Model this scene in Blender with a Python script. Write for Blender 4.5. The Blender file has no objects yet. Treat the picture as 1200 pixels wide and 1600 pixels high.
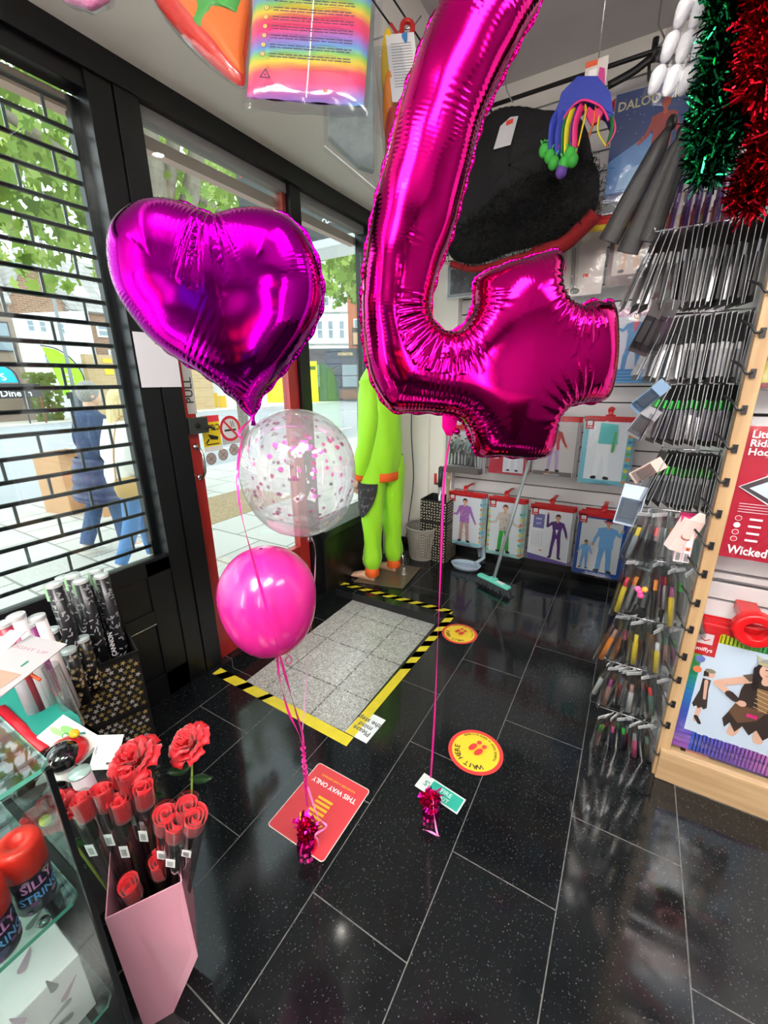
import bpy, bmesh, math, random
import numpy as np
from mathutils import Vector, Matrix
R_ = random.Random(7)
scene = bpy.context.scene
COL = scene.collection
PI = math.pi

# ------------------------------------------------------------------ camera
FPX, ROLL, PITCH, YAW, CAMH = 651.2, -.0103, .3029, -.5366, 1.377
cy, sy, cp, sp = math.cos(YAW), math.sin(YAW), math.cos(PITCH), math.sin(PITCH)
CF = Vector((sy*cp, cy*cp, -sp)); _rt = Vector((cy, -sy, 0)); _up = _rt.cross(CF)
CR = math.cos(ROLL)*_rt + math.sin(ROLL)*_up
CU = -math.sin(ROLL)*_rt + math.cos(ROLL)*_up
CC = Vector((0, 0, CAMH))
cam = bpy.data.cameras.new('camera'); camo = bpy.data.objects.new('camera', cam); COL.objects.link(camo)
camo.matrix_world = Matrix(((CR.x, CU.x, -CF.x, CC.x), (CR.y, CU.y, -CF.y, CC.y), (CR.z, CU.z, -CF.z, CC.z), (0, 0, 0, 1)))
cam.sensor_fit = 'VERTICAL'; cam.sensor_height = 24; cam.sensor_width = 18; cam.lens = 24*FPX/1600
cam.clip_start = .02; cam.clip_end = 400
scene.camera = camo
scene.view_settings.view_transform = 'Standard'; scene.view_settings.look = 'None'
scene.view_settings.gamma = 1; scene.view_settings.use_curve_mapping = False
scene.view_settings.exposure = 0.28

# ------------------------------------------------------------------ daylight: bright overcast sky
w = bpy.data.worlds.new('sky'); scene.world = w; w.use_nodes = True
nt = w.node_tree; nt.nodes.clear()
wo = nt.nodes.new('ShaderNodeOutputWorld'); bg = nt.nodes.new('ShaderNodeBackground')
tc = nt.nodes.new('ShaderNodeTexCoord'); nz = nt.nodes.new('ShaderNodeTexNoise'); rp = nt.nodes.new('ShaderNodeValToRGB')
nz.inputs['Scale'].default_value = 2.2; nz.inputs['Detail'].default_value = 4
rp.color_ramp.elements[0].position = .3; rp.color_ramp.elements[0].color = (.74, .86, 1, 1)
rp.color_ramp.elements[1].position = .6; rp.color_ramp.elements[1].color = (1, 1, 1, 1)
nt.links.new(tc.outputs['Generated'], nz.inputs['Vector']); nt.links.new(nz.outputs['Fac'], rp.inputs['Fac'])
nt.links.new(rp.outputs['Color'], bg.inputs['Color']); nt.links.new(bg.outputs[0], wo.inputs[0])
bg.inputs['Strength'].default_value = 3.5

# ------------------------------------------------------------------ pixel rays (used to set out where things stand)
def ray(px, py): return CF + CR*((px-600)/FPX) - CU*((py-800)/FPX)
def _pl(px, py, a, v):
    d = ray(px, py); return CC + d*((v-CC[a])/d[a])
def FX(px, py, x): return _pl(px, py, 0, x)
def FY(px, py, y): return _pl(px, py, 1, y)
def FZ(px, py, z=0.): return _pl(px, py, 2, z)
def AT(px, py, d): return CC + ray(px, py)*d
HN = Vector((CF.x, CF.y, 0)).normalized()      # horizontal view direction
HR = Vector((HN.y, -HN.x, 0))                  # to its right
def VP(px, py, P0, n=HN):
    d = ray(px, py); return CC + d*((Vector(P0)-CC).dot(n)/d.dot(n))

# ------------------------------------------------------------------ materials
_M = {}
def s2l(c): return tuple(((x/255)/12.92 if x/255 <= .04045 else ((x/255+.055)/1.055)**2.4) for x in c)
def mat(c, rough=.5, metal=0., em=0., coat=0., bump=0., scale=40., var=0., trans=0., sheen=0.):
    """principled material from an sRGB 0-255 colour with a little procedural variation"""
    key = (tuple(c), rough, metal, em, coat, bump, scale, var, trans, sheen)
    if key in _M: return _M[key]
    m = bpy.data.materials.new('m_%d_%d_%d' % tuple(int(x) for x in c)); m.use_nodes = True
    n = m.node_tree; b = n.nodes['Principled BSDF']; L = s2l(c)
    b.inputs['Base Color'].default_value = (*L, 1); b.inputs['Roughness'].default_value = rough
    b.inputs['Metallic'].default_value = metal
    if coat: b.inputs['Coat Weight'].default_value = coat; b.inputs['Coat Roughness'].default_value = .08
    if sheen: b.inputs['Sheen Weight'].default_value = sheen
    if trans: b.inputs['Transmission Weight'].default_value = trans
    if em: b.inputs['Emission Color'].default_value = (*L, 1); b.inputs['Emission Strength'].default_value = em
    if bump or var:
        t = n.nodes.new('ShaderNodeTexCoord'); z = n.nodes.new('ShaderNodeTexNoise')
        z.inputs['Scale'].default_value = scale; z.inputs['Detail'].default_value = 3
        n.links.new(t.outputs['Object'], z.inputs['Vector'])
        if bump:
            q = n.nodes.new('ShaderNodeBump'); q.inputs['Strength'].default_value = bump; q.inputs['Distance'].default_value = .01
            n.links.new(z.outputs['Fac'], q.inputs['Height']); n.links.new(q.outputs[0], b.inputs['Normal'])
        if var:
            r = n.nodes.new('ShaderNodeValToRGB')
            r.color_ramp.elements[0].position = .3; r.color_ramp.elements[0].color = (*[x*(1-var) for x in L], 1)
            r.color_ramp.elements[1].position = .7; r.color_ramp.elements[1].color = (*[min(1, x*(1+var)) for x in L], 1)
            n.links.new(z.outputs['Fac'], r.inputs['Fac']); n.links.new(r.outputs['Color'], b.inputs['Base Color'])
    _M[key] = m; return m
def film(tint=(255, 255, 255), gloss=.12, rough=.08, haze=0., key='film', edge=.6, bump=0., bscale=30):
    """thin clear plastic or glass: transparent with a fresnel-like gloss"""
    k = (key, tuple(tint), gloss, rough, haze, edge, bump, bscale)
    if k in _M: return _M[k]
    m = bpy.data.materials.new(key); m.use_nodes = True; n = m.node_tree; n.nodes.clear()
    o = n.nodes.new('ShaderNodeOutputMaterial'); t = n.nodes.new('ShaderNodeBsdfTransparent'); g = n.nodes.new('ShaderNodeBsdfGlossy')
    t.inputs['Color'].default_value = (*s2l(tint), 1); g.inputs['Roughness'].default_value = rough
    lw = n.nodes.new('ShaderNodeLayerWeight'); lw.inputs['Blend'].default_value = .25
    mr = n.nodes.new('ShaderNodeMapRange'); mr.inputs['To Min'].default_value = gloss*.35; mr.inputs['To Max'].default_value = edge
    n.links.new(lw.outputs['Facing'], mr.inputs['Value'])
    mx = n.nodes.new('ShaderNodeMixShader'); n.links.new(mr.outputs[0], mx.inputs['Fac'])
    src = t.outputs[0]
    if haze:
        d = n.nodes.new('ShaderNodeBsdfDiffuse'); d.inputs['Color'].default_value = (*s2l(tint), 1)
        tr = n.nodes.new('ShaderNodeBsdfTranslucent'); tr.inputs['Color'].default_value = (*s2l(tint), 1)
        ad = n.nodes.new('ShaderNodeMixShader'); ad.inputs['Fac'].default_value = .5
        n.links.new(d.outputs[0], ad.inputs[1]); n.links.new(tr.outputs[0], ad.inputs[2])
        h = n.nodes.new('ShaderNodeMixShader'); h.inputs['Fac'].default_value = haze
        n.links.new(t.outputs[0], h.inputs[1]); n.links.new(ad.outputs[0], h.inputs[2]); src = h.outputs[0]
    if bump:
        tcn = n.nodes.new('ShaderNodeTexCoord'); z = n.nodes.new('ShaderNodeTexNoise'); z.inputs['Scale'].default_value = bscale
        bp = n.nodes.new('ShaderNodeBump'); bp.inputs['Strength'].default_value = bump; bp.inputs['Distance'].default_value = .02
        n.links.new(tcn.outputs['Object'], z.inputs['Vector']); n.links.new(z.outputs['Fac'], bp.inputs['Height'])
        n.links.new(bp.outputs[0], g.inputs['Normal'])
    n.links.new(src, mx.inputs[1]); n.links.new(g.outputs[0], mx.inputs[2]); n.links.new(mx.outputs[0], o.inputs[0])
    _M[k] = m; return m
def foil(c, rough=.13, key='foil', bump=0., bscale=60):
    k = (key, tuple(c), rough, bump)
    if k in _M: return _M[k]
    m = mat(c, rough, 1.0, bump=bump, scale=bscale).copy(); m.name = key
    _M[k] = m; return m
def brick_mat(name, c1, c2, cm, bw, rh, mortar, offx=0., offy=0., swap=False, rough=.7, plane='xy', speckle=None, bias=0., offset=.5):
    """brick-pattern procedural material in world metres. plane 'xy','yz','xz'; swap runs rows along y"""
    m = bpy.data.materials.new(name); m.use_nodes = True; n = m.node_tree; b = n.nodes['Principled BSDF']
    t = n.nodes.new('ShaderNodeNewGeometry'); s = n.nodes.new('ShaderNodeSeparateXYZ'); n.links.new(t.outputs['Position'], s.inputs[0])
    c = n.nodes.new('ShaderNodeCombineXYZ')
    def addv(out, v):
        a = n.nodes.new('ShaderNodeMath'); a.operation = 'ADD'; a.inputs[1].default_value = v; n.links.new(out, a.inputs[0]); return a.outputs[0]
    ax = {'x': 0, 'y': 1, 'z': 2}; p = plane[::-1] if swap else plane
    n.links.new(addv(s.outputs[ax[p[0]]], offx), c.inputs[0]); n.links.new(addv(s.outputs[ax[p[1]]], offy), c.inputs[1])
    k = n.nodes.new('ShaderNodeTexBrick'); k.offset = offset; k.inputs['Scale'].default_value = 1
    k.inputs['Brick Width'].default_value = bw; k.inputs['Row Height'].default_value = rh
    k.inputs['Mortar Size'].default_value = mortar; k.inputs['Mortar Smooth'].default_value = .1; k.inputs['Bias'].default_value = bias
    for i, cc in zip((1, 2, 3), (c1, c2, cm)): k.inputs[i].default_value = (*s2l(cc), 1)
    n.links.new(c.outputs[0], k.inputs['Vector']); col = k.outputs['Color']
    if speckle:
        for sc, lo, hi, scol, amt in speckle:
            z = n.nodes.new('ShaderNodeTexVoronoi'); z.inputs['Scale'].default_value = sc
            n.links.new(t.outputs['Position'], z.inputs['Vector'])
            r = n.nodes.new('ShaderNodeMapRange'); r.inputs['From Min'].default_value = lo; r.inputs['From Max'].default_value = hi
            r.inputs['To Min'].default_value = 0; r.inputs['To Max'].default_value = amt
            sep = n.nodes.new('ShaderNodeSeparateColor'); n.links.new(z.outputs['Color'], sep.inputs[0]); n.links.new(sep.outputs[0], r.inputs['Value'])
            mx = n.nodes.new('ShaderNodeMix'); mx.data_type = 'RGBA'; n.links.new(r.outputs[0], mx.inputs['Factor'])
            n.links.new(col, mx.inputs['A']); mx.inputs['B'].default_value = (*s2l(scol), 1); col = mx.outputs['Result']
    n.links.new(col, b.inputs['Base Color']); b.inputs['Roughness'].default_value = rough
    if rough < .3:
        mr = n.nodes.new('ShaderNodeMapRange'); mr.inputs['To Min'].default_value = rough; mr.inputs['To Max'].default_value = .6
        n.links.new(k.outputs['Fac'], mr.inputs['Value'])
        z = n.nodes.new('ShaderNodeTexNoise'); z.inputs['Scale'].default_value = 3.5; z.inputs['Detail'].default_value = 6
        n.links.new(t.outputs['Position'], z.inputs['Vector'])
        m2 = n.nodes.new('ShaderNodeMapRange'); m2.inputs['From Min'].default_value = .4; m2.inputs['From Max'].default_value = .75; m2.inputs['To Max'].default_value = .1
        n.links.new(z.outputs['Fac'], m2.inputs['Value'])
        ad = n.nodes.new('ShaderNodeMath'); ad.operation = 'ADD'; n.links.new(mr.outputs[0], ad.inputs[0]); n.links.new(m2.outputs[0], ad.inputs[1])
        n.links.new(ad.outputs[0], b.inputs['Roughness'])
    return m
def wood_mat(name, c1, c2, scale=6, axis=2):
    m = bpy.data.materials.new(name); m.use_nodes = True; n = m.node_tree; b = n.nodes['Principled BSDF']
    t = n.nodes.new('ShaderNodeTexCoord'); mp = n.nodes.new('ShaderNodeMapping'); sc = [scale*6]*3; sc[axis] = scale*.5
    mp.inputs['Scale'].default_value = sc; z = n.nodes.new('ShaderNodeTexNoise'); z.inputs['Detail'].default_value = 5; z.inputs['Scale'].default_value = 1
    r = n.nodes.new('ShaderNodeValToRGB'); r.color_ramp.elements[0].position = .35; r.color_ramp.elements[1].position = .7
    r.color_ramp.elements[0].color = (*s2l(c1), 1); r.color_ramp.elements[1].color = (*s2l(c2), 1)
    n.links.new(t.outputs['Object'], mp.inputs[0]); n.links.new(mp.outputs[0], z.inputs['Vector']); n.links.new(z.outputs['Fac'], r.inputs['Fac'])
    n.links.new(r.outputs['Color'], b.inputs['Base Color']); b.inputs['Roughness'].default_value = .45
    return m

# ------------------------------------------------------------------ mesh builder
_T = {}
def text_geo(s, res=2):
    if s in _T: return _T[s]
    cu = bpy.data.curves.new('t', 'FONT'); cu.body = s; cu.size = 1; cu.resolution_u = res; cu.fill_mode = 'FRONT'; cu.offset = .018
    o = bpy.data.objects.new('t', cu); COL.objects.link(o); dg = bpy.context.evaluated_depsgraph_get(); dg.update()
    me = o.evaluated_get(dg).to_mesh(); v = [tuple(x.co) for x in me.vertices]; f = [tuple(p.vertices) for p in me.polygons]
    o.evaluated_get(dg).to_mesh_clear(); bpy.data.objects.remove(o); bpy.data.curves.remove(cu)
    if v:
        x0 = min(a[0] for a in v); x1 = max(a[0] for a in v); v = [(a[0]-x0, a[1]) for a in v]; wd = x1-x0
    else: wd = 0
    _T[s] = (v, f, wd); return _T[s]
def fit_frame(d):
    d = Vector(d).normalized(); a = Vector((0, 0, 1)) if abs(d.z) < .95 else Vector((1, 0, 0))
    u = a.cross(d).normalized(); return u, d.cross(u)
class MB:
    def __init__(s): s.v = []; s.f = []; s.fm = []; s.sm = []; s.mats = []
    def mi(s, m):
        if m not in s.mats: s.mats.append(m)
        return s.mats.index(m)
    def add(s, vs, fs, m, smooth=False, M=None):
        o = len(s.v); i = s.mi(m)
        s.v += [tuple(M @ Vector(v)) if M else tuple(v) for v in vs]
        for f in fs: s.f.append(tuple(o+k for k in f)); s.fm.append(i); s.sm.append(smooth)
    def box(s, c, d, m, rz=0, M=None):
        x, y, z = d[0]/2, d[1]/2, d[2]/2; Q = Matrix.Translation(Vector(c)) @ Matrix.Rotation(rz, 4, 'Z')
        if M: Q = M @ Q
        vs = [(a*x, b*y, e*z) for e in (-1, 1) for a, b in ((-1, -1), (1, -1), (1, 1), (-1, 1))]
        s.add(vs, [(3, 2, 1, 0), (4, 5, 6, 7), (0, 1, 5, 4), (1, 2, 6, 5), (2, 3, 7, 6), (3, 0, 4, 7)], m, M=Q); return s
    def bb(s, x0, x1, y0, y1, z0, z1, m): return s.box(((x0+x1)/2, (y0+y1)/2, (z0+z1)/2), (abs(x1-x0), abs(y1-y0), abs(z1-z0)), m)
    def rings(s, rings, m, closed=True, caps=True, smooth=True, M=None):
        n = len(rings[0]); vs = [p for r in rings for p in r]; fs = []
        for i in range(len(rings)-1):
            for j in range(n if closed else n-1):
                k = (j+1) % n; fs.append((i*n+j, i*n+k, (i+1)*n+k, (i+1)*n+j))
        if caps and closed: fs.append(tuple(range(n))[::-1]); fs.append(tuple((len(rings)-1)*n+j for j in range(n)))
        s.add(vs, fs, m, smooth, M); return s
    def tube(s, pts, r, m, seg=8, flat=None, twist=0., caps=True, smooth=True, M=None):
        pts = [Vector(p) for p in pts]; rs = []; u = None
        for i, p in enumerate(pts):
            d = (pts[min(i+1, len(pts)-1)]-pts[max(i-1, 0)])
            if d.length < 1e-9: d = Vector((0, 0, 1))
            d.normalize()
            if u is None: u, v = fit_frame(d)
            else:
                u = (u-d*u.dot(d)).normalized(); v = d.cross(u)
            rr = r[i] if isinstance(r, (list, tuple)) else r
            a, b = (rr*flat[0], rr*flat[1]) if flat else (rr, rr)
            t0 = twist*i
            rs.append([p+(u*math.cos(t0)+v*math.sin(t0))*(a*math.cos(2*PI*k/seg))+(v*math.cos(t0)-u*math.sin(t0))*(b*math.sin(2*PI*k/seg)) for k in range(seg)])
        return s.rings(rs, m, caps=caps, smooth=smooth, M=M)
    def cyl(s, p0, p1, r0, r1, m, seg=16, caps=True, smooth=True, M=None): return s.tube([p0, p1], [r0, r1], m, seg, caps=caps, smooth=smooth, M=M)
    def lathe(s, prof, c, m, seg=24, smooth=True, M=None, caps=False):
        c = Vector(c); rs = [[c+Vector((r*math.cos(2*PI*k/seg), r*math.sin(2*PI*k/seg), z)) for k in range(seg)] for r, z in prof]
        return s.rings(rs, m, caps=caps, smooth=smooth, M=M)
    def ell(s, c, r, m, seg=16, ring=10, M=None, fn=None):
        if isinstance(r, (int, float)): r = (r, r, r)
        c = Vector(c); rs = []
        for i in range(ring+1):
            a = -PI/2+PI*i/ring; ca = max(math.cos(a), .001)
            q = []
            for k in range(seg):
                p = Vector((ca*math.cos(2*PI*k/seg), ca*math.sin(2*PI*k/seg), math.sin(a)))
                if fn: p = p*fn(p)
                q.append(c+Vector((p.x*r[0], p.y*r[1], p.z*r[2])))
            rs.append(q)
        return s.rings(rs, m, M=M)
    def quad(s, a, b, c, d, m, smooth=False): s.add([a, b, c, d], [(0, 1, 2, 3)], m, smooth); return s
    def build(s, name, parent=None, bevel=0, kind=None, label=None, cat=None, group=None, merge=False, subd=0, solid=0):
        off = Vector((0, 0, 0)); loc = None
        if parent is not None:
            p = parent
            while p is not None: off += p.location; p = p.parent
        elif s.v:
            A = np.array(s.v); lo = A.min(0); hi = A.max(0); off = Vector(((lo[0]+hi[0])/2, (lo[1]+hi[1])/2, lo[2])); loc = off.copy()
        me = bpy.data.meshes.new(name); me.from_pydata([(v[0]-off.x, v[1]-off.y, v[2]-off.z) for v in s.v], [], s.f)
        for m in s.mats: me.materials.append(m)
        me.polygons.foreach_set('material_index', s.fm); me.polygons.foreach_set('use_smooth', s.sm); me.update()
        o = bpy.data.objects.new(name, me); COL.objects.link(o)
        if parent is not None: o.parent = parent
        if loc is not None: o.location = loc
        if bevel:
            b = o.modifiers.new('bevel', 'BEVEL'); b.width = bevel; b.segments = 2; b.limit_method = 'ANGLE'; b.angle_limit = .7
        if solid: b = o.modifiers.new('solid', 'SOLIDIFY'); b.thickness = solid; b.offset = 0
        if subd: b = o.modifiers.new('sub', 'SUBSURF'); b.levels = subd; b.render_levels = subd
        if kind: o['kind'] = kind
        if label: o['label'] = label
        if cat: o['category'] = cat
        if group: o['group'] = group
        return o
def thing(name, label, cat, loc=(0, 0, 0), group=None):
    o = bpy.data.objects.new(name, None); COL.objects.link(o); o.location = loc; o.empty_display_size = .05
    o['label'] = label; o['category'] = cat
    if group: o['group'] = group
    return o
def dup(root, loc, rot=(0, 0, 0), label=None, group=None):
    def cp(o, par):
        c = o.copy(); COL.objects.link(c)
        if par is not None: c.parent = par
        for ch in list(o.children): cp(ch, c)
        return c
    r = cp(root, None); r.location = loc; r.rotation_euler = rot
    if label: r['label'] = label
    if group: r['group'] = group
    return r
class Flat(MB):
    """print laid on a flat surface: u right, v up, small real steps along n"""
    def __init__(s, O=(0, 0, 0), U=(1, 0, 0), V=(0, 0, 1), step=.0003):
        super().__init__(); s.O = Vector(O); s.U = Vector(U).normalized(); s.V = Vector(V).normalized(); s.N = s.U.cross(s.V); s.k = 0; s.step = step
    def P(s, x, y, k=None): return s.O+s.U*x+s.V*y+s.N*((s.k if k is None else k)*s.step)
    def poly(s, pts, m, hold=False):
        if not hold: s.k += 1
        s.add([s.P(x, y) for x, y in pts], [tuple(range(len(pts)))], m); return s
    def rect(s, x0, y0, x1, y1, m, hold=False): return s.poly([(x0, y0), (x1, y0), (x1, y1), (x0, y1)], m, hold)
    def disc(s, x, y, r, m, ry=None, seg=20, hold=False):
        ry = ry or r; return s.poly([(x+r*math.cos(2*PI*i/seg), y+ry*math.sin(2*PI*i/seg)) for i in range(seg)], m, hold)
    def limb(s, p, q, w0, w1, m, hold=False):
        d = Vector((q[0]-p[0], q[1]-p[1])).normalized(); n = Vector((-d.y, d.x)); pts = []
        for a in range(5):
            t = PI/2+PI*a/4; pts.append((p[0]+w0/2*(d.x*math.cos(t)-d.y*math.sin(t)), p[1]+w0/2*(d.y*math.cos(t)+d.x*math.sin(t))))
        for a in range(5):
            t = -PI/2+PI*a/4; pts.append((q[0]+w1/2*(d.x*math.cos(t)-d.y*math.sin(t)), q[1]+w1/2*(d.y*math.cos(t)+d.x*math.sin(t))))
        return s.poly(pts, m, hold)
    def slab(s, x0, y0, x1, y1, t, m):
        a = [s.P(x, y, 0) for x, y in ((x0, y0), (x1, y0), (x1, y1), (x0, y1))]; b = [p-s.N*t for p in a]
        s.add(a+b, [(0, 1, 2, 3), (7, 6, 5, 4), (0, 4, 5, 1), (1, 5, 6, 2), (2, 6, 7, 3), (3, 7, 4, 0)], m); return s
    def text(s, st, x, y, size, m, al='c', rot=0, mirror=False, sx=1.):
        v, f, wd = text_geo(st); s.k += 1; x0 = {'l': 0, 'c': -wd/2, 'r': -wd}[al]; c, sn = math.cos(rot), math.sin(rot); mm = -1 if mirror else 1; vs = []
        for a in v:
            p, q = (a[0]+x0)*size*mm*sx, a[1]*size; vs.append(s.P(x+p*c-q*sn, y+p*sn+q*c))
        s.add(vs, f, m); return s
    def arc_text(s, st, x, y, r, size, m, a0, da, inward=False):
        for i, ch in enumerate(st):
            if ch == ' ': continue
            a = a0+da*i; s.text(ch, x+r*math.cos(a), y+r*math.sin(a), size, m, rot=(a+PI/2 if inward else a-PI/2))
    def fig(s, x, y, h, skin, top, legs, hair, arms=((-.2, .55), (.2, .55)), shoe=(30, 30, 30), wide=1., short=False, stance=.07, sleeve=True):
        S, Tm, L, H, Z = (mat(q, .35) if isinstance(q, tuple) else q for q in (skin, top, legs, hair, shoe)); w = .075*h*wide
        for sg in (-1, 1):
            s.limb((x+sg*.045*h, y+.48*h), (x+sg*stance*h, y+.26*h), w, w*.8, L); s.limb((x+sg*stance*h, y+.27*h), (x+sg*(stance+.01)*h, y+.05*h), w*.8, w*.75, S if short else L)
            s.limb((x+sg*(stance+.01)*h, y+.025*h), (x+sg*(stance+.05)*h, y+.02*h), w*.6, w*.5, Z)
        s.poly([(x-.085*h*wide, y+.45*h), (x+.085*h*wide, y+.45*h), (x+.08*h*wide, y+.62*h), (x+.115*h*wide, y+.8*h), (x+.05*h, y+.835*h), (x-.05*h, y+.835*h), (x-.115*h*wide, y+.8*h), (x-.08*h*wide, y+.62*h)], Tm)
        for sg, (ax, ay) in zip((-1, 1), arms):
            el = (x+sg*.17*h, y+.62*h) if ay < .7 else (x+sg*.19*h, y+.7*h); hd = (x+ax*h, y+ay*h)
            s.limb((x+sg*.1*h, y+.79*h), el, .06*h, .05*h, Tm); s.limb(el, hd, .048*h, .04*h, Tm if sleeve else S); s.disc(hd[0], hd[1], .025*h, S, seg=10)
        s.limb((x, y+.82*h), (x, y+.87*h), .045*h, .045*h, S); s.disc(x, y+.93*h, .052*h, H, .062*h, 14); s.disc(x, y+.915*h, .042*h, S, .052*h, 14)
        s.poly([(x-.045*h, y+.94*h), (x+.045*h, y+.94*h), (x+.03*h, y+.985*h), (x-.03*h, y+.985*h)], H)
        D = mat((40, 30, 30), .4); s.disc(x-.016*h, y+.925*h, .005*h, D, seg=6); s.disc(x+.016*h, y+.925*h, .005*h, D, seg=6, hold=True); s.rect(x-.012*h, y+.888*h, x+.012*h, y+.892*h, D, hold=True)
        return s
def circ(n, r, z=0, a0=0): return [(r*math.cos(2*PI*i/n+a0), r*math.sin(2*PI*i/n+a0), z) for i in range(n)]
def cat_rom(pts, n, closed=False):
    P = [Vector(p) for p in pts]; out = []; m = len(P)
    for i in range(m if closed else m-1):
        if closed: a, b, c, d = P[(i-1) % m], P[i], P[(i+1) % m], P[(i+2) % m]
        else: a, b, c, d = P[max(i-1, 0)], P[i], P[i+1], P[min(i+2, m-1)]
        for k in range(n):
            t = k/n; out.append(.5*((2*b)+(c-a)*t+(2*a-5*b+4*c-d)*t*t+(3*b-a-3*c+d)*t**3))
    if not closed: out.append(P[-1])
    return out
BLK = mat((9, 10, 13), .35, bump=.05, scale=25); WHT = mat((235, 235, 235), .5); CHROME = mat((200, 200, 205), .22, 1.); BLKP = mat((14, 14, 15), .3)
# ================================================================== ROOM SHELL
XS = -1.68      # inner face of the shopfront
YB = 3.15       # face of the far wall
SZ = 2.42       # soffit height
CZ = 3.1        # ceiling height
m_floor = brick_mat('black_granite_tile', (15, 17, 19), (20, 22, 24), (96, 96, 94), .6, .3, .0016, offx=-.584+.3+12, offy=.5942+12, swap=True, rough=.07,
                    speckle=[(420, .965, 1.0, (96, 102, 108), .6), (70, .4, 1.0, (22, 25, 27), .5)])
m_lt = brick_mat('speckled_pale_tile', (168, 168, 164), (176, 176, 172), (84, 84, 82), .3, .3, .005, offx=.87+12-.095, offy=-1.12+12.08, rough=.22, offset=0,
                 speckle=[(330, .35, .9, (92, 92, 90), .75), (190, .5, 1.0, (214, 214, 210), .7)])
m_white = mat((240, 237, 230), .6, var=.02, scale=3); m_ceil = mat((205, 200, 202), .8, var=.05, scale=2)
m_slat = mat((214, 212, 214), .42); m_gap = mat((10, 10, 12), .6)
RX0, RX1, RY0, RY1, RZ = -1.64, -.85, 1.09, 2.085, -.055
def slabs(name, rects, z, m, kind='structure', t=.02):
    b = MB()
    for x0, x1, y0, y1 in rects: b.bb(x0, x1, y0, y1, z-t, z, m)
    return b.build(name, kind=kind)
slabs('floor', [(XS-.02, RX0, -3, YB), (RX1, 2.8, -3, YB), (RX0, RX1, -3, RY0), (RX0, RX1, RY1, YB)], 0, m_floor, t=.09)
b = MB(); b.bb(-1.50, RX1, RY0, RY1, RZ-.03, RZ, m_lt); b.bb(RX0, -1.5, RY0, RY1, RZ-.03, RZ-.001, m_floor)
b.build('floor', kind='structure')
slabs('ceiling', [(-1.76, 2.8, -3, YB+.1)], CZ+.05, m_ceil, t=.05)
# far wall: white pillar, slatted display wall, plain band above
b = MB(); b.bb(-1.76, -1.20, 3.08, 3.3, 0, CZ, m_white); b.bb(-1.76, 2.8, YB+.02, 3.3, 0, CZ, m_gap)
for k in range(0, 29):
    z0 = .038+.1*k; b.bb(-1.20, 2.8, YB, YB+.03, max(z0, .05), z0+.091, m_slat)
b.bb(-1.20, 2.8, YB, YB+.03, 2.938, CZ, m_white)
b.bb(-1.42, -1.395, 3.05, 3.08, .05, 2.42, m_white)
b.build('wall_far', kind='structure')
b = MB(); b.bb(-1.66, 2.8, YB-.012, YB, 0, .05, BLKP); b.bb(-1.70, -1.2, 3.066, 3.08, 0, .06, BLKP); b.build('baseboard_far', kind='structure')
slabs('wall_right', [(2.8, 2.9, -3, 3.3)], CZ, mat((110, 104, 106), .6), t=CZ)
slabs('wall_near', [(-1.76, 2.9, -3.1, -3)], CZ, mat((74, 66, 70), .6), t=CZ)
# shopfront wall: piers, lintel box (bulkhead) with one slot line
b = MB(); b.bb(-1.76, -1.165, -3, YB, SZ, CZ, m_white); b.bb(-1.1655, -1.163, -3, YB, 2.952, 2.962, m_gap); b.bb(-1.1655, -1.1635, -3, YB, 2.852, 2.862, m_gap)
b.bb(-1.76, -1.66, 2.72, 3.1, 0, SZ, m_white); b.bb(-1.76, -1.66, -3, -.75, 0, SZ, m_white)
b.build('wall_left', kind='structure')
# black joinery of the shopfront
b = MB()
b.bb(-1.76, -1.655, -.75, 2.75, 2.335, SZ, BLK)          # header
b.bb(-1.745, -1.675, -.75, 1.0, 2.285, 2.335, BLK)
b.bb(-1.75, -1.665, .965, 1.048, 0, 2.335, BLK); b.bb(-1.75, -1.66, 1.053, 1.14, 0, 2.335, BLK); b.bb(-1.745, -1.68, 1.04, 1.06, 0, 2.335, mat((6, 6, 8), .6))
b.bb(-1.76, -1.668, 1.905, 1.985, 0, 2.335, BLK)
b.bb(-1.76, -1.665, 2.62, 2.74, 0, 2.335, BLK)
b.bb(-1.745, -1.68, -.75, .965, 0, .66, BLK); b.bb(-1.69, -1.672, -.75, .965, .60, .672, BLK); b.bb(-1.69, -1.672, .86, .965, 0, .66, BLK); b.bb(-1.69, -1.672, -.75, .965, .0, .12, BLK)
b.bb(-1.673, -1.6705, -.2, .86, .375, .38, CHROME); b.bb(-1.69, -1.673, -.75, .87, .38, .44, BLK)
b.build('trim_1', kind='structure', bevel=.003)
b = MB(); g = mat((24, 30, 28), .25); b.bb(-1.86, -1.625, 1.985, 2.74, .40, .45, g); b.bb(-1.84, -1.64, 1.985, 2.74, -.3, .40, BLKP); b.build('trim_2', kind='structure', bevel=.004)
b = MB()
b.bb(-1.745, -1.69, 1.14, 1.905, 2.295, 2.335, mat((150, 152, 150), .4)); b.bb(-1.745, -1.69, 1.985, 2.62, 2.295, 2.335, mat((150, 152, 150), .4))
b.bb(-1.80, -1.755, 1.10, 2.62, 2.235, 2.28, mat((196, 160, 150), .5)); b.bb(-1.80, -1.755, -.75, .98, 2.24, 2.285, mat((196, 158, 140), .5))
b.build('trim_3', kind='structure')
slabs('trim_4', [(-1.76, -1.64, 1.14, 1.905)], -.03, mat((60, 60, 58), .4), t=.25)
glass = film((238, 246, 244), .10, .02, key='window_glass', edge=.55)
b = MB(); b.bb(-1.722, -1.718, -.75, .965, .66, 2.29, glass); b.build('window_1', kind='structure')
b = MB(); b.bb(-1.722, -1.718, 1.985, 2.62, .45, 2.30, glass); b.build('window_2', kind='structure')
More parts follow.
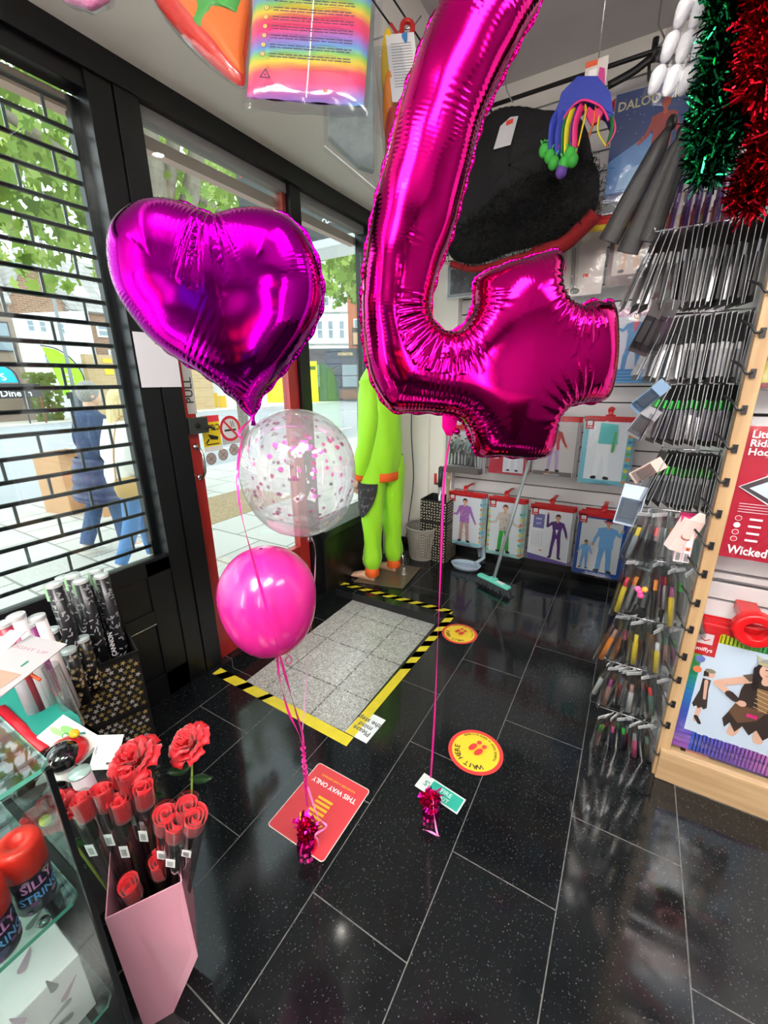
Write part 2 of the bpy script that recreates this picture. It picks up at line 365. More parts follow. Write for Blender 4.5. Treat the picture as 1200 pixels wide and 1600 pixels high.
# steel security grille: horizontal rods with short staggered uprights
b = MB(); mg = mat((34, 36, 38), .35, .6); mgl = mat((120, 124, 126), .3, .8)
zs = [.70+.0742*k for k in range(22)]
for k, z in enumerate(zs):
    b.tube([(-1.755, -.75, z), (-1.755, .965, z)], .0078, mg, 8)
    if k < len(zs)-1:
        y = .87-(.115 if k % 2 else 0)
        while y > -.75: b.bb(-1.7575, -1.7525, y-.0045, y+.0045, z, zs[k+1], mgl); y -= .235
b.bb(-1.77, -1.74, .94, .966, .66, 2.28, mg)
g = b.build('security_grille', label='black steel roller grille of rods with staggered uprights outside the left window', cat='grille')
# red door
d = thing('door_1', '', 'door', (-1.72, 1.14, 0)); del d['label']; del d['category']; d['kind'] = 'structure'
mr = mat((160, 36, 34), .3, coat=.3, var=.06, scale=4)
b = MB(); b.bb(-1.74, -1.69, 1.142, 1.212, -.02, 1.98, mr); b.bb(-1.74, -1.69, 1.82, 1.90, -.02, 1.98, mr); b.bb(-1.74, -1.69, 1.212, 1.82, -.02, .40, mr); b.bb(-1.74, -1.69, 1.212, 1.82, 1.92, 1.98, mr)
b.build('door_frame', d, bevel=.003)
MB().bb(-1.717, -1.713, 1.212, 1.82, .40, 1.92, glass).build('pane', d)
MB().bb(-1.717, -1.713, 1.14, 1.88, 2.02, 2.30, glass).build('window_3', kind='structure')
b = MB(); b.bb(-1.75, -1.685, 1.14, 1.905, 1.982, 2.02, BLK); b.bb(-1.75, -1.70, 1.88, 1.905, 2.02, 2.30, mat((150, 60, 48), .5)); b.build('trim_7', kind='structure')
h = MB(); h.tube(cat_rom([(-1.69, 1.185, 1.10), (-1.665, 1.185, 1.10), (-1.645, 1.185, 1.07), (-1.645, 1.185, 1.0), (-1.665, 1.185, .97), (-1.69, 1.185, .97)], 4), .006, CHROME)
h.cyl((-1.69, 1.185, 1.105), (-1.684, 1.185, 1.105), .014, .014, CHROME); h.cyl((-1.69, 1.185, .965), (-1.684, 1.185, .965), .014, .014, CHROME); h.build('door_handle', d)
h = MB(); h.bb(-1.69, -1.66, 1.15, 1.245, 1.165, 1.235, mat((70, 74, 72), .4, .6)); h.cyl((-1.662, 1.19, 1.2), (-1.652, 1.19, 1.2), .012, .011, BLKP); h.tube([(-1.655, 1.22, 1.185), (-1.65, 1.25, 1.19), (-1.65, 1.27, 1.175)], .006, BLKP, 6); h.build('lock', d, bevel=.002)
pf = Flat((-1.6885, 1.195, 1.36), (0, 1, 0), (0, 0, 1)); pf.slab(-.022, -.11, .022, .115, .001, mat((178, 178, 172), .4)); pf.text('PULL', .012, -.01, .05, mat((40, 40, 40), .5), rot=PI/2); pf.build('pull_plate', d)
# notice taped to the black post (its code left out)
f = Flat((-1.658, 1.055, 1.465), (0, 1, 0), (0, 0, 1)); f.slab(-.085, -.10, .085, .10, .0008, mat((214, 214, 220), .6)); f.rect(-.006, .06, .006, .064, mat((150, 150, 156), .5))
f.build('notice_sheet', label='white paper sheet taped to the black post beside the red door', cat='notice')
# downlight in the soffit; ceiling light panels, those behind the camera added for foil reflections
def downlight(x, y, z, r, e, lab):
    t = thing('downlight', lab, 'light', (x, y, z-.008)); b = MB(); b.lathe([(r*.8, z), (r, z), (r, z-.008), (r*.8, z-.008)], (x, y, 0), WHT, 24); b.build('rim', t)
    b = MB(); b.cyl((x, y, z-.001), (x, y, z-.004), r*.8, r*.8, mat((255, 250, 240), .5, em=e), 24); b.build('bulb', t); return t
downlight(-1.30, 1.52, SZ, .03, 30, 'small round downlight set in the white soffit over the door')
def panel(x, y, dx, dy, e, P, lab):
    t = thing('ceiling_light', lab, 'ceiling light', (x, y, CZ-.03)); b = MB(); b.bb(x-dx/2-.02, x+dx/2+.02, y-dy/2-.02, y+dy/2+.02, CZ-.03, CZ, WHT); b.build('frame', t)
    b = MB(); b.bb(x-dx/2, x+dx/2, y-dy/2, y+dy/2, CZ-.034, CZ-.0305, mat((255, 250, 244), .5, em=e)); b.build('diffuser', t)
panel(-.35, -1.2, .9, .9, 24, 0, 'added unseen white ceiling light panel nearest the balloons')
panel(.75, -.5, .6, 1.2, 30, 0, 'added unseen white ceiling light panel over the counter')
panel(-.1, -2.1, .6, 1.2, 34, 0, 'added unseen white ceiling light panel at the back of the shop')
panel(1.9, .6, .5, 1.1, 20, 0, 'square white ceiling light panel over the right aisle')
panel(1.5, 2.4, .9, .4, 14, 0, 'square white ceiling light panel near the far wall')
def fill_tube(x, y, z0, z1, e, lab):  # unseen tubes added behind the camera to brighten the soffit and packs
    t = thing('fill_tube', lab, 'light', (x, y, z0)); b = MB(); b.bb(x-.03, x+.03, y-.05, y-.02, z0-.03, z1+.03, WHT); b.build('batten', t); b = MB(); b.cyl((x, y, z0), (x, y, z1), .022, .022, mat((255, 248, 240), .5, em=e), 16); b.build('tube', t)
fill_tube(-1.25, -2.5, .6, 2.3, 95, 'unseen upright fill tube added behind the camera, left one'); fill_tube(2.1, -2.5, .6, 2.3, 95, 'unseen upright fill tube added behind the camera, right one'); fill_tube(.95, -2.5, .9, 2.3, 70, 'unseen upright fill tube added behind the camera, middle one')
# ================================================================== STREET
GZ = -.28
m_pave = brick_mat('paving_slabs', (176, 172, 166), (190, 186, 180), (130, 126, 120), .75, .6, .012, rough=.85)
slabs('floor', [(-7.4, -1.76, -14, 60)], GZ, m_pave)
m_road = mat((150, 152, 156), .9, var=.08, scale=.8)
slabs('floor', [(-23, -7.55, -14, 90)], GZ-.03, m_road, t=.05); slabs('floor', [(-60, -23.2, -14, 90)], GZ, mat((205, 196, 186), .9, var=.05, scale=.5))
slabs('trim_5', [(-7.55, -7.4, -14, 60), (-23.2, -23, -14, 90)], GZ+.002, mat((178, 176, 172), .8), t=.12)
b = MB()
for x in (-9.5, -14.6):
    for k in range(12): b.bb(x-.06, x+.06, -4+k*5, -1.5+k*5, GZ-.03, GZ-.026, mat((225, 225, 225), .8))
b.build('road_marking', kind='stuff', label='pale dashed lines painted on the grey road', cat='road marking')
b = MB(); b.bb(-5.4, -4.3, 3.0, 4.6, GZ, GZ+.006, mat((150, 128, 98), .95, var=.25, scale=30)); b.build('tree_pit', label='square of brown earth set in the pavement outside the door', cat='tree pit')

def P26(px, py, x=-26): v = FX(px, py, x); return v
m_brick = brick_mat('brown_brick', (150, 112, 88), (132, 98, 78), (168, 150, 134), .3, .1, .01, plane='yz', rough=.9)
m_tan = brick_mat('tan_brick', (186, 158, 118), (176, 148, 108), (190, 170, 140), .6, .2, .01, plane='yz', rough=.9)
m_slate = brick_mat('grey_slates', (150, 146, 142), (164, 160, 156), (130, 126, 124), .5, .3, .02, plane='yz', rough=.8)
m_pane = mat((130, 145, 155), .15); m_dkp = mat((44, 50, 58), .4)
def prism(b, ys, x0, x1, m): # yz polygon extruded along x
    n = len(ys); b.add([(x0, y, z) for y, z in ys]+[(x1, y, z) for y, z in ys], [tuple(range(n))[::-1], tuple(range(n, 2*n))]+[(i, (i+1) % n, n+(i+1) % n, n+i) for i in range(n)], m)
def win(root, y0, y1, z0, z1, x, fm=WHT, bars=True):
    b = MB(); b.bb(x, x+.08, y0, y1, z0, z1, fm); o = b.build('window', root)
    b = MB(); t = (y1-y0)*.1; b.bb(x+.08, x+.09, y0+t, y1-t, z0+t, (z0+z1)/2-t/2, m_pane); b.bb(x+.08, x+.09, y0+t, y1-t, (z0+z1)/2+t/2, z1-t, m_pane); b.build('pane', o)
# brown gabled house with white rendered front
r = thing('gabled_house', 'brown brick gabled house above a long white rendered wall across the road', 'house', (-28, 11, GZ))
b = MB(); prism(b, [(9.55, GZ), (12.2, GZ), (12.2, 5.2), (10.75, 7.2), (9.55, 5.0)], -31, -26.2, m_brick); b.build('gable_wall', r)
b = MB(); prism(b, [(9.5, GZ), (13.0, GZ), (13.0, 5.15), (9.55, 4.6)], -27, -26, mat((238, 240, 242), .8)); b.build('rendered_wall', r)
b = MB(); b.add([(-31, 12.2, 5.2), (-26.1, 12.2, 5.2), (-26.1, 10.75, 7.25), (-31, 10.75, 7.25), (-31, 9.5, 5.0), (-26.1, 9.5, 5.0)], [(0, 1, 2, 3), (3, 2, 5, 4)], m_slate); b.build('roof', r, solid=.1)
for y, z in ((10.1, 3.9), (10.6, 3.9), (11.4, 3.9), (10.5, 2.4)): win(r, y, y+.28, z, z+.5, -26.0)
win(r, 10.75, 10.95, 5.6, 6.1, -26.2)
r = thing('slate_roofed_house', 'brown brick house under a long grey slate roof with skylights', 'house', (-28, 16, GZ))
b = MB(); b.bb(-31, -26.3, 12.6, 22, GZ, 5.1, m_brick); b.build('wall', r)
b = MB(); b.add([(-26.1, 12.0, 5.1), (-26.1, 22, 5.1), (-29.0, 22, 8.1), (-29.0, 11.4, 8.1)], [(0, 1, 2, 3)], m_slate); b.build('roof', r, solid=.12)
for y in (12.9, 14.3, 17): b = MB(); b.add([(-26.8, y, 5.95), (-26.8, y+.8, 5.95), (-27.4, y+.8, 6.55), (-27.4, y, 6.55)], [(0, 1, 2, 3)], WHT); b.build('skylight', r, solid=.05)
for y, z in ((13.4, 3.9), (13.8, 2.5), (15.4, 3.9), (17, 3.9)): win(r, y, y+.9, z, z+.75, -26.3)
r = thing('dark_roofed_house', 'grey roofed house with a dark framed window at the left of the street view', 'house', (-28, 8, GZ))
b = MB(); b.bb(-31, -25.9, 3, 9.55, GZ, 5.0, mat((140, 122, 108), .9)); b.build('wall', r)
b = MB(); b.add([(-25.7, 3, 5.0), (-25.7, 9.6, 5.0), (-28.6, 10.2, 7.9), (-28.6, 3, 7.9)], [(0, 1, 2, 3)], m_slate); b.build('roof', r, solid=.12)
for y in (8.7, 7.4, 6): win(r, y, y+.62, 2.9, 4.2, -25.9, m_dkp)
r = thing('boundary_wall', 'tan brick yard wall with two yellow signs on it', 'wall', (-25, 14, GZ))
b = MB(); b.bb(-25.4, -25, 11.9, 19.5, GZ, 2.9, m_tan); b.build('wall', r)
b = MB(); b.bb(-25, -24.96, 12.75, 13.2, 1.9, 2.35, mat((250, 200, 40), .6)); b.build('sign', r); b = MB(); b.bb(-25, -24.96, 12.75, 13.2, 2.5, 2.7, mat((250, 200, 40), .6)); b.build('sign', r); b = MB(); b.bb(-25, -24.96, 13.8, 14.2, .9, 1.3, mat((230, 210, 90), .6)); b.build('sign', r)
# street lamp pole
b = MB(); p0 = FX(122, 640, -22.6); b.tube([(-22.6, p0.y, GZ), (-22.6, p0.y, 2.5), (-22.6, p0.y, 11)], [.09, .08, .05], mat((128, 132, 134), .5)); b.build('lamp_post', label='thin grey street lamp post on the far pavement', cat='lamp post')
def banner(name, lab, x, ys, c, mast, txt=None, tc=(255, 255, 255)):
    r = thing(name, lab, 'banner', (x, ys[0][0], GZ)); F = Flat((x, 0, 0), (0, 1, 0), (0, 0, 1), step=.01); F.poly(ys, mat(c, .5)); F.add([F.P(a, z, -2) for a, z in ys], [tuple(range(len(ys)))[::-1]], mat(c, .5))
    if txt: F.text(txt[0], txt[1], txt[2], txt[3], mat(tc, .5), rot=txt[4])
    F.build('cloth', r); b = MB(); b.tube([Vector((x, a, z)) for a, z in mast], .03, m_dkp, 6); b.build('mast', r)
banner('feather_banner', 'lime green feather banner with white letters across the road', -23.6, [(10.02, .9), (11.0, .9), (10.95, 1.9), (10.6, 2.55), (10.1, 2.95), (9.55, 3.05), (9.8, 2.0)], (160, 226, 20), cat_rom([(11.05, GZ), (11.02, .9), (10.97, 1.9), (10.62, 2.58), (10.12, 2.98), (9.5, 3.1)], 5), ('NOW', 10.55, 1.3, .45, PI/2))
banner('feather_banner', 'round-topped cyan banner at the left edge of the street view', -23.6, [(6.5, 1.5), (8.35, 1.5), (8.2, 2.0), (7.7, 2.35), (7.0, 2.6), (6.5, 2.6)], (20, 178, 212), cat_rom([(8.4, GZ), (8.38, 1.5), (8.22, 2.02), (7.72, 2.38), (7.0, 2.64), (6.4, 2.66)], 5), ('S', 7.9, 1.6, .4, .3))
F = Flat((-23.4, 0, 0), (0, 1, 0), (0, 0, 1), step=.01); F.slab(6.0, .85, 9.05, 1.45, .1, mat((45, 44, 44), .6)); F.rect(7.6, 1.25, 8.6, 1.34, mat((230, 170, 60), .5)); F.text('Dine In', 8.1, .93, .38, mat((245, 245, 245), .5))
for y in (6.5, 8.9): F.add([F.P(y, GZ, 1), F.P(y+.08, GZ, 1), F.P(y+.08, .9, 1), F.P(y, .9, 1)], [(0, 1, 2, 3)], mat((120, 60, 40), .6))
F.build('dine_in_banner', label='black Dine In banner stretched on posts across the road', cat='banner')
F = Flat((-23.3, 0, 0), (0, 1, 0), (0, 0, 1), step=.01); F.slab(10.0, .75, 11.2, 1.05, .1, mat((40, 42, 44), .5)); F.rect(10.4, .82, 10.55, .98, mat((150, 220, 60), .5)); F.rect(10.7, .88, 11.0, .93, WHT); F.slab(10.2, GZ, 11.1, .75, .3, mat((70, 76, 84), .6))
F.build('menu_stand', label='dark stand with a menu board below the green feather banner', cat='stand')
# pub facing down the street
pb = AT(480, 612, 38); pb.z = GZ; pe = AT(572, 606, 38); pe.z = GZ; U = (pe-pb).normalized(); N = U.cross(Vector((0, 0, 1))); W = (pe-pb).length
r = thing('corner_pub', 'white upper-storey pub with a dark painted ground floor and lanterns, far down the road', 'pub', (pb.x, pb.y, GZ))
def Fp(n=0): return Flat(pb+N*n, U, (0, 0, 1), step=.03)
F = Fp(); F.slab(-3, 0, W*.73, 10.2, 6, mat((226, 226, 224), .8)); F.slab(W*.73, 0, W+3, 13, 6, mat((176, 104, 74), .9))
for z in (4.75, 7.3, 10.0): F.rect(-3, z, W*.73, z+.18, mat((196, 196, 194), .8), hold=True)
F.build('wall', r)
F = Fp(.3); F.slab(-3, 0, W*.95, 4.5, .3, mat((70, 78, 92), .6)); F.rect(-3, 3.7, W*.95, 4.4, mat((60, 68, 82), .6)); F.rect(W*.55, 3.85, W*.8, 4.2, mat((110, 96, 78), .6)); F.text('HORATIA', W*.675, 3.92, .3, mat((220, 200, 150), .5)); F.rect(W*.36, .1, W*.5, 2.9, mat((60, 74, 60), .5)); F.rect(W*.56, .2, W*.93, 1.0, mat((120, 84, 66), .6)); F.build('pub_front', r)
for i, (u, z, ww, hh) in enumerate([(.02, 5.3, .55, 1.5), (.22, 5.3, .55, 1.5), (.4, 5.3, .5, 1.5), (.58, 5.3, .5, 1.5), (.1, 7.9, .6, 1.5), (.33, 7.9, .6, 1.5), (.53, 7.9, .6, 1.5), (.6, 1.2, 1.7, 2.0), (.1, 1.2, .8, 2.0), (.82, 5.5, .6, 1.4)]):
    F = Fp(.1 if z > 2 else .45); F.slab(W*u, z, W*u+ww, z+hh, .1, WHT if z > 2 else mat((70, 62, 56), .5)); o = F.build('window', r)
    F = Fp(.12 if z > 2 else .47); F.slab(W*u+.07, z+.07, W*u+ww-.07, z+hh/2-.04, .02, m_pane); F.slab(W*u+.07, z+hh/2+.04, W*u+ww-.07, z+hh-.07, .02, m_pane); F.build('pane', o)
F = Fp(1.0); F.slab(W*.80, 4.6, W*.9, 6.1, .08, mat((70, 66, 60), .5)); F.rect(W*.815, 4.75, W*.885, 5.7, mat((190, 150, 120), .5)); F.build('pub_sign', r)
F = Fp(1.4); F.slab(W*.08, 0, W*.22, 3.4, .1, mat((244, 226, 30), .5)); F.slab(W*.0, 0, W*.07, 2.9, .1, mat((150, 160, 150), .6)); F.rect(W*.1, 2.7, W*.2, 3.0, mat((60, 60, 40), .5)); F.build('yellow_sign_panel', label='tall yellow panel on the pavement before the distant pub', cat='sign')
F = Fp(1.4); F.slab(-W*.62, 0, -W*.3, 3.3, .1, mat((244, 226, 30), .5)); F.build('yellow_sign_panel', label='yellow panel seen just left of the door post, below the heart balloon', cat='sign')
# kiosk seen low through the door
k0 = AT(306, 628, 30); k0.z = GZ; k1 = AT(352, 624, 30); U2 = Vector((k1.x-k0.x, k1.y-k0.y, 0)).normalized()
F = Flat(k0, U2, (0, 0, 1), step=.02); F.slab(0, 0, 2.2, 2.6, 1.5, mat((238, 240, 240), .7)); F.rect(.0, 0, .75, 1.05, mat((150, 52, 60), .6)); F.rect(.8, 0, .95, 1.9, mat((190, 150, 40), .6), hold=True); F.rect(1.05, 0, 1.6, 1.0, mat((250, 206, 40), .6), hold=True); F.rect(1.65, 0, 2.2, .8, mat((248, 196, 60), .6), hold=True); F.text('STAR', .35, 1.8, .35, mat((90, 96, 100), .5)); F.build('market_stall', label='white stall with maroon and yellow panels across the road', cat='stall')
# projecting shop sign outside the window
r = thing('projecting_sign', 'dark projecting shop sign with orange-red letters hung outside over the window', 'sign', (-2.9, 3.2, 2.5))
b = MB(); b.bb(-3.42, -1.95, 3.2, 3.5, 2.52, 3.7, mat((52, 58, 62), .5)); b.bb(-3.42, -1.95, 3.2, 3.5, 2.46, 2.52, mat((210, 212, 212), .5)); b.bb(-1.96, -1.74, 3.3, 3.36, 2.9, 2.96, m_dkp); b.bb(-1.96, -1.74, 3.3, 3.36, 3.4, 3.46, m_dkp); b.build('sign_box', r)
F = Flat((0, 3.195, 0), (1, 0, 0), (0, 0, 1), step=.002); o2 = mat((236, 84, 52), .5)
F.text('Di', -3.22, 3.14, .34, o2); F.text('Sl', -2.86, 2.93, .34, o2); F.text('0', -3.0, 2.72, .13, WHT); F.text('20', -2.76, 2.76, .13, WHT); F.text('774', -2.40, 2.76, .17, WHT); F.text('on.co.uk', -2.42, 2.62, .085, WHT); F.build('lettering', r)
# stickers on the door glass (seen from behind: mirrored writing)
F = Flat((-1.711, 1.295, 1.155), (0, 1, 0), (0, 0, 1)); F.slab(-.05, -.085, .05, .08, .0006, mat((238, 214, 40), .5)); F.rect(-.05, .05, .05, .08, mat((216, 52, 66), .5)); K = mat((40, 38, 30), .5); F.text('CCTV', 0, .012, .038, K, mirror=True); F.poly([(-.02, -.005), (.035, -.02), (.03, -.035), (-.01, -.03)], K); F.limb((-.02, -.03), (-.035, -.045), .008, .008, K); F.rect(-.035, -.055, .035, -.05, K); F.rect(-.05, -.085, .05, -.062, mat((226, 226, 220), .5))
F.build('cctv_sticker', label='yellow CCTV warning sticker with reversed letters on the door glass', cat='sticker')
F = Flat((-1.711, 1.405, 1.165), (0, 1, 0), (0, 0, 1)); F.slab(-.055, -.075, .06, .03, .0005, mat((190, 192, 190), .5)); RD = mat((205, 40, 60), .45); F.disc(0, 0, .062, RD); F.disc(0, 0, .048, mat((205, 208, 208), .5)); F.rect(-.036, -.012, .034, -.003, K); F.limb((.01, .008), (.004, .034), .004, .004, K); F.limb((.022, .008), (.016, .034), .004, .004, K); F.limb((-.034, .036), (.036, -.036), .010, .010, RD)
F.build('no_smoking_sticker', label='round red and white no smoking sticker on the door glass', cat='sticker')
for i, (y, z, lb) in enumerate([(1.275, 1.035, 'nearest the handle'), (1.345, 1.045, 'in the middle of the row of three'), (1.413, 1.06, 'right one of the row of three')]):
    F = Flat((-1.711, y, z), (0, 1, 0), (0, 0, 1)); F.disc(0, 0, .029, mat((120, 104, 100), .5)); F.disc(0, 0, .026, mat((168, 156, 150), .5)); F.limb((-.018, .018), (.018, -.018), .003, .003, mat((130, 100, 96), .5)); F.limb((-.012, -.008), (.012, .008), .004, .003, mat((110, 90, 86), .5))
    F.build('round_sticker', label='small brown prohibition sticker on the door glass, '+lb, cat='sticker', group='round stickers on the door glass')
# ------------------------------------------------------------------ trees
def leafmat(c):
    k = ('leaf',)+tuple(c)
    if k in _M: return _M[k]
    m = bpy.data.materials.new('leaf'); m.use_nodes = True; n = m.node_tree; n.nodes.clear(); o = n.nodes.new('ShaderNodeOutputMaterial'); d = n.nodes.new('ShaderNodeBsdfDiffuse'); t = n.nodes.new('ShaderNodeBsdfTranslucent'); x = n.nodes.new('ShaderNodeMixShader')
    d.inputs[0].default_value = (*s2l(c), 1); t.inputs[0].default_value = (*s2l((min(255, c[0]+45), min(255, c[1]+40), c[2])), 1); x.inputs[0].default_value = .5
    n.links.new(d.outputs[0], x.inputs[1]); n.links.new(t.outputs[0], x.inputs[2]); n.links.new(x.outputs[0], o.inputs[0]); _M[k] = m; return m
LEAF = [leafmat(c) for c in ((104, 132, 72), (126, 152, 90), (82, 106, 62), (152, 172, 112))]
def tree(name, lab, base, limbs, blobs, n, size, rnd):
    r = thing(name, lab, 'tree', base, 'street trees beyond the shop window'); bark = mat((122, 112, 100), .9, bump=.6, scale=12, var=.2); b = MB()
    for pts, ra in limbs: q = cat_rom(pts, 4); b.tube(q, [ra[0]+(ra[1]-ra[0])*i/(len(q)-1) for i in range(len(q))], bark, 10)
    b.build('trunk', r); b = MB()
    for c, rad in blobs:
        k = int(n*rad[0]*rad[1]*rad[2])
        for _ in range(k):
            while True:
                v = Vector((rnd.uniform(-1, 1), rnd.uniform(-1, 1), rnd.uniform(-1, 1)))
                if v.length < 1: break
            p = Vector(c)+Vector((v.x*rad[0], v.y*rad[1], v.z*rad[2])); s = size*rnd.uniform(.6, 1.25)
            u = Vector((rnd.gauss(0, 1), rnd.gauss(0, 1), rnd.gauss(0, .35))).normalized(); t = u.orthogonal().normalized(); t = (t*math.cos(rnd.random()*6)+u.cross(t)*math.sin(1)).normalized(); q = u.cross(t)
            pts = []
            for a, rr in ((0, 1), (.45, .55), (.8, .95), (1.35, .5), (1.9, .8), (2.6, .35), (3.14, .45), (3.7, .35), (4.4, .8), (4.95, .5), (5.5, .95), (5.85, .55)): pts.append(p+(t*math.cos(a)+q*math.sin(a))*s*rr)
            b.add(pts, [tuple(range(12))], LEAF[rnd.choice((0, 0, 1, 1, 2, 3))])
    b.build('foliage', r)
rn = random.Random(3)
tb = Vector((-6.1, 4.0, GZ))
tree('street_tree', 'big plane tree with several grey limbs just outside, filling the window tops', tb,
     [([tb, (-6.1, 4.0, 1.5), (-6.0, 4.05, 3.0), (-6.0, 4.1, 4.6), (-6.2, 3.8, 6.5)], (.26, .15)), ([(-6.05, 4.0, 2.6), (-6.0, 4.6, 3.7), (-5.9, 5.0, 5.0), (-5.7, 5.4, 6.4)], (.15, .08)), ([(-6.05, 4.05, 2.9), (-6.1, 4.4, 3.9), (-6.0, 4.7, 5.2), (-6.0, 4.7, 6.6)], (.12, .06)),
      ([(-6.0, 4.05, 3.5), (-6.0, 3.0, 3.9), (-5.9, 2.0, 4.1), (-5.8, 1.0, 4.0)], (.07, .03)), ([(-6.0, 4.7, 4.0), (-5.9, 6.0, 3.7), (-5.8, 7.4, 3.4)], (.05, .02))],
     [((-6.3, 2.3, 3.9), (1.2, 1.7, 1.0)), ((-5.9, 1.0, 3.8), (1.2, 1.3, .9)), ((-7.0, 3.3, 3.6), (1.0, 1.3, .9)), ((-6.2, 5.0, 3.8), (1.0, 1.4, .7)), ((-6.4, 3.9, 4.9), (1.8, 3.0, .8)), ((-5.9, 6.6, 3.5), (.9, 1.4, .6)), ((-7.5, 2.3, 2.9), (.7, 1.5, .35))], 190, .13, rn)
tb2 = Vector((-8.4, 12.6, GZ))
tree('street_tree', 'second green street tree further along, seen above the white pub', tb2, [([tb2, (-8.4, 12.7, 2.0), (-8.3, 12.9, 4.5), (-8.2, 13.2, 7)], (.16, .1))],
     [((-8.4, 11.4, 5.1), (1.3, 2.6, 1.5)), ((-8.2, 13.5, 5.4), (1.3, 2.2, 1.7))], 160, .17, rn)
tb3 = Vector((-9.4, 8.2, GZ))
tree('street_tree', 'third street tree behind the first, light green with a thin trunk', tb3, [([tb3, (-9.4, 8.2, 2.5), (-9.3, 8.3, 5), (-9.3, 8.3, 7)], (.14, .08))],
     [((-9.4, 7.6, 5.2), (1.3, 2.6, 1.2)), ((-9.0, 4.4, 5.2), (1.2, 2.0, 1.1))], 130, .17, rn)
b = MB()
for _ in range(260):
    p = Vector((-24.6+rn.uniform(-.3, .3), 9.6+rn.uniform(-.6, .6), .0+rn.uniform(-.27, 1.9))); u = Vector((1, rn.uniform(-1, 1), rn.uniform(-1, 1))).normalized(); t = u.orthogonal().normalized()*.14; q = u.cross(t); b.quad(p-t, p+q, p+t, p-q, leafmat((110, 130, 80)))
b.build('shrub', label='small grey-green shrub behind the green feather banner', cat='shrub')
# cardboard boxes
m_card = mat((186, 142, 102), .85, var=.06, scale=6)
def cbox(x, y, z, sx, sy, sz, rz, lab):
    t = thing('cardboard_box', lab, 'box', (x, y, z)); M = Matrix.Translation((x, y, z)) @ Matrix.Rotation(rz, 4, 'Z'); b = MB()
    for a, c in (((-sx/2, 0, sz/2), (.01, sy, sz)), ((sx/2, 0, sz/2), (.01, sy, sz)), ((0, -sy/2, sz/2), (sx, .01, sz)), ((0, sy/2, sz/2), (sx, .01, sz)), ((0, 0, .005), (sx, sy, .01))): b.box(a, c, m_card, M=M)
    b.build('body', t); b = MB(); b.box((sx/2+.05, 0, sz+.03), (.14, sy, .006), m_card, M=M @ Matrix.Rotation(0, 4, 'Y')); b.box((-sx/2-.04, 0, sz-.03), (.1, sy, .006), m_card, M=M); b.build('flap', t)
_b1 = FZ(112, 800, GZ); _b2 = FZ(178, 798, GZ)
cbox(_b1.x-.1, _b1.y+.1, GZ, .5, .45, .8, .2, 'tall open cardboard box on the pavement behind the man')
cbox(_b2.x, _b2.y, GZ, .45, .4, .33, -.1, 'low open cardboard box on the pavement between the two people')
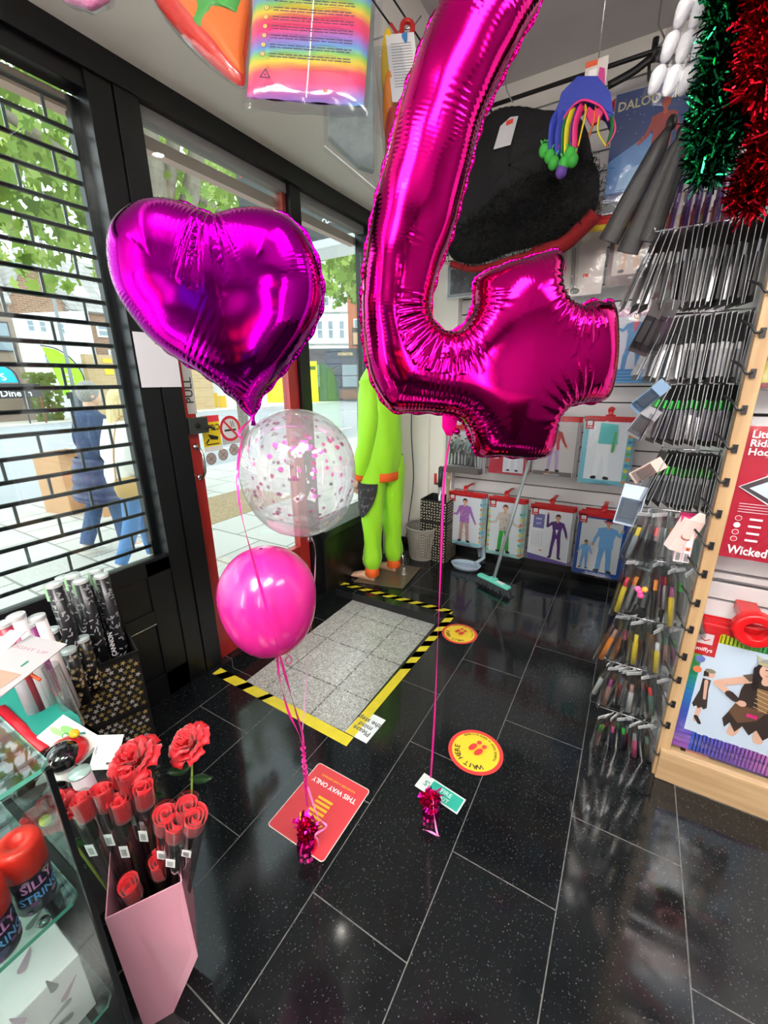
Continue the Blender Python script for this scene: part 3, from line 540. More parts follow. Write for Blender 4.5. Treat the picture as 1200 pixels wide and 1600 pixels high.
# ================================================================== BALLOONS
def inflate(outline, res, k, umaxh, wr, sub=8, kconc=None):
    """pillow mesh of an outline: Poisson height field with seam wrinkles. returns verts(u,v,h), faces"""
    O = np.array([(p.x, p.y) for p in cat_rom([(a, b, 0) for a, b in outline], sub, closed=True)])
    n = len(O); seg = np.roll(O, -1, 0)-O; L = np.hypot(*seg.T); m = np.maximum(1, np.round(L/.0016).astype(int))
    O = np.concatenate([O[i]+seg[i]*np.arange(m[i])[:, None]/m[i] for i in range(n)]); n = len(O)
    nx_, pv = np.roll(O, -1, 0), np.roll(O, 1, 0); arc = np.concatenate([[0], np.cumsum(np.hypot(*(nx_-O).T))[:-1]])
    area = .5*np.sum(O[:, 0]*nx_[:, 1]-nx_[:, 0]*O[:, 1]); sg = 1 if area > 0 else -1
    st = 9; a = O-np.roll(O, st, 0); c = np.roll(O, -st, 0)-O
    turn = sg*(a[:, 0]*c[:, 1]-a[:, 1]*c[:, 0])/(np.hypot(*a.T)*np.hypot(*c.T)+1e-9)/(st*.0016)   # curvature, negative where concave
    turn = np.convolve(np.concatenate([turn[-20:], turn, turn[:20]]), np.ones(25)/25, 'same')[20:-20]
    x0, y0 = O.min(0)-2*res; x1, y1 = O.max(0)+2*res; NX = int((x1-x0)/res)+1; NY = int((y1-y0)/res)+1
    gx, gy = np.meshgrid(x0+np.arange(NX)*res, y0+np.arange(NY)*res, indexing='ij'); P = np.stack([gx.ravel(), gy.ravel()], 1)
    ins = np.zeros(len(P), bool)
    for i in range(n):
        ax, ay = O[i]; bx, by = nx_[i]
        if ay == by: continue
        cnd = ((ay > P[:, 1]) != (by > P[:, 1])) & (P[:, 0] < (bx-ax)*(P[:, 1]-ay)/(by-ay)+ax); ins ^= cnd
    D = np.empty(len(P)); I = np.empty(len(P), int)
    for s in range(0, len(P), 4000):
        q = ((P[s:s+4000, None, :]-O[None])**2).sum(2); I[s:s+4000] = q.argmin(1); D[s:s+4000] = np.sqrt(q.min(1))
    snap = D < res*.5; valid = ins | snap; pos = P.copy(); pos[snap] = O[I[snap]]; D[snap] = 0
    inn = (ins & ~snap).reshape(NX, NY); u = np.zeros((NX, NY)); ii, jj = np.meshgrid(np.arange(NX), np.arange(NY), indexing='ij')
    red = inn & ((ii+jj) % 2 == 0); blk = inn & ((ii+jj) % 2 == 1); h2 = res*res
    for it in range(420):
        for msk in (red, blk):
            s = np.zeros_like(u); s[1:-1, 1:-1] = (u[2:, 1:-1]+u[:-2, 1:-1]+u[1:-1, 2:]+u[1:-1, :-2]+h2)/4; u[msk] += 1.93*(s[msk]-u[msk])
    h = k*np.sqrt(2*np.maximum(u.ravel(), 0)); h = umaxh*np.tanh(h/umaxh)
    d = D; A = arc[I]; tn = turn[I]; conc = np.clip(-tn/18, 0, 1); rs = np.random.RandomState(5)
    lam, amp, wid = wr; gate = np.clip(np.sin(A/.045+1.3)+np.sin(A/.031), 0, 1.3)/1.3
    ph = A/lam*2*PI+1.6*np.sin(A/.023); prof = np.clip(d/.006, 0, 1)
    w1 = amp*(.25+.75*gate)*np.exp(-d/wid)*np.sin(ph)*(1-.6*conc)
    ln = .06+.035*np.sin(A*37); w2 = 1.7*amp*conc*np.exp(-(d/ln)**2)*np.sin(A/(lam*1.15)*2*PI)
    w3 = .0016*np.sin(A/.035*2)*np.exp(-d/(wid*2.2))
    h = h+(w1+w2+w3)*prof
    idx = -np.ones(len(P), int); keep = np.where(valid)[0]; 
    ID = np.arange(NX*NY).reshape(NX, NY); F = []
    q = np.stack([ID[:-1, :-1], ID[1:, :-1], ID[1:, 1:], ID[:-1, 1:]], -1).reshape(-1, 4)
    vq = valid[q]; cnt = vq.sum(1); ctr_in = (ins[q] & ~snap[q]).any(1)
    F4 = q[(cnt == 4) & (ctr_in | ((D[q] == 0).all(1) & False))]; q3 = q[(cnt == 3) & ctr_in]; v3 = valid[q3]; F3 = [tuple(a[b]) for a, b in zip(q3, v3)]
    allf = [tuple(f) for f in F4]+F3; used = sorted({i for f in allf for i in f}); mp = {g: i for i, g in enumerate(used)}
    V = [(pos[g, 0], pos[g, 1], (h[g] if D[g] > 0 else 0)) for g in used]; FF = [tuple(mp[g] for g in f) for f in allf]
    return V, FF, O
def foil_balloon(name, lab, outline_px, P0, m, res, k, hmax, wr, back=1.0, flange=.006):
    pts = [VP(x, y, P0) for x, y in outline_px]; O = Vector(P0); O.z = 0
    uv = [((p-O).dot(HR), p.z) for p in pts]; V, F, OL = inflate(uv, res, k, hmax, wr)
    root = thing(name, lab, 'balloon', (O.x, O.y, min(p.z for p in pts)))
    W = lambda u, v, h: O+HR*u+Vector((0, 0, v))-HN*h
    b = MB(); b.add([W(a, c, h) for a, c, h in V], F, m, True); b.add([W(a, c, -h*back) for a, c, h in V], [f[::-1] for f in F], m, True)
    b.build('foil_skin', root)
    cen = OL.mean(0); n = len(OL); nx_ = np.roll(OL, -4, 0); pv = np.roll(OL, 4, 0); tg = nx_-pv; tg /= np.hypot(*tg.T)[:, None]+1e-9; area = .5*np.sum(OL[:, 0]*np.roll(OL, -1, 0)[:, 1]-np.roll(OL, -1, 0)[:, 0]*OL[:, 1])
    nr = np.stack([tg[:, 1], -tg[:, 0]], 1)*(1 if area > 0 else -1); b = MB(); ins = []; out = []
    for i in range(0, n, 2):
        wv = .0014*math.sin(i*.9); w_ = flange*(.75+.3*math.sin(i*.21)); ins.append(W(OL[i, 0]-nr[i, 0]*.002, OL[i, 1]-nr[i, 1]*.002, 0)); out.append(W(OL[i, 0]+nr[i, 0]*w_, OL[i, 1]+nr[i, 1]*w_, wv))
    k2 = len(ins); b.add(ins+out, [(i, (i+1) % k2, k2+(i+1) % k2, k2+i) for i in range(k2)], m, True); b.build('seam', root, solid=.0006)
    return root, W
m_heart = foil((176, 0, 160), .12, key='purple_foil'); m_four = foil((204, 8, 124), .11, key='magenta_foil')
HP = (-.686, .666, 0); FP = (-.398, .948, 0)
heart_px = [(349, 342), (362, 336), (375, 332), (409, 329), (443, 336), (471, 358), (491, 392), (503, 437), (503, 478), (488, 517), (464, 553), (436, 589), (409, 620), (402, 636), (395, 650), (386, 642), (376, 632), (354, 611), (317, 583), (283, 563), (249, 536), (221, 505), (197, 467), (184, 432), (179, 392), (184, 358), (201, 334), (231, 317), (266, 315), (300, 323), (325, 335), (340, 342)]
r, W = foil_balloon('heart_balloon', 'large purple foil heart balloon floating above two round balloons', heart_px, HP, m_heart, .0025, 1.25, .085, (.0085, .0017, .02))
b = MB(); tip = VP(395, 650, HP); b.tube([tip+Vector((0, 0, .01)), tip-Vector((0, 0, .008)), tip-Vector((0, 0, .02))], [.006, .003, .006], m_heart, 8); b.build('neck', r)
four_px = [(700, -30), (688, 5), (664, 55), (649, 97), (632, 142), (618, 190), (603, 250), (588, 310), (577, 360), (568, 420), (565, 480), (568, 535), (578, 585), (593, 618), (612, 641), (640, 644), (675, 645), (703, 648), (720, 656), (730, 672), (738, 695), (750, 712), (775, 711), (805, 714), (835, 715), (852, 712), (864, 697), (868, 675), (868, 652), (886, 634), (908, 630), (931, 628), (948, 620), (955, 598), (957, 560), (960, 515), (958, 480), (952, 470), (938, 472), (924, 470), (905, 478), (888, 474), (877, 462), (874, 444), (880, 418), (878, 400), (865, 391), (830, 401), (789, 413), (757, 426), (743, 436), (740, 460), (737, 484), (722, 509), (702, 519), (684, 510), (673, 488), (676, 458), (689, 412), (700, 385), (710, 355), (722, 308), (736, 255), (752, 195), (776, 140), (803, 85), (824, 45), (841, 15), (846, -10), (840, -40), (810, -60), (760, -62), (722, -50)]
r, W4 = foil_balloon('number_four_balloon', 'giant magenta foil balloon shaped like the number 4', four_px, FP, m_four, .0026, 1.12, .105, (.0085, .0019, .02))
b = MB()
tb_ = [VP(x, y, FP) for x, y in ((691, 646), (716, 646), (713, 668), (706, 680), (697, 680), (691, 668))]; b.add(tb_+[p+HN*.002 for p in tb_], [(0, 1, 2, 3, 4, 5), (11, 10, 9, 8, 7, 6)]+[(i, 6+i, 6+(i+1) % 6, (i+1) % 6) for i in range(6)], m_four)
c = VP(713, 674, FP); b.ell(c-HN*.006, (.009, .009, .008), m_four, 10, 6); b.build('valve_tab', r)
# round latex balloons
def round_balloon(name, lab, cpx, rad, P0, m, tail_px, tilt=0):
    c = VP(cpx[0], cpx[1], P0); root = thing(name, lab, 'balloon', (c.x, c.y, c.z-rad*1.3)); T = VP(tail_px[0], tail_px[1], P0); ax = (c-T).normalized(); L = (c-T).length
    M = Matrix.Translation(c) @ ax.to_track_quat('Z', 'Y').to_matrix().to_4x4(); prof = []
    for i in range(33):
        a = -PI/2+PI*i/32; z = math.sin(a); rr = math.cos(a)
        if z < 0: zz = z*(L-.012); rr *= (1+.06*z*z) if z > -.85 else 1.0
        else: zz = z*rad*1.02
        prof.append((max(rr*rad, .004), zz))
    b = MB(); b.lathe(prof, (0, 0, 0), m, 48, M=M); b.build('balloon_skin', root); k = MB()
    k.lathe([(.0045, -L+.014), (.003, -L+.006), (.0055, -L+.002), (.0075, -L-.004), (.006, -L-.005), (.002, -L-.002)], (0, 0, 0), mat((196, 20, 120), .35) if name[0] == 'p' else film((235, 235, 235), .3, key='latex_clear'), 14, M=M); k.build('knot', root)
    return root, c, T, M
m_pink = mat((206, 34, 134), .24, coat=.35)
rp_, cp_, Tp, Mp = round_balloon('pink_balloon', 'plain bright pink latex balloon, lowest of the three on the left string', (418, 928), .118, HP, m_pink, (432, 1023))
mcl = film((244, 244, 246), .07, .06, haze=.2, key='clear_latex', edge=.6)
rc_, cc_, Tc, Mc = round_balloon('confetti_balloon', 'clear round balloon holding pink and silver confetti dots, hung under the heart', (466, 733), .129, HP, mcl, (484, 842))
b = MB(); rn = random.Random(11); cm = [foil((220, 20, 150), .2, 'pink_confetti'), foil((170, 168, 172), .25, 'silver_confetti'), foil((200, 60, 160), .25, 'pink_confetti2')]
for i in range(190):
    if i < 70: th, z = rn.uniform(0, 2*PI), rn.uniform(.35, .98)
    else: th, z = rn.uniform(0, 2*PI), rn.uniform(-.95, .9)
    if i < 30: th = math.atan2(-CF.y, -CF.x)+rn.gauss(.25, .25); z = .45+rn.gauss(0, .14); z = min(.95, z)
    rr = math.sqrt(1-z*z)*.1255; nrm = Vector((math.cos(th)*rr, math.sin(th)*rr, z*.1255)); p = cc_+nrm; n_ = nrm.normalized(); u = n_.orthogonal().normalized(); v = n_.cross(u); s = rn.choice((.0042, .005, .0058))
    b.add([p+(u*math.cos(2*PI*k/10)+v*math.sin(2*PI*k/10))*s+n_*.0003*k for k in range(10)], [tuple(range(10))], cm[rn.choice((0, 0, 1, 1, 2))])
b.build('confetti', rc_, kind='stuff', label='pink and silver confetti dots')
# ribbons and foil weights
rib = mat((206, 24, 130), .28, coat=.4); rib2 = mat((236, 130, 190), .28, coat=.4)
def ribbon(name, lab, pts, m=rib, w=.0030, tw=.22, par=None, grp=None):
    q = cat_rom(pts, 8); b = MB(); b.tube(q, w, m, 6, flat=(1, .22), twist=tw, smooth=False)
    if par: return b.build(name, par, label=lab)
    return b.build(name, label=lab, cat='ribbon', group=grp)
def rpx(P0, *ps): return [VP(x, y, P0)-HN*(e[0] if e else 0) for x, y, *e in ps]
ribbon('balloon_ribbon', 'long magenta ribbon from the heart balloon over the pink balloon to its weight', rpx(HP, (396, 650, .01), (394, 690, .08), (405, 755, .14), (425, 850, .135), (446, 930, .135), (458, 1000, .11), (462, 1070, .05), (473, 1150, .0), (474, 1200, 0), (480, 1260, 0)))
ribbon('balloon_ribbon', 'short crimped magenta ribbon end hanging at the heart balloon tip', rpx(HP, (393, 655, .01), (378, 675, .02), (385, 690, .02), (381, 705, .03), (392, 712, .04)), w=.003)
ribbon('balloon_ribbon', 'magenta ribbon tied to the pink balloon knot', rpx(HP, (433, 1024), (437, 1060), (450, 1110), (468, 1150), (476, 1185), (480, 1255)))
ribbon('balloon_ribbon', 'pale ribbon hanging from the confetti balloon behind the pink one', rpx(HP, (485, 845, -.02), (488, 880, -.05), (484, 960, -.05), (478, 1060, -.02), (472, 1150, -.005), (476, 1190, 0)), m=mat((196, 140, 172), .4), w=.0018)
ribbon('balloon_ribbon', 'long straight magenta ribbon from the number 4 balloon down to the right weight', rpx(FP, (705, 676), (694, 750), (688, 900), (684, 1000), (679, 1120), (673, 1215)), tw=.12)
b = MB(); c0 = VP(475, 1185, HP)
for i in range(5): b.tube(circ_pts := [c0+Vector((.006*math.cos(a+i), .006*math.sin(a+i), .035-i*.022+.004*math.sin(2*a))) for a in [k*2*PI/12 for k in range(12)]], .0022, rib, 6)
pts = [c0+HR*(.007*math.sin(k*1.3))+Vector((0, 0, -.02-k*.0075)) for k in range(10)]; b.tube(cat_rom(pts, 4), .003, rib, 6, flat=(1, .3)); b.build('ribbon_knot', label='tight magenta knot gathering the three ribbons on the left', cat='ribbon')
b = MB(); kp = rpx(HP, (437, 1020), (448, 1022), (456, 1030), (452, 1038), (446, 1032), (450, 1026)); b.tube(cat_rom(kp, 5), .0014, rib, 6); b.build('ribbon_curl', label='small magenta ribbon curl at the pink balloon knot', cat='ribbon')
def weight(lab, base, h, seed, loops):
    rn = random.Random(seed); root = thing('balloon_weight', lab, 'balloon weight', (base.x, base.y, 0)); m = foil((226, 20, 140), .18, 'weight_foil'); b = MB(); rs = []
    for i, (r, z) in enumerate([(.022, .0), (.029, .004), (.030, .02), (.025, .035), (.014, .045), (.012, .052)]): rs.append([base+Vector(((r*(1+.1*math.sin(k*PI)))*math.cos(2*PI*k/28), (r*(1+.12*(k % 2)))*math.sin(2*PI*k/28), z)) for k in range(28)])
    b.rings(rs, m, smooth=False); b.build('wrapped_base', root); b = MB()
    for i in range(210):
        a = rn.uniform(0, 2*PI); e = rn.uniform(.1, 1.45); L = rn.uniform(.016, .044); o = base+Vector((0, 0, .045+rn.uniform(0, h-.055))); d = Vector((math.cos(a)*math.cos(e), math.sin(a)*math.cos(e), math.sin(e)*.6)); s = d.cross(Vector((0, 0, 1))).normalized()*rn.uniform(.0025, .006)
        t = Vector((rn.uniform(-1, 1), rn.uniform(-1, 1), rn.uniform(-1, 1)))*.006; p1 = o+d*L*.5+t; p2 = o+d*L; b.add([o-s, o+s, p1+s, p1-s, p2+s*.8-t, p2-s*.8+t], [(0, 1, 2, 3), (3, 2, 4, 5)], m)
    b.build('foil_shreds', root, kind='stuff'); return root
w1 = weight('magenta foil-wrapped weight standing on the red THIS WAY ONLY floor sticker', Vector((-.686, .666, 0)), .115, 1, 0)
w2 = weight('magenta foil-wrapped weight standing by the green fire exit label', Vector((-.398, .952, 0)), .10, 2, 0)
ribbon('ribbon_tail', 'glossy pink ribbon tail', rpx(HP, (482, 1225, .01), (498, 1265, .02), (512, 1275, .03), (495, 1288, .03), (497, 1300, .02), (500, 1312, .02)), m=rib2, w=.003, par=w1)
ribbon('ribbon_tail', 'glossy pink ribbon tail', [Vector((-.39, .945, .085)), Vector((-.375, .925, .05)), Vector((-.355, .905, .01)), Vector((-.345, .90, .006)), Vector((-.375, .90, .004)), Vector((-.40, .895, .003))], m=rib2, w=.003, par=w2)
# ================================================================== THINGS ON THE FLOOR
YEL = mat((206, 190, 44), .45, var=.08, scale=20); TBK = mat((26, 26, 26), .45)
def tape(lab, p0, p1, width, dirn, pattern, skew):
    """floor tape from p0 to p1 (2D), width along dirn; pattern: list of (length, black?)"""
    p0 = Vector((*p0, 0)); p1 = Vector((*p1, 0)); U = (p1-p0).normalized(); V = Vector((*dirn, 0)).normalized(); F = Flat(p0+Vector((0, 0, .0008)), U, V); 
    if F.N.z < 0: F.N = -F.N
    L = (p1-p0).length; F.poly([(0, 0), (L, 0), (L, width), (0, width)], YEL); x = 0
    for ln, bk in pattern:
        if x >= L: break
        if bk: F.poly([(max(0, x), 0), (min(L, x+ln), 0), (min(L, x+ln+skew), width), (min(L, max(0, x+skew)), width)], TBK, hold=(x > 0))
        x += ln
    for i, f in enumerate(F.f):
        a, b_, c = [Vector(F.v[j]) for j in f[:3]]
        if (b_-a).cross(c-a).z < 0: F.f[i] = f[::-1]
    return F.build('hazard_tape', label=lab, cat='tape')
st = [(.045, 0), (.05, 1)]*20
tape('yellow and black striped floor tape along the far edge of the sunken mat', (-1.68, 2.135), (-.81, 2.16), .048, (0, 1), st, .05)
tape('floor tape along the right edge of the sunken mat, striped then plain yellow', (-.845, 1.09), (-.825, 2.15), .045, (1, 0), [(.46, 0)]+[(.055, 1), (.055, 0)]*10, .03)
tape('worn yellow floor tape along the near edge of the sunken mat', (-1.63, 1.055), (-.80, 1.035), .05, (0, 1), [(.02, 0), (.06, 1), (.09, 0), (.05, 1), (.10, 0), (.03, 1), (.6, 0)], .03)
b = MB(); b.bb(RX0, RX1, RY1, RY1+.004, RZ, -.001, mat((34, 36, 38), .3)); b.build('trim_6', kind='structure')
def fl(px, py, z=.001): return FZ(px, py, z)
def quadF(tl, tr, br, bl):
    """flat frame from the pixel corners of a thing lying on the floor: origin centre, size"""
    A, B_, C_, D_ = fl(*tl), fl(*tr), fl(*br), fl(*bl); c = (A+B_+C_+D_)/4; U = ((B_-A)+(C_-D_)).normalized(); V = Vector((-U.y, U.x, 0)); w_ = ((B_-A).length+(C_-D_).length)/2; h_ = ((A-D_).length+(B_-C_).length)/2
    return Flat(c, U, V), w_, h_
# handwritten note: reads from the doorway side
F, w_, h_ = quadF((573, 1163), (539, 1142), (570, 1110), (602, 1124)); F.slab(-w_/2, -h_/2, w_/2, h_/2, .0008, mat((214, 220, 222), .6)); INK = mat((70, 74, 84), .6)
F2 = F; 
for t_, y_ in (('Please', .028), ('mind', 0), ('the step', -.03)): F.text(t_, 0, y_-.008, .034, INK)
F.build('handwritten_note', label='white handwritten note reading Please mind the step, taped at the mat corner', cat='note')
# wait here stickers
def wait_sticker(lab, c, r, ang):
    U = Vector((math.cos(ang), math.sin(ang), 0)); V = Vector((-U.y, U.x, 0)); F = Flat(Vector((*c, .0012)), U, V); RR = mat((206, 62, 60), .4, var=.05); YY = mat((226, 196, 52), .4); F.disc(0, 0, r, RR, seg=40); F.disc(0, 0, r*.86, YY, seg=40); KK = mat((40, 30, 30), .5)
    F.arc_text('WAIT HERE', 0, 0, r*.58, r*.27, KK, PI/2+.95, -.24); F.arc_text('PLEASE KEEP A SAFE DISTANCE', 0, 0, r*.76, r*.12, KK, -PI/2-1.25, .1, inward=True)
    for sg in (-1, 1): F.disc(sg*r*.14, -r*.0, r*.11, RR, r*.2, 18); F.disc(sg*r*.12, -r*.33, r*.085, RR, r*.1, 14)
    F.build('floor_sticker', label=lab, cat='sticker')
wait_sticker('round red and yellow WAIT HERE floor sticker nearer the camera', fl(743, 1174)[:2], .105, PI-.42)
wait_sticker('smaller-looking round WAIT HERE floor sticker near the mat corner', fl(718, 990)[:2], .10, PI-.42)
# THIS WAY ONLY
F, w_, h_ = quadF((514, 1327), (437, 1275), (492, 1207), (561, 1246)); RR = mat((196, 58, 66), .4, var=.06, scale=12); E2 = mat((214, 196, 190), .5)
def rrect(F, x0, y0, x1, y1, r, m):
    pts = []
    for cx, cy_, a in ((x1-r, y1-r, 0), (x0+r, y1-r, PI/2), (x0+r, y0+r, PI), (x1-r, y0+r, 1.5*PI)): pts += [(cx+r*math.cos(a+k*PI/8), cy_+r*math.sin(a+k*PI/8)) for k in range(5)]
    F.poly(pts, m)
hw, hh = .115, .135
rrect(F, -hw, -hh, hw, hh, .012, E2); rrect(F, -hw+.003, -hh+.003, hw-.003, hh-.003, .01, RR)
F.text('THIS WAY ONLY', 0, -hh+.055, .0245, WHT); F.text('PLEASE KEEP A SAFE DISTANCE', 0, -hh+.032, .0105, mat((230, 170, 50), .5)); G = mat((226, 176, 40), .45)
for k in range(5): F.rect(-.03, -.03+k*.016, .03, -.021+k*.016, G)
F.poly([(-.05, .05), (.05, .05), (0, .1)], G)
F.build('floor_sticker', label='red square THIS WAY ONLY floor sticker under the left weight', cat='sticker')
F, w_, h_ = quadF((658, 1209), (733, 1248), (716, 1279), (647, 1222)); F.slab(-.085, -.032, .085, .032, .0006, mat((196, 204, 204), .5)); F.rect(-.04, -.027, .08, .027, mat((40, 160, 140), .5)); F.text('FIRE', .02, .002, .024, mat((180, 224, 210), .5)); F.text('EXIT', .02, -.022, .022, mat((180, 224, 210), .5)); F.text("S'", -.055, -.01, .03, mat((40, 130, 120), .5))
F.build('fire_exit_label', label='torn green and white fire exit label lying on the floor under the right weight', cat='label')
# ------------------------------------------------------------------ broom, dustpan, basket, umbrella box
bc = FZ(775, 915, .03); r = thing('broom', 'long-handled broom with a mint head leaning against the far wall', 'broom', (bc.x, bc.y, 0)); mint = mat((110, 214, 196), .4); a0 = FZ(748, 898, .05); a1 = FZ(796, 921, .05); d = (a1-a0).normalized(); n_ = Vector((-d.y, d.x, 0)); ctr = (a0+a1)/2
b = MB(); M = Matrix(((d.x, n_.x, 0, ctr.x), (d.y, n_.y, 0, ctr.y), (0, 0, 1, .055), (0, 0, 0, 1))); b.box((0, 0, 0), (.27, .045, .022), mint, M=M); b.box((0, 0, .018), (.06, .035, .02), mint, M=M); b.build('head', r, bevel=.008)
b = MB(); f_ = Flat(Vector((ctr.x, ctr.y, .0668)), d, n_); f_.rect(.03, -.015, .09, .015, mat((230, 235, 235), .4)); f_.build('sticker', r)
rn = random.Random(4)
for i in range(420):
    u = rn.uniform(-.125, .13); v = rn.uniform(-.018, .018); p = ctr+d*u+n_*v; q = p+d*(u*.28)+n_*(v*.8); b.quad(Vector((p.x, p.y, .045)), Vector((p.x, p.y, .045))+d*.0015, Vector((q.x, q.y, .0))+d*.002, Vector((q.x, q.y, .0)), mat((70, 74, 80), .7))
b.build('bristles', r, kind='stuff'); top = FY(836, 690, 2.93); b = MB(); b.tube([ctr+Vector((0, 0, .02)), top], .0115, mat((160, 170, 174), .35, .3), 12); b.build('handle', r)
pc = FZ(727, 888, 0); r = thing('dustpan', 'pale blue-grey plastic dustpan on the floor beside the broom', 'dustpan', (pc.x, pc.y, 0)); mb_ = mat((168, 184, 204), .4); b = MB()
b.rings([[pc+Vector((.12*s1*math.cos(t)*(1 if math.cos(t) > 0 else .95), .075*s1*math.sin(t), z)) for t in [2*PI*k/24 for k in range(24)]] for s1, z in ((.8, 0), (1, .04), (.96, .04), (.78, .006))], mb_, caps=False); b.add([pc+Vector((.094*math.cos(2*PI*k/24), .058*math.sin(2*PI*k/24), .005)) for k in range(24)], [tuple(range(24))], mb_); b.build('pan', r, solid=.002)
b = MB(); b.tube([pc+Vector((.06, .05, .035)), pc+Vector((.10, .12, .06)), pc+Vector((.07, .20, .14))], .013, mb_, 10, flat=(1.4, .5)); b.build('handle', r)
hb = FZ(750, 880, 0); r = thing('hand_brush', 'grey-blue hand brush leaning behind the dustpan', 'brush', (hb.x, hb.y, 0)); b = MB(); g_ = mat((120, 130, 144), .5); b.tube([hb+Vector((0, .02, .01)), hb+Vector((-.03, .08, .06)), hb+Vector((-.07, .14, .13))], [.012, .011, .015], g_, 10, flat=(1.5, .6)); b.build('handle', r); b = MB(); b.tube([hb+Vector((.03, -.02, .012)), hb+Vector((-.01, .03, .03))], .02, mat((60, 64, 70), .8), 10, flat=(1.2, .6)); b.build('bristles', r)
wc = FZ(663, 866, 0); wc.y -= .05; r = thing('waste_basket', 'grey-beige perforated plastic waste basket by the mannequin', 'bin', (wc.x, wc.y, 0)); mw = mat((160, 154, 146), .6); b = MB(); rb, rt, hh = .098, .132, .26; N = 44; rows = 22
for i in range(rows):
    for j in range(N):
        z0 = hh*i/rows; z1 = hh*(i+1)/rows; solid = i in (0, rows-1, rows-2)
        for (u0, u1, y0, y1) in (((0, 1, 0, 1),) if solid else ((0, .45, 0, 1), (.45, 1, 0, .45))):
            pts = []
            for uu, vv in ((u0, y0), (u1, y0), (u1, y1), (u0, y1)): a = 2*PI*(j+uu)/N; z = z0+(z1-z0)*vv; rr = rb+(rt-rb)*z/hh; pts.append((wc.x+rr*math.cos(a), wc.y+rr*math.sin(a), z))
            b.add(pts, [(0, 1, 2, 3)], mw)
b.lathe([(.001, .004), (rb, .004)], wc, mw, N); b.lathe([(rt, hh), (rt+.006, hh), (rt+.006, hh+.012), (rt-.003, hh+.012), (rt-.003, hh)], (wc.x, wc.y, 0), mw, 44); b.build('basket', r, solid=.0015)
# dotted box with a pump and a brush standing in it
bx = Vector((-1.245, 2.955, 0)); r = thing('dotted_box', 'black box with cream dots standing behind the waste basket', 'box', bx); mk = mat((24, 22, 22), .6); dt = mat((226, 214, 178), .5); hw = .11; H = .50
b = MB()
for a, c in (((0, -hw, H/2), (2*hw, .006, H)), ((0, hw, H/2), (2*hw, .006, H)), ((-hw, 0, H/2), (.006, 2*hw, H)), ((hw, 0, H/2), (.006, 2*hw, H)), ((0, 0, .01), (2*hw, 2*hw, .01))): b.box(bx+Vector(a), c, mk)
b.bb(bx.x-hw-.003, bx.x+hw+.003, bx.y-hw-.004, bx.y-hw+.002, H-.17, H-.165, mat((8, 8, 8), .5)); b.build('body', r)
rn = random.Random(8)
for O_, U_ in (((bx.x, bx.y-hw-.0045, 0), (1, 0, 0)), ((bx.x+hw+.004, bx.y, 0), (0, 1, 0))):
    F = Flat(O_, U_, (0, 0, 1))
    for i in range(10):
        for j in range(22):
            if abs(.0225*j+.01-(H-.167)) < .009: continue
            F.disc(-hw+.01+i*.0218+rn.uniform(-.003, .003), .01+j*.0225+rn.uniform(-.003, .003), .0052, dt, seg=8, hold=(i+j > 0))
    F.build('dot_print', r, kind='stuff')
pt = FY(688, 745, 2.92); b = MB(); b.cyl((pt.x, 2.92, .30), (pt.x+.003, 2.92, .60), .014, .014, mat((190, 192, 198), .25, .8)); r2 = thing('balloon_pump', 'silver and black hand pump with a red clip sticking out of the dotted box', 'pump', (pt.x, 2.92, .3)); b.build('barrel', r2)
b = MB(); b.cyl((pt.x, 2.92, .60), (pt.x+.003, 2.92, .74), .017, .019, mat((60, 62, 66), .35, .3)); b.ell((pt.x+.003, 2.92, .74), .019, mat((60, 62, 66), .35, .3), 14, 8); b.build('grip', r2, label='black grip'); b = MB(); b.box((pt.x-.035, 2.91, .66), (.02, .012, .08), mat((200, 24, 40), .4)); b.box((pt.x-.02, 2.91, .62), (.05, .012, .015), mat((60, 20, 20), .4)); b.build('clip', r2, bevel=.003, label='red clip')
pb_ = FY(701, 750, 2.97); b = MB(); b.cyl((pb_.x-.01, 2.97, .2), (pb_.x, 2.97, .62), .010, .010, mat((150, 136, 110), .5)); b.lathe([(.010, .62), (.017, .65), (.018, .67), (.012, .675), (.012, .70), (.02, .71), (.022, .73), (.001, .735)], (pb_.x, 2.97, 0), mat((170, 150, 124), .5), 14); b.build('wooden_pole', label='brown wooden pole end standing in the dotted box beside the pump', cat='pole')
cb = cat_rom([(-1.55, 3.07, 1.4), (-1.56, 3.07, 1.0), (-1.535, 3.07, .6), (-1.57, 3.06, .25), (-1.6, 3.05, .02)], 6); b = MB(); b.tube(cb, .004, mat((60, 64, 80), .5), 6); b.build('power_cable', label='thin dark cable hanging down the white corner pillar', cat='cable')
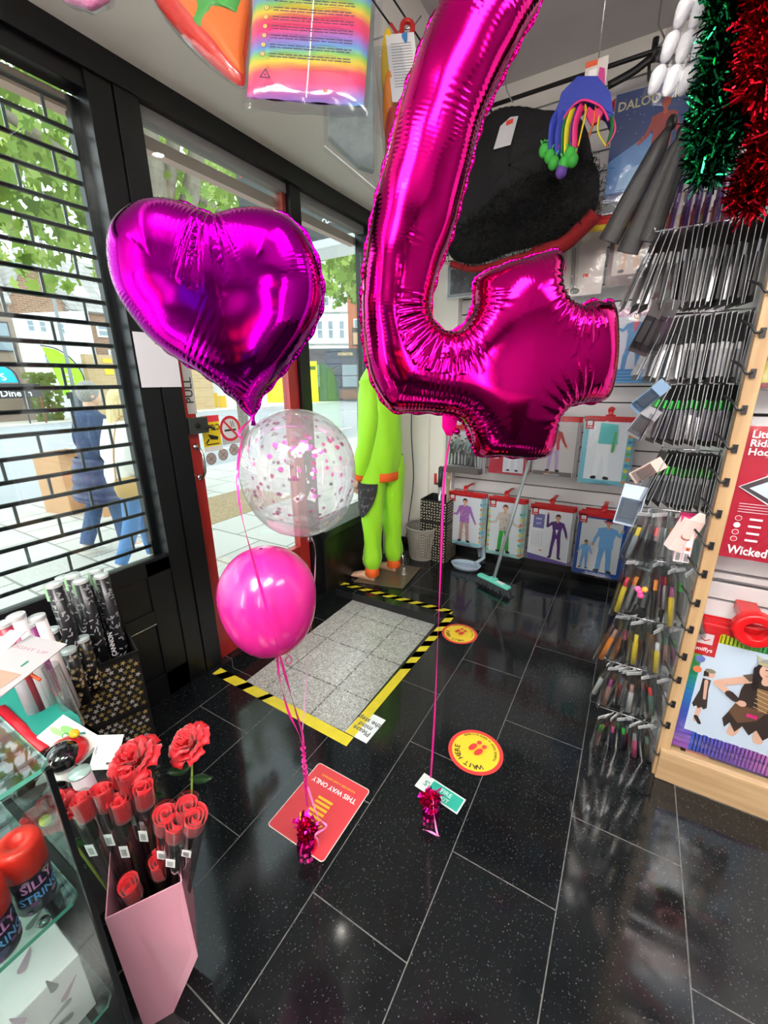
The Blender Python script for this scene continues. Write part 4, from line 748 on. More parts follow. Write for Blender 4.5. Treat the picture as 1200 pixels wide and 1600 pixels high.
# ================================================================== COSTUME PACKS
PL = film((246, 248, 250), .1, .14, key='pack_film', edge=.45, bump=.3, bscale=14)
REDP = mat((196, 26, 34), .3); SKIN = (214, 164, 136); SKD = (120, 80, 60)
def hook_clip(r, x, z, y0=-.004, back=.12, m=REDP, s=1.):
    b = MB(); b.tube(cat_rom([(x, y0+back, z+.03*s), (x, y0+.02, z+.035*s), (x, y0-.012, z+.02*s), (x, y0-.014, z-.002*s)], 4), .011*s, m, 8, flat=(1.3, .45))
    b.tube([(x+.014*s*math.cos(a)*1.1, y0-.01, z+.03*s+.017*s*math.sin(a)) for a in [k*2*PI/14 for k in range(12)]], .005*s, m, 6); b.box((x, y0-.003, z-.008*s), (.055*s, .006, .022*s), m); return b.build('hook_clip', r, bevel=.0015)
def pack(name, lab, grp, w, h, draw=None, edge=(235, 235, 238), header=True, hook=True, hookm=REDP, back=.12, thick=.022, plain=None, film_on=True, logo=True, hs=1., name_hook=True):
    """hanging costume pack, local frame: hangs facing -y, base at z 0"""
    r = thing(name, lab, 'costume pack', (0, 0, 0), grp); F = Flat((0, -thick/2, 0), (1, 0, 0), (0, 0, 1)); F.slab(-w/2+.006, .006, w/2-.006, h-.004, .0015, plain or mat(edge, .4))
    if draw: draw(F, w, h)
    F.build('printed_card', r)
    if header:
        F = Flat((0, -thick/2-.001, 0), (1, 0, 0), (0, 0, 1)); F.slab(-w/2+.002, h-.028, w/2-.002, h+.004, .005, REDP)
        if logo: F.slab(-w/2+.012, h-.075, -w/2+.06, h-.016, .002, REDP); F.rect(-w/2+.022, h-.052, -w/2+.05, h-.026, mat((232, 225, 225), .4)); F.poly([(-w/2+.028, h-.04), (-w/2+.036, h-.046), (-w/2+.044, h-.04), (-w/2+.036, h-.042)], REDP); F.text('smiffys', -w/2+.036, h-.067, .013, WHT)
        F.build('red_header', r)
    if film_on:
        rows = []; nx, nz = 10, 12; rn = random.Random(hash(lab) % 1000 if False else len(lab)*7)
        for j in range(nz+1):
            v = j/nz
            rows.append([Vector((-w/2+w*i/nx, -thick/2-.0035-.009*math.sin(PI*i/nx)**.6*math.sin(PI*min(v*1.02, 1))**.5-rn.uniform(0, .0018), h*v)) for i in range(nx+1)])
        b = MB(); b.rings(rows, PL, closed=False, caps=False); b.build('clear_film', r)
    b = MB(); b.bb(-w/2+.004, w/2-.004, -thick/2+.002, thick/2, .004, h-.006, mat((206, 208, 212), .35)); b.build('folded_garment', r, bevel=.004)
    if hook: hook_clip(r, 0, h+.012, back=back, m=hookm, s=hs)
    return r
def col(c, r=.35): return mat(c, r)
BORD = lambda F, w, h, c, iw=.014: (F.rect(-w/2+.006, .006, w/2-.006, h-.005, col(c)), F.rect(-w/2+.006+iw, .035, w/2-.006-iw, h-.02, col((226, 230, 236))))
def caption(F, w, t1, z=.018, c=(240, 240, 240)): F.text(t1, 0, z, .012, col(c)); F.rect(-w*.25, z-.007, w*.25, z-.005, col(c)); F.rect(-w*.2, z-.011, w*.2, z-.009, col(c), hold=True)
def tag_(F, x, z): F.rect(x, z, x+.018, z+.010, col((240, 130, 60)))
def d_hippie(F, w, h):
    BORD(F, w, h, (150, 206, 214)); 
    for k in range(9): F.disc(-w/2+.014+rn.random()*.01, .03+k*.04, .008, col(((226, 140, 60), (236, 214, 70), (120, 190, 120))[k % 3])); F.disc(w/2-.016, .05+k*.038, .009, col(((240, 200, 70), (220, 130, 70), (90, 150, 200))[k % 3]))
    F.fig(.0, .035, h*.84, SKIN, (170, 110, 190), (186, 150, 140), (60, 40, 34), arms=((-.27, .62), (.25, .45)), wide=1.25)
    for k in range(26): F.disc(rn.uniform(-.028, .028), rn.uniform(.08, h*.7), .004, col(((210, 190, 150), (150, 90, 60), (230, 220, 200))[k % 3]), seg=6, hold=(k > 0))
    caption(F, w, '60s Psychedelic Costume', c=(70, 90, 110))
def d_hippie2(F, w, h):
    BORD(F, w, h, (160, 212, 206)); 
    for k in range(9): F.disc(-w/2+.016, .04+k*.038, .010, col(((120, 200, 90), (236, 150, 60), (236, 214, 70))[k % 3])); F.disc(w/2-.017, .03+k*.04, .011, col(((236, 120, 60), (240, 220, 80), (90, 180, 160))[k % 3]))
    F.fig(0, .035, h*.84, SKIN, (206, 196, 186), (40, 170, 50), (90, 50, 40), arms=((-.28, .6), (.28, .58)), wide=1.2)
    for k in range(22): F.disc(rn.uniform(-.03, .03), rn.uniform(h*.45, h*.68), .004, col(((150, 110, 90), (190, 110, 130), (110, 130, 110))[k % 3]), seg=6, hold=(k > 0))
    caption(F, w, '60s Groovy Costume', c=(70, 90, 110))
def d_purple(F, w, h):
    F.rect(-w/2+.006, .006, w/2-.006, h-.005, col((232, 232, 236))); F.poly([(-w/2+.006, .006), (w/2-.006, .006), (w/2-.006, .02), (-w/2+.006, .055)], col((110, 90, 160))); F.rect(-w*.40, h*.60, -w*.14, h*.85, col((110, 110, 170))); F.text('NEW', -w*.27, h*.75, .018, WHT); F.text('SUIT', -w*.27, h*.67, .016, WHT, )
    F.rect(-w*.4, h*.28, -w*.16, h*.54, col((170, 170, 180))); F.rect(-w*.39, h*.285, -w*.17, h*.535, col((236, 236, 240)))
    for k in range(8): F.rect(-w*.37, h*(.31+.028*k), -w*.2, h*(.315+.028*k), col((140, 140, 150)), hold=(k > 0))
    F.fig(w*.17, .04, h*.8, SKIN, (88, 50, 120), (84, 46, 116), (60, 36, 30), arms=((-.2, .98), (.2, .5))); F.poly([(w*.17-.01, h*.62), (w*.17+.01, h*.62), (w*.17, h*.53)], WHT); tag_(F, -w*.2, h*.2)
def d_blue(F, w, h):
    F.rect(-w/2+.006, .006, w/2-.006, h-.005, col((34, 74, 150))); F.rect(-w/2+.03, .04, w/2-.03, h-.04, col((212, 212, 214))); F.fig(w*.12, .04, h*.86, (196, 146, 110), (110, 166, 216), (104, 158, 208), (30, 26, 24), arms=((-.2, .5), (.22, .8)), wide=1.35); F.fig(-w*.27, .05, h*.47, (196, 146, 110), (110, 166, 216), (104, 158, 208), (30, 26, 24), wide=1.1); caption(F, w, 'Mens Dungaree Costume', .024)
    F.rect(w*.02, h-.052, w*.4, h-.042, col((150, 40, 90)))
def d_pilot(F, w, h):
    F.rect(-w/2+.006, .006, w/2-.006, h-.005, col((196, 190, 190))); F.rect(-w/2+.01, .01, w/2-.01, .04, col((110, 100, 100))); F.fig(0, .04, h*.82, SKIN, (176, 40, 44), (170, 150, 190), (90, 60, 44), arms=((-.24, .95), (.24, .5)), wide=1.15); F.poly([(-.018, h*.68), (.018, h*.68), (.0, h*.46)], col(SKIN)); F.poly([(-.012, h*.6), (.012, h*.6), (.014, h*.46), (-.014, h*.46)], col((214, 204, 226))); tag_(F, -.03, .03); F.text('1980s Icon Costume', .0, .018, .012, WHT)
def d_white(F, w, h):
    BORD(F, w, h, (120, 190, 206), .03)
    for k in range(10): F.disc(w/2-.02, .03+k*.036, .012, col(((236, 140, 60), (110, 190, 90), (240, 220, 70), (60, 140, 190))[k % 4]))
    F.fig(-.015, .04, h*.86, (226, 226, 230), (234, 236, 240), (236, 238, 242), (210, 214, 218), arms=((-.24, .55), (.25, .7)), wide=1.3); F.poly([(-.05, h*.62), (.06, h*.62), (.05, h*.9), (-.045, h*.92)], col((92, 190, 190))); F.poly([(.03, h*.5), (.045, h*.5), (.05, h*.8), (.035, h*.8)], col((80, 170, 100))); caption(F, w, 'Fever Costume', c=(60, 110, 130))
def d_grey(F, w, h):
    F.rect(-w/2+.006, .006, w/2-.006, h-.005, col((150, 150, 152))); F.rect(-w/2+.02, .055, w/2-.02, h-.04, col((196, 200, 202)))
    for k in range(7): F.fig(-w*.3+k*w*.1, .06, h*.55+.02*(k % 3), (170, 160, 150), ((60, 62, 66), (90, 90, 94), (120, 140, 140))[k % 3], (70, 70, 74), (50, 40, 36), wide=.9)
    F.rect(-w/2+.006, .006, w/2-.006, .05, col((90, 84, 84)))
def d_teal(F, w, h): F.rect(-w/2+.006, .006, w/2-.006, h-.005, col((176, 40, 60))); F.rect(-w*.1, .02, w/2-.02, h-.03, col((206, 206, 214))); F.fig(.04, .03, h*.8, SKIN, (226, 226, 232), (220, 220, 230), (60, 50, 50)); F.text('70s', -w*.3, h*.3, .03, WHT)
def d_suit(F, w, h):
    F.rect(-w/2+.006, .006, w/2-.006, h-.005, col((206, 208, 220))); F.rect(-w/2+.006, h-.05, w/2-.006, h-.005, col((204, 150, 180))); F.fig(.0, h*.16, h*.78, SKIN, (82, 144, 198), (80, 138, 192), (60, 40, 36), arms=((-.3, .75), (.18, .46)), wide=1.3, stance=.1); F.poly([(-.02, h*.81), (.02, h*.81), (.0, h*.66)], col((214, 110, 140))); F.rect(-w/2+.006, .006, w/2-.006, h*.2, col((60, 130, 190))); 
    for k in range(4): F.rect(-w/2+.01, .01+k*.018, w/2-.01, .015+k*.018, col((110, 170, 220)), hold=(k > 0))
def d_stripe(F, w, h):
    F.rect(-w/2+.006, .006, w/2-.006, h-.005, col((222, 206, 198))); F.rect(-w/2+.006, .006, -w*.05, .05, col((150, 50, 40))); F.fig(-w*.12, .02, h*1.12, SKIN, (200, 190, 184), (200, 190, 184), (50, 40, 36), arms=((-.2, .72), (.26, .76)), wide=1.35)
    cx = -w*.12
    for k in range(-3, 4): F.rect(cx+k*.0068*1.3-.0018, h*.53, cx+k*.0068*1.3+.0018, h*.9, col((70, 60, 60)), hold=(k > -3))
    for sg in (-1, 1):
        for k in (-1, 0, 1): F.limb((cx+sg*.05*h*1.1+k*.008, h*.52), (cx+sg*.085*h+k*.008, h*.1), .003, .003, col((70, 60, 60)))
    F.rect(w*.16, h*.2, w*.25, h*.235, col((232, 70, 50)))
def d_bather(F, w, h):
    F.rect(-w/2+.006, .006, w/2-.006, h-.005, col((110, 80, 80))); F.rect(-w/2+.03, .06, w/2-.02, h-.01, col((206, 186, 176))); F.fig(-w*.16, .07, h*.95, SKIN, (110, 120, 150), (110, 120, 150), (60, 44, 40), short=True, sleeve=False); F.fig(w*.17, .06, h*1.05, SKIN, (206, 206, 206), (200, 200, 200), (60, 44, 40), wide=1.4)
    for k in range(14): F.rect(w*.17-.03, .1+k*.016, w*.17+.03, .107+k*.016, col((60, 66, 90)), hold=(k > 0))
    F.text('1920s Bathing Suit', 0, .035, .014, WHT)
def d_brown(F, w, h): F.rect(-w/2+.006, .006, w/2-.006, h-.005, col((232, 230, 230))); F.disc(0, h*.85, w*.33, col((50, 46, 46)), .022); F.text('70s', 0, h*.84, .022, WHT); F.fig(-.01, .03, h*.68, SKD, (140, 84, 50), (134, 80, 48), (30, 22, 20), arms=((-.16, .5), (.16, .5)), wide=1.0); F.disc(-.01, .03+h*.68*.95, .016, col((30, 22, 20)))
rn = random.Random(21)
def put(r, x, y, z, rz=0, ry=0): r.location = (x, y, z); r.rotation_euler = (0, ry, rz); return r
def behind(draw, w, h, x, y, z, n, grp, lab, rz=0, step=.02, dx=.008, **kw):
    src = pack('costume_pack', lab, grp, w, h, draw, hook=False, film_on=False, **kw); put(src, x+dx, y+step, z-.004, rz+.03)
    for k in range(1, n): dup(src, (x+dx*(k+1)*(1 if k % 2 else .4), y+step*(k+1), z-.003*(k % 3)), (0, 0, rz+.02*(-1)**k))
YF = 2.98
specs = [('hippie', 'flower bordered pack with a purple sleeved psychedelic shirt, leftmost of bottom row', d_hippie, -1.035, .128, .285, .43, 3), ('groovy', 'flower-bordered pack with a figure in green flared trousers, second of the bottom row', d_hippie2, -.725, .10, .265, .455, 3),
         ('suit', 'white pack with a man in a purple suit, third of the bottom row', d_purple, -.41, .12, .285, .42, 4), ('blue', 'blue bordered pack with two figures in light blue, right end of bottom row', d_blue, -.088, .085, .305, .45, 5)]
for k, lab, dr, x, z, w, h, n in specs:
    p = pack('costume_pack', lab, 'costume packs in the bottom row on the far wall', w, h, dr, back=.16); put(p, x, YF, z, 0, 0)
    behind(dr, w, h, x, YF, z, n-1, 'packs stacked behind '+k, 'costume pack stacked behind the '+{'hippie': 'psychedelic shirt pack', 'groovy': 'green flared trousers pack', 'suit': 'purple suit pack', 'blue': 'blue-bordered pack'}[k], step=.026)
specs = [('grey pack with a row of small dark figures, left end of the upper row', d_grey, -1.075, .71, .29, .35, True), ('red and white pack half hidden under the number 4 balloon', d_teal, -.745, .73, .27, .38, True), ('grey pack with a man in a red jacket and open white vest', d_pilot, -.44, .745, .27, .40, True), ('clear pack showing a white outfit and teal top, right end of upper row', d_white, -.135, .725, .29, .43, True)]
for lab, dr, x, z, w, h, hd in specs:
    p = pack('costume_pack', lab, 'costume packs in the upper row on the far wall', w, h, dr, header=True, back=.16); put(p, x, YF, z); behind(dr, w, h, x, YF, z, 2, 'packs behind '+lab[:20], 'costume pack directly behind the '+' '.join(lab.split(',')[0].split()[:9]), step=.026)
BKH = mat((24, 24, 26), .4)
p = pack('costume_pack', 'pack with a man in a light blue suit and pink tie beside the balloon', None, .285, .42, d_suit, header=False, hookm=BKH, back=.16); put(p, -.075, YF, 1.35)
p = pack('costume_pack', 'cream pack with a man in striped pyjamas under the black robe', None, .33, .50, d_stripe, header=False, hookm=BKH, back=.16); put(p, -.44, YF, 1.85)
p = pack('costume_pack', 'grey pack with two figures in 1920s striped bathing suits', None, .34, .42, d_bather, header=False, hookm=BKH, back=.16); put(p, -.10, YF, 1.88)
p = pack('costume_pack', 'small white pack with a figure in a brown flared suit beside the makeup rack', None, .12, .22, d_brown, header=False, hookm=BKH, back=.3); c = FY(985, 905, 2.55); put(p, c.x+.045, 2.5, c.z-.05, .05)
p = pack('costume_pack', 'flat grey box pack on the wall seen through the notch of the balloon', None, .26, .22, lambda F, w, h: (F.rect(-w/2+.01, .01, w/2-.01, h-.01, col((150, 150, 152))), F.rect(-w/2+.03, .03, w/2-.03, h-.04, col((70, 60, 64)))), header=False, hookm=BKH, back=.14); c = FY(728, 458, YF); put(p, c.x-.01, YF, c.z-.03)
# the blue poster-like pack with a red and yellow garment folded below it
def d_chil(F, w, h):
    F.rect(-w/2+.006, .006, w/2-.006, h-.005, col((30, 60, 120))); F.poly([(-w/2+.006, .09), (w*.05, .09), (w*.2, h*.55), (0, h*.62), (-w/2+.006, h*.45)], col((90, 140, 200))); F.poly([(-w*.35, .10), (-.02, .10), (.0, h*.40), (-w*.3, h*.34)], col((150, 190, 226)))
    for k in range(30): F.disc(rn.uniform(-w*.45, w*.45), rn.uniform(h*.5, h*.95), .0016, WHT, seg=5, hold=(k > 0))
    F.text('DALOO CHIL', .0, h-.075, .05, col((206, 196, 150))); F.fig(.05, .08, h*.72, (190, 80, 60), (160, 50, 44), (40, 40, 50), (150, 50, 40), arms=((-.25, .55), (.22, .5)), wide=1.3); F.rect(-w/2+.006, .006, w/2-.006, .05, col((50, 60, 70))); F.text('One Piece Adult Costume - One Size', 0, .022, .014, WHT)
p = pack('costume_pack', 'large dark blue poster pack lettered DALOO CHIL with a red creature, near the ceiling', None, .34, .50, d_chil, header=False, hookm=BKH, back=.3, thick=.04); c = FY(940, 340, 2.75); put(p, c.x+.165, 2.75, c.z+.0, .05)
b = MB(); c1 = FY(925, 352, 2.76); c2 = FY(1040, 342, 2.76)
for i, cc in enumerate(((190, 34, 40), (210, 60, 46), (226, 196, 60))):
    b.tube(cat_rom([c1+Vector((-.01, 0, .03-i*.022)), (c1+c2)/2+Vector((0, -.012, .028-i*.022)), c2+Vector((0, 0, .03-i*.022))], 6), .014, mat(cc, .5), 10, flat=(1, 1.2))
b.build('folded_scarf', label='red and yellow folded fabric bulging below the blue DALOO CHIL pack', cat='scarf')
# rails near the ceiling
b = MB(); b.tube([(-1.1, 2.92, 2.90), (.9, 2.92, 2.90)], .011, BKH, 8); 
for x in (-1.0, -.2, .6): b.tube([(x, 2.92, 2.9), (x, YB, 2.9)], .008, BKH, 6)
b.build('hanging_rail', label='black hanging rail running along the far wall under the ceiling', cat='rail')
hx = FY(1018, 110, 2.92); b = MB(); b.tube(cat_rom([(hx.x, 2.92, 3.1), (hx.x+.002, 2.92, 3.0), (hx.x+.02, 2.92, 2.965), (hx.x+.035, 2.92, 2.93), (hx.x, 2.92, 2.905)], 5), .004, CHROME, 6); b.tube([(hx.x, 2.92, 2.95), (hx.x, 2.92, 2.86)], .014, BKH, 8); b.tube(cat_rom([(hx.x-.19, 2.92, 2.82), (hx.x-.08, 2.92, 2.845), (hx.x, 2.92, 2.875), (hx.x+.08, 2.92, 2.845), (hx.x+.19, 2.92, 2.82)], 5), .012, BKH, 8, flat=(1, 1.6)); b.build('clothes_hanger', label='empty black clothes hanger hooked on the ceiling rail', cat='hanger')
# black robe with fur and red hem
r = thing('black_robe', 'black pleated robe with thick black fur and red hem behind the big balloon', 'costume', (-.72, 2.66, 1.95))
import itertools
def PB(px, py, y=2.66): return FY(px, py, y)
outl = [(790, 168), (850, 175), (900, 180), (935, 260), (932, 330), (905, 360), (870, 385), (800, 400), (752, 418), (715, 412), (698, 395), (700, 330), (715, 260), (745, 190)]
def pillow(b, pts, y, m, thick, n=26, folds=0, fdir=0):
    P_ = [PB(px, py, y) for px, py in pts]; c = sum(P_, Vector())/len(P_); rim = [Vector(p) for p in cat_rom(P_, 4, closed=True)]; R = []
    for s in [1, .96, .88, .76, .6, .42, .22, .02]:
        hgt = thick*math.sqrt(max(0, 1-s**3)); R.append([c+(p-c)*s+Vector((0, -hgt-folds*math.sin((p.x-c.x)*s*90)*(s > .1), 0)) for p in rim])
    b.rings(R, m, caps=False); R2 = [[Vector((q.x, 2*y-q.y, q.z)) for q in r_] for r_ in R]; b.add([q for r_ in R2 for q in r_], [tuple(i*len(rim)+j for i, j in ((a, k), (a, (k+1) % len(rim)), (a+1, (k+1) % len(rim)), (a+1, k)))[::-1] for a in range(len(R)-1) for k in range(len(rim))], m, True)
b = MB(); pillow(b, [(765, 178), (800, 166), (850, 172), (905, 182), (925, 240), (925, 300), (860, 330), (780, 350), (710, 380), (700, 350), (712, 280), (735, 215)], 2.66, mat((12, 12, 15), .8, bump=.7, scale=16), .06, folds=.006); b.build('pleated_cloth', r)
b = MB(); rr = random.Random(2); mf = mat((5, 5, 6), .9); mf2 = mat((12, 12, 14), .85)
pillow(b, [(790, 300), (880, 260), (930, 255), (934, 320), (905, 352), (860, 378), (790, 396), (745, 412), (708, 405), (700, 375), (740, 350)], 2.62, mf, .09)
base = list(b.v)
for _ in range(6000):
    v = Vector(rr.choice(base[:len(base)//2])); v += Vector((rr.gauss(0, .02), 0, rr.gauss(0, .02))); t = Vector((rr.gauss(0, 1), -abs(rr.gauss(.6, .6)), rr.gauss(-.4, 1))).normalized()*.034; s = t.orthogonal().normalized()*.0025; b.add([v-s, v+s, v+t], [(0, 1, 2)], rr.choice((mf, mf2)))
b.build('black_fur', r); b = MB()
h1 = [PB(*q, 2.60) for q in ((930, 335), (905, 360), (880, 382), (850, 392), (800, 405), (760, 418), (735, 420), (705, 412))]; b.tube(cat_rom(h1, 4), [.055]*4+[.05]*4+[.02]*21, mat((176, 10, 20), .8, bump=.6, scale=60), 10, flat=(1, .5)) if False else b.tube(cat_rom(h1, 4), [.038]*14+[.018]*15, mat((128, 4, 14), .9, bump=.6, scale=60), 10)
b.build('red_hem', r)
b = MB(); hc = PB(790, 190); b.tube(cat_rom([(hc.x-.03, 2.7, 2.9), (hc.x-.02, 2.7, 2.84), (hc.x, 2.7, 2.8), (hc.x+.02, 2.7, 2.77)], 4), .003, CHROME, 6); f_ = Flat(PB(775, 210, 2.66)-Vector((0, .0, 0)), (1, 0, 0), (0, 0, 1)); b.build('hanger_hook', r)
F = Flat(PB(790, 208, 2.59), (1, 0, .1), (0, 0, 1)); F.poly([(-.06, -.05), (.03, -.06), (.06, .05), (.02, .06), (-.03, .04)], mat((206, 206, 210), .5)); F.rect(.0, .03, .035, .05, mat((230, 60, 40), .5)); F.build('neck_opening', r, label='pale lining showing at the neck with a red price dot')
# jester hat
r = thing('jester_hat', 'blue jester hat with coloured foam strips and green bobbles, hanging before the black fur', 'hat', (-.4, 2.35, 2.3)); Y = 2.35
def J(px, py, dy=0): return FY(px, py, Y)+Vector((0, dy, 0))
mblu = mat((44, 62, 168), .6, bump=.2); mpk = mat((230, 50, 130), .55); b = MB()
arc = cat_rom([J(862, 235), J(868, 190), J(885, 155), J(912, 137), (J(935, 140)), J(952, 158), J(960, 195)], 5)
inn = cat_rom([J(876, 240), J(880, 205), J(895, 180), J(912, 168), J(930, 172), J(944, 182), J(952, 200)], 5)
for off, mm in ((0, mblu),):
    R = [[a+Vector((0, -.05, 0)), a+Vector((0, .05, 0)), c+Vector((0, .05, 0)), c+Vector((0, -.05, 0))] for a, c in zip(arc, inn)]; b.rings(R, mblu, closed=True)
dome = [J(*q) for q in ((868, 200), (880, 155), (905, 130), (935, 130), (955, 155), (960, 190), (945, 182), (930, 172), (912, 166), (893, 180), (880, 205))]; b.add([p+Vector((0, -.055, 0)) for p in dome]+[p+Vector((0, .055, 0)) for p in dome], [tuple(range(11)), tuple(range(11, 22))[::-1]]+[(i, 11+i, 11+(i+1) % 11, (i+1) % 11) for i in range(11)], mblu)
b.build('hat_body', r, bevel=.004); b = MB(); b.tube(cat_rom([p+Vector((0, -.057, 0)) for p in inn[::3]], 3), .0045, mpk, 6); b.build('pink_piping', r)
strips = [((876, 185), (868, 210), (866, 245), mblu, 8), ((890, 178), (878, 215), (876, 248), mblu, 7), ((900, 172), (890, 210), (887, 250), mat((230, 214, 40), .5), 5), ((895, 172), (884, 210), (881, 250), mat((30, 120, 50), .5), 3), ((912, 170), (902, 205), (900, 250), mpk, 5), ((906, 172), (897, 210), (894, 250), mat((80, 40, 130), .5), 4), ((915, 172), (917, 190), (905, 235), mat((236, 200, 40), .5), 3), ((932, 172), (930, 200), (922, 220), mat((236, 120, 40), .5), 3), ((940, 180), (936, 215), (948, 235), mat((226, 214, 50), .5), 3), ((950, 185), (958, 205), (950, 235), mat((30, 110, 60), .5), 3), ((956, 185), (962, 215), (948, 236), mat((226, 80, 130), .5), 2)]
for a, c, d_, mm, wpx in strips: b = MB(); b.tube(cat_rom([J(*a, -.03), J(*c, -.06), J(*d_, -.04)], 5), wpx*.0035, mm, 8, flat=(.35, 1)); b.build('foam_strip', r)
b = MB(); hp = [J(*q, -.05) for q in ((925, 205), (915, 185), (922, 175), (930, 182), (940, 174), (945, 184), (938, 198))]; b.add(hp+[p+Vector((0, .02, 0)) for p in hp], [tuple(range(7)), tuple(range(7, 14))[::-1]]+[(i, 7+i, 7+(i+1) % 7, (i+1) % 7) for i in range(7)], mat((214, 30, 110), .5)); b.build('foam_heart', r, bevel=.003)
for (px, py), cc in (((854, 243), (60, 170, 60)), ((868, 262), (56, 160, 56)), ((884, 263), (60, 175, 60)), ((897, 258), (56, 165, 56)), ((880, 275), (96, 60, 150)), ((862, 252), (60, 170, 60)), ((893, 248), (60, 175, 60))):
    b = MB(); c = J(px, py, -.05); mm = mat(cc, .6); b.ell(c, (.024, .024, .028), mm, 14, 10); 
    for k in range(3): t = c+Vector((.02*(k-1), 0, .04)); b.add([c+Vector((-.012, -.01, .02)), c+Vector((.012, -.01, .02)), t+Vector((0, -.01, .0))], [(0, 1, 2)], mm)
    b.build('bobble', r)
F = Flat(J(932, 125, -.02), (1, 0, 0), (0, 0, 1)); F.slab(-.045, -.06, .04, .06, .001, mat((214, 206, 200), .5)); F.rect(-.03, -.03, .0, .03, mat((240, 240, 236), .5)); F.rect(-.045, .04, .0, .06, mat((220, 90, 50), .5)); F.poly([(.0, -.05), (.04, -.05), (.03, .02), (.01, .03)], mat((206, 60, 140), .5)); F.build('header_card', r)
b = MB(); t = J(936, 96, -.02); b.tube([t, Vector((t.x, t.y, CZ))], .002, CHROME, 5); b.build('hook', r)
# green and red crumpled packet above the blue pack
b = MB(); c = FY(1010, 150, 2.8)
for i in range(7): b.ell(c+Vector((-.12+i*.045, 0, .01*math.sin(i*2))), (.035, .03, .028), mat(((190, 30, 40), (40, 150, 60), (190, 30, 40))[i % 3], .4, bump=.5), 10, 8)
b.build('feather_boa', label='red and green crumpled bundle above the blue poster-like pack', cat='bundle')
# ================================================================== RIGHT BAY AND MAKEUP RACK
m_pine = wood_mat('pine_wood', (158, 126, 88), (188, 158, 118), 5, 2); m_pineh = wood_mat('pine_wood_h', (164, 134, 98), (192, 164, 126), 5, 0)
b = MB(); b.bb(.27, 1.9, 1.66, 1.69, 0, 2.9, m_gap)
for k in range(2, 30):
    z0 = -.022+.1*k; b.bb(.27, 1.9, 1.63, 1.66, max(.14, z0), z0+.09, m_slat)
b.build('display_wall', label='grey slatted display wall at the right, behind the red and the rainbow-edged packs', cat='display wall')
b = MB(); b.bb(.236, .272, 1.50, 1.535, 0, 2.9, m_pine); r = thing('rack_end_panel', 'white side panel with a pine front edge carrying the black hooks', 'panel', (.25, 1.6, 0)); b.build('wooden_edge', r, bevel=.002)
MB().bb(.240, .266, 1.535, 2.1, .0, 2.9, WHT).build('white_board', r)
hk = [(1187, 458), (1172, 521), (1159, 584), (1145, 640), (1131, 700), (1121, 752), (1107, 801), (1095, 850), (1086, 894), (1075, 939), (1066, 980), (1056, 1022), (1047, 1058), (1037, 1095), (1030, 1128), (1020, 1173)]
for px, py in hk:
    z = FY(px, py, 1.5).z
    b = MB(); b.box((.250, 1.497, z), (.012, .006, .024), BKH); b.tube(cat_rom([(.247, 1.494, z+.004), (.235, 1.488, z+.0), (.222, 1.50, z+.02), (.205, 1.53, z+.035)], 3), .0035, BKH, 6); b.build('slot_hook', r)
b = MB(); b.bb(.245, 1.9, 1.485, 1.51, 0, .125, m_pineh); b.bb(.245, 1.9, 1.51, 1.66, .085, .10, m_pineh); b.bb(.245, .262, 1.51, 1.66, 0, .13, m_pineh); b.build('plinth_drawer', label='pale pine plinth box at the floor under the right-hand packs', cat='plinth', bevel=.003)
F = Flat((.36, 1.56, .102), (1, .1, 0), (-.1, 1, .4)); F.slab(-.05, -.03, .05, .03, .02, mat((30, 24, 24), .4)); F.rect(-.035, -.02, .035, .02, mat((206, 150, 130), .5)); F.build('face_paint_tray', label='small dark tray with a skin-toned face lying in the pine plinth', cat='tray')
for i, (x, lb, cc) in enumerate(((.46, 'nearest the rack', (60, 60, 70)), (.60, 'second from the rack', (30, 34, 60)), (.78, 'at the frame edge', (34, 30, 50)))):
    F = Flat((x, 1.58, .12), (1, 0, 0), (0, .7, .7)); F.slab(-.07, -.03, .07, .04, .03, mat(cc, .3)); F.rect(-.05, .01, .03, .02, mat((170, 150, 190), .4)); F.disc(-.05, -.005, .012, mat((150, 140, 160), .3)); F.build('boxed_accessory', label='dark boxed accessory lying in the pine plinth, '+lb, cat='box', group='boxed accessories in the plinth')
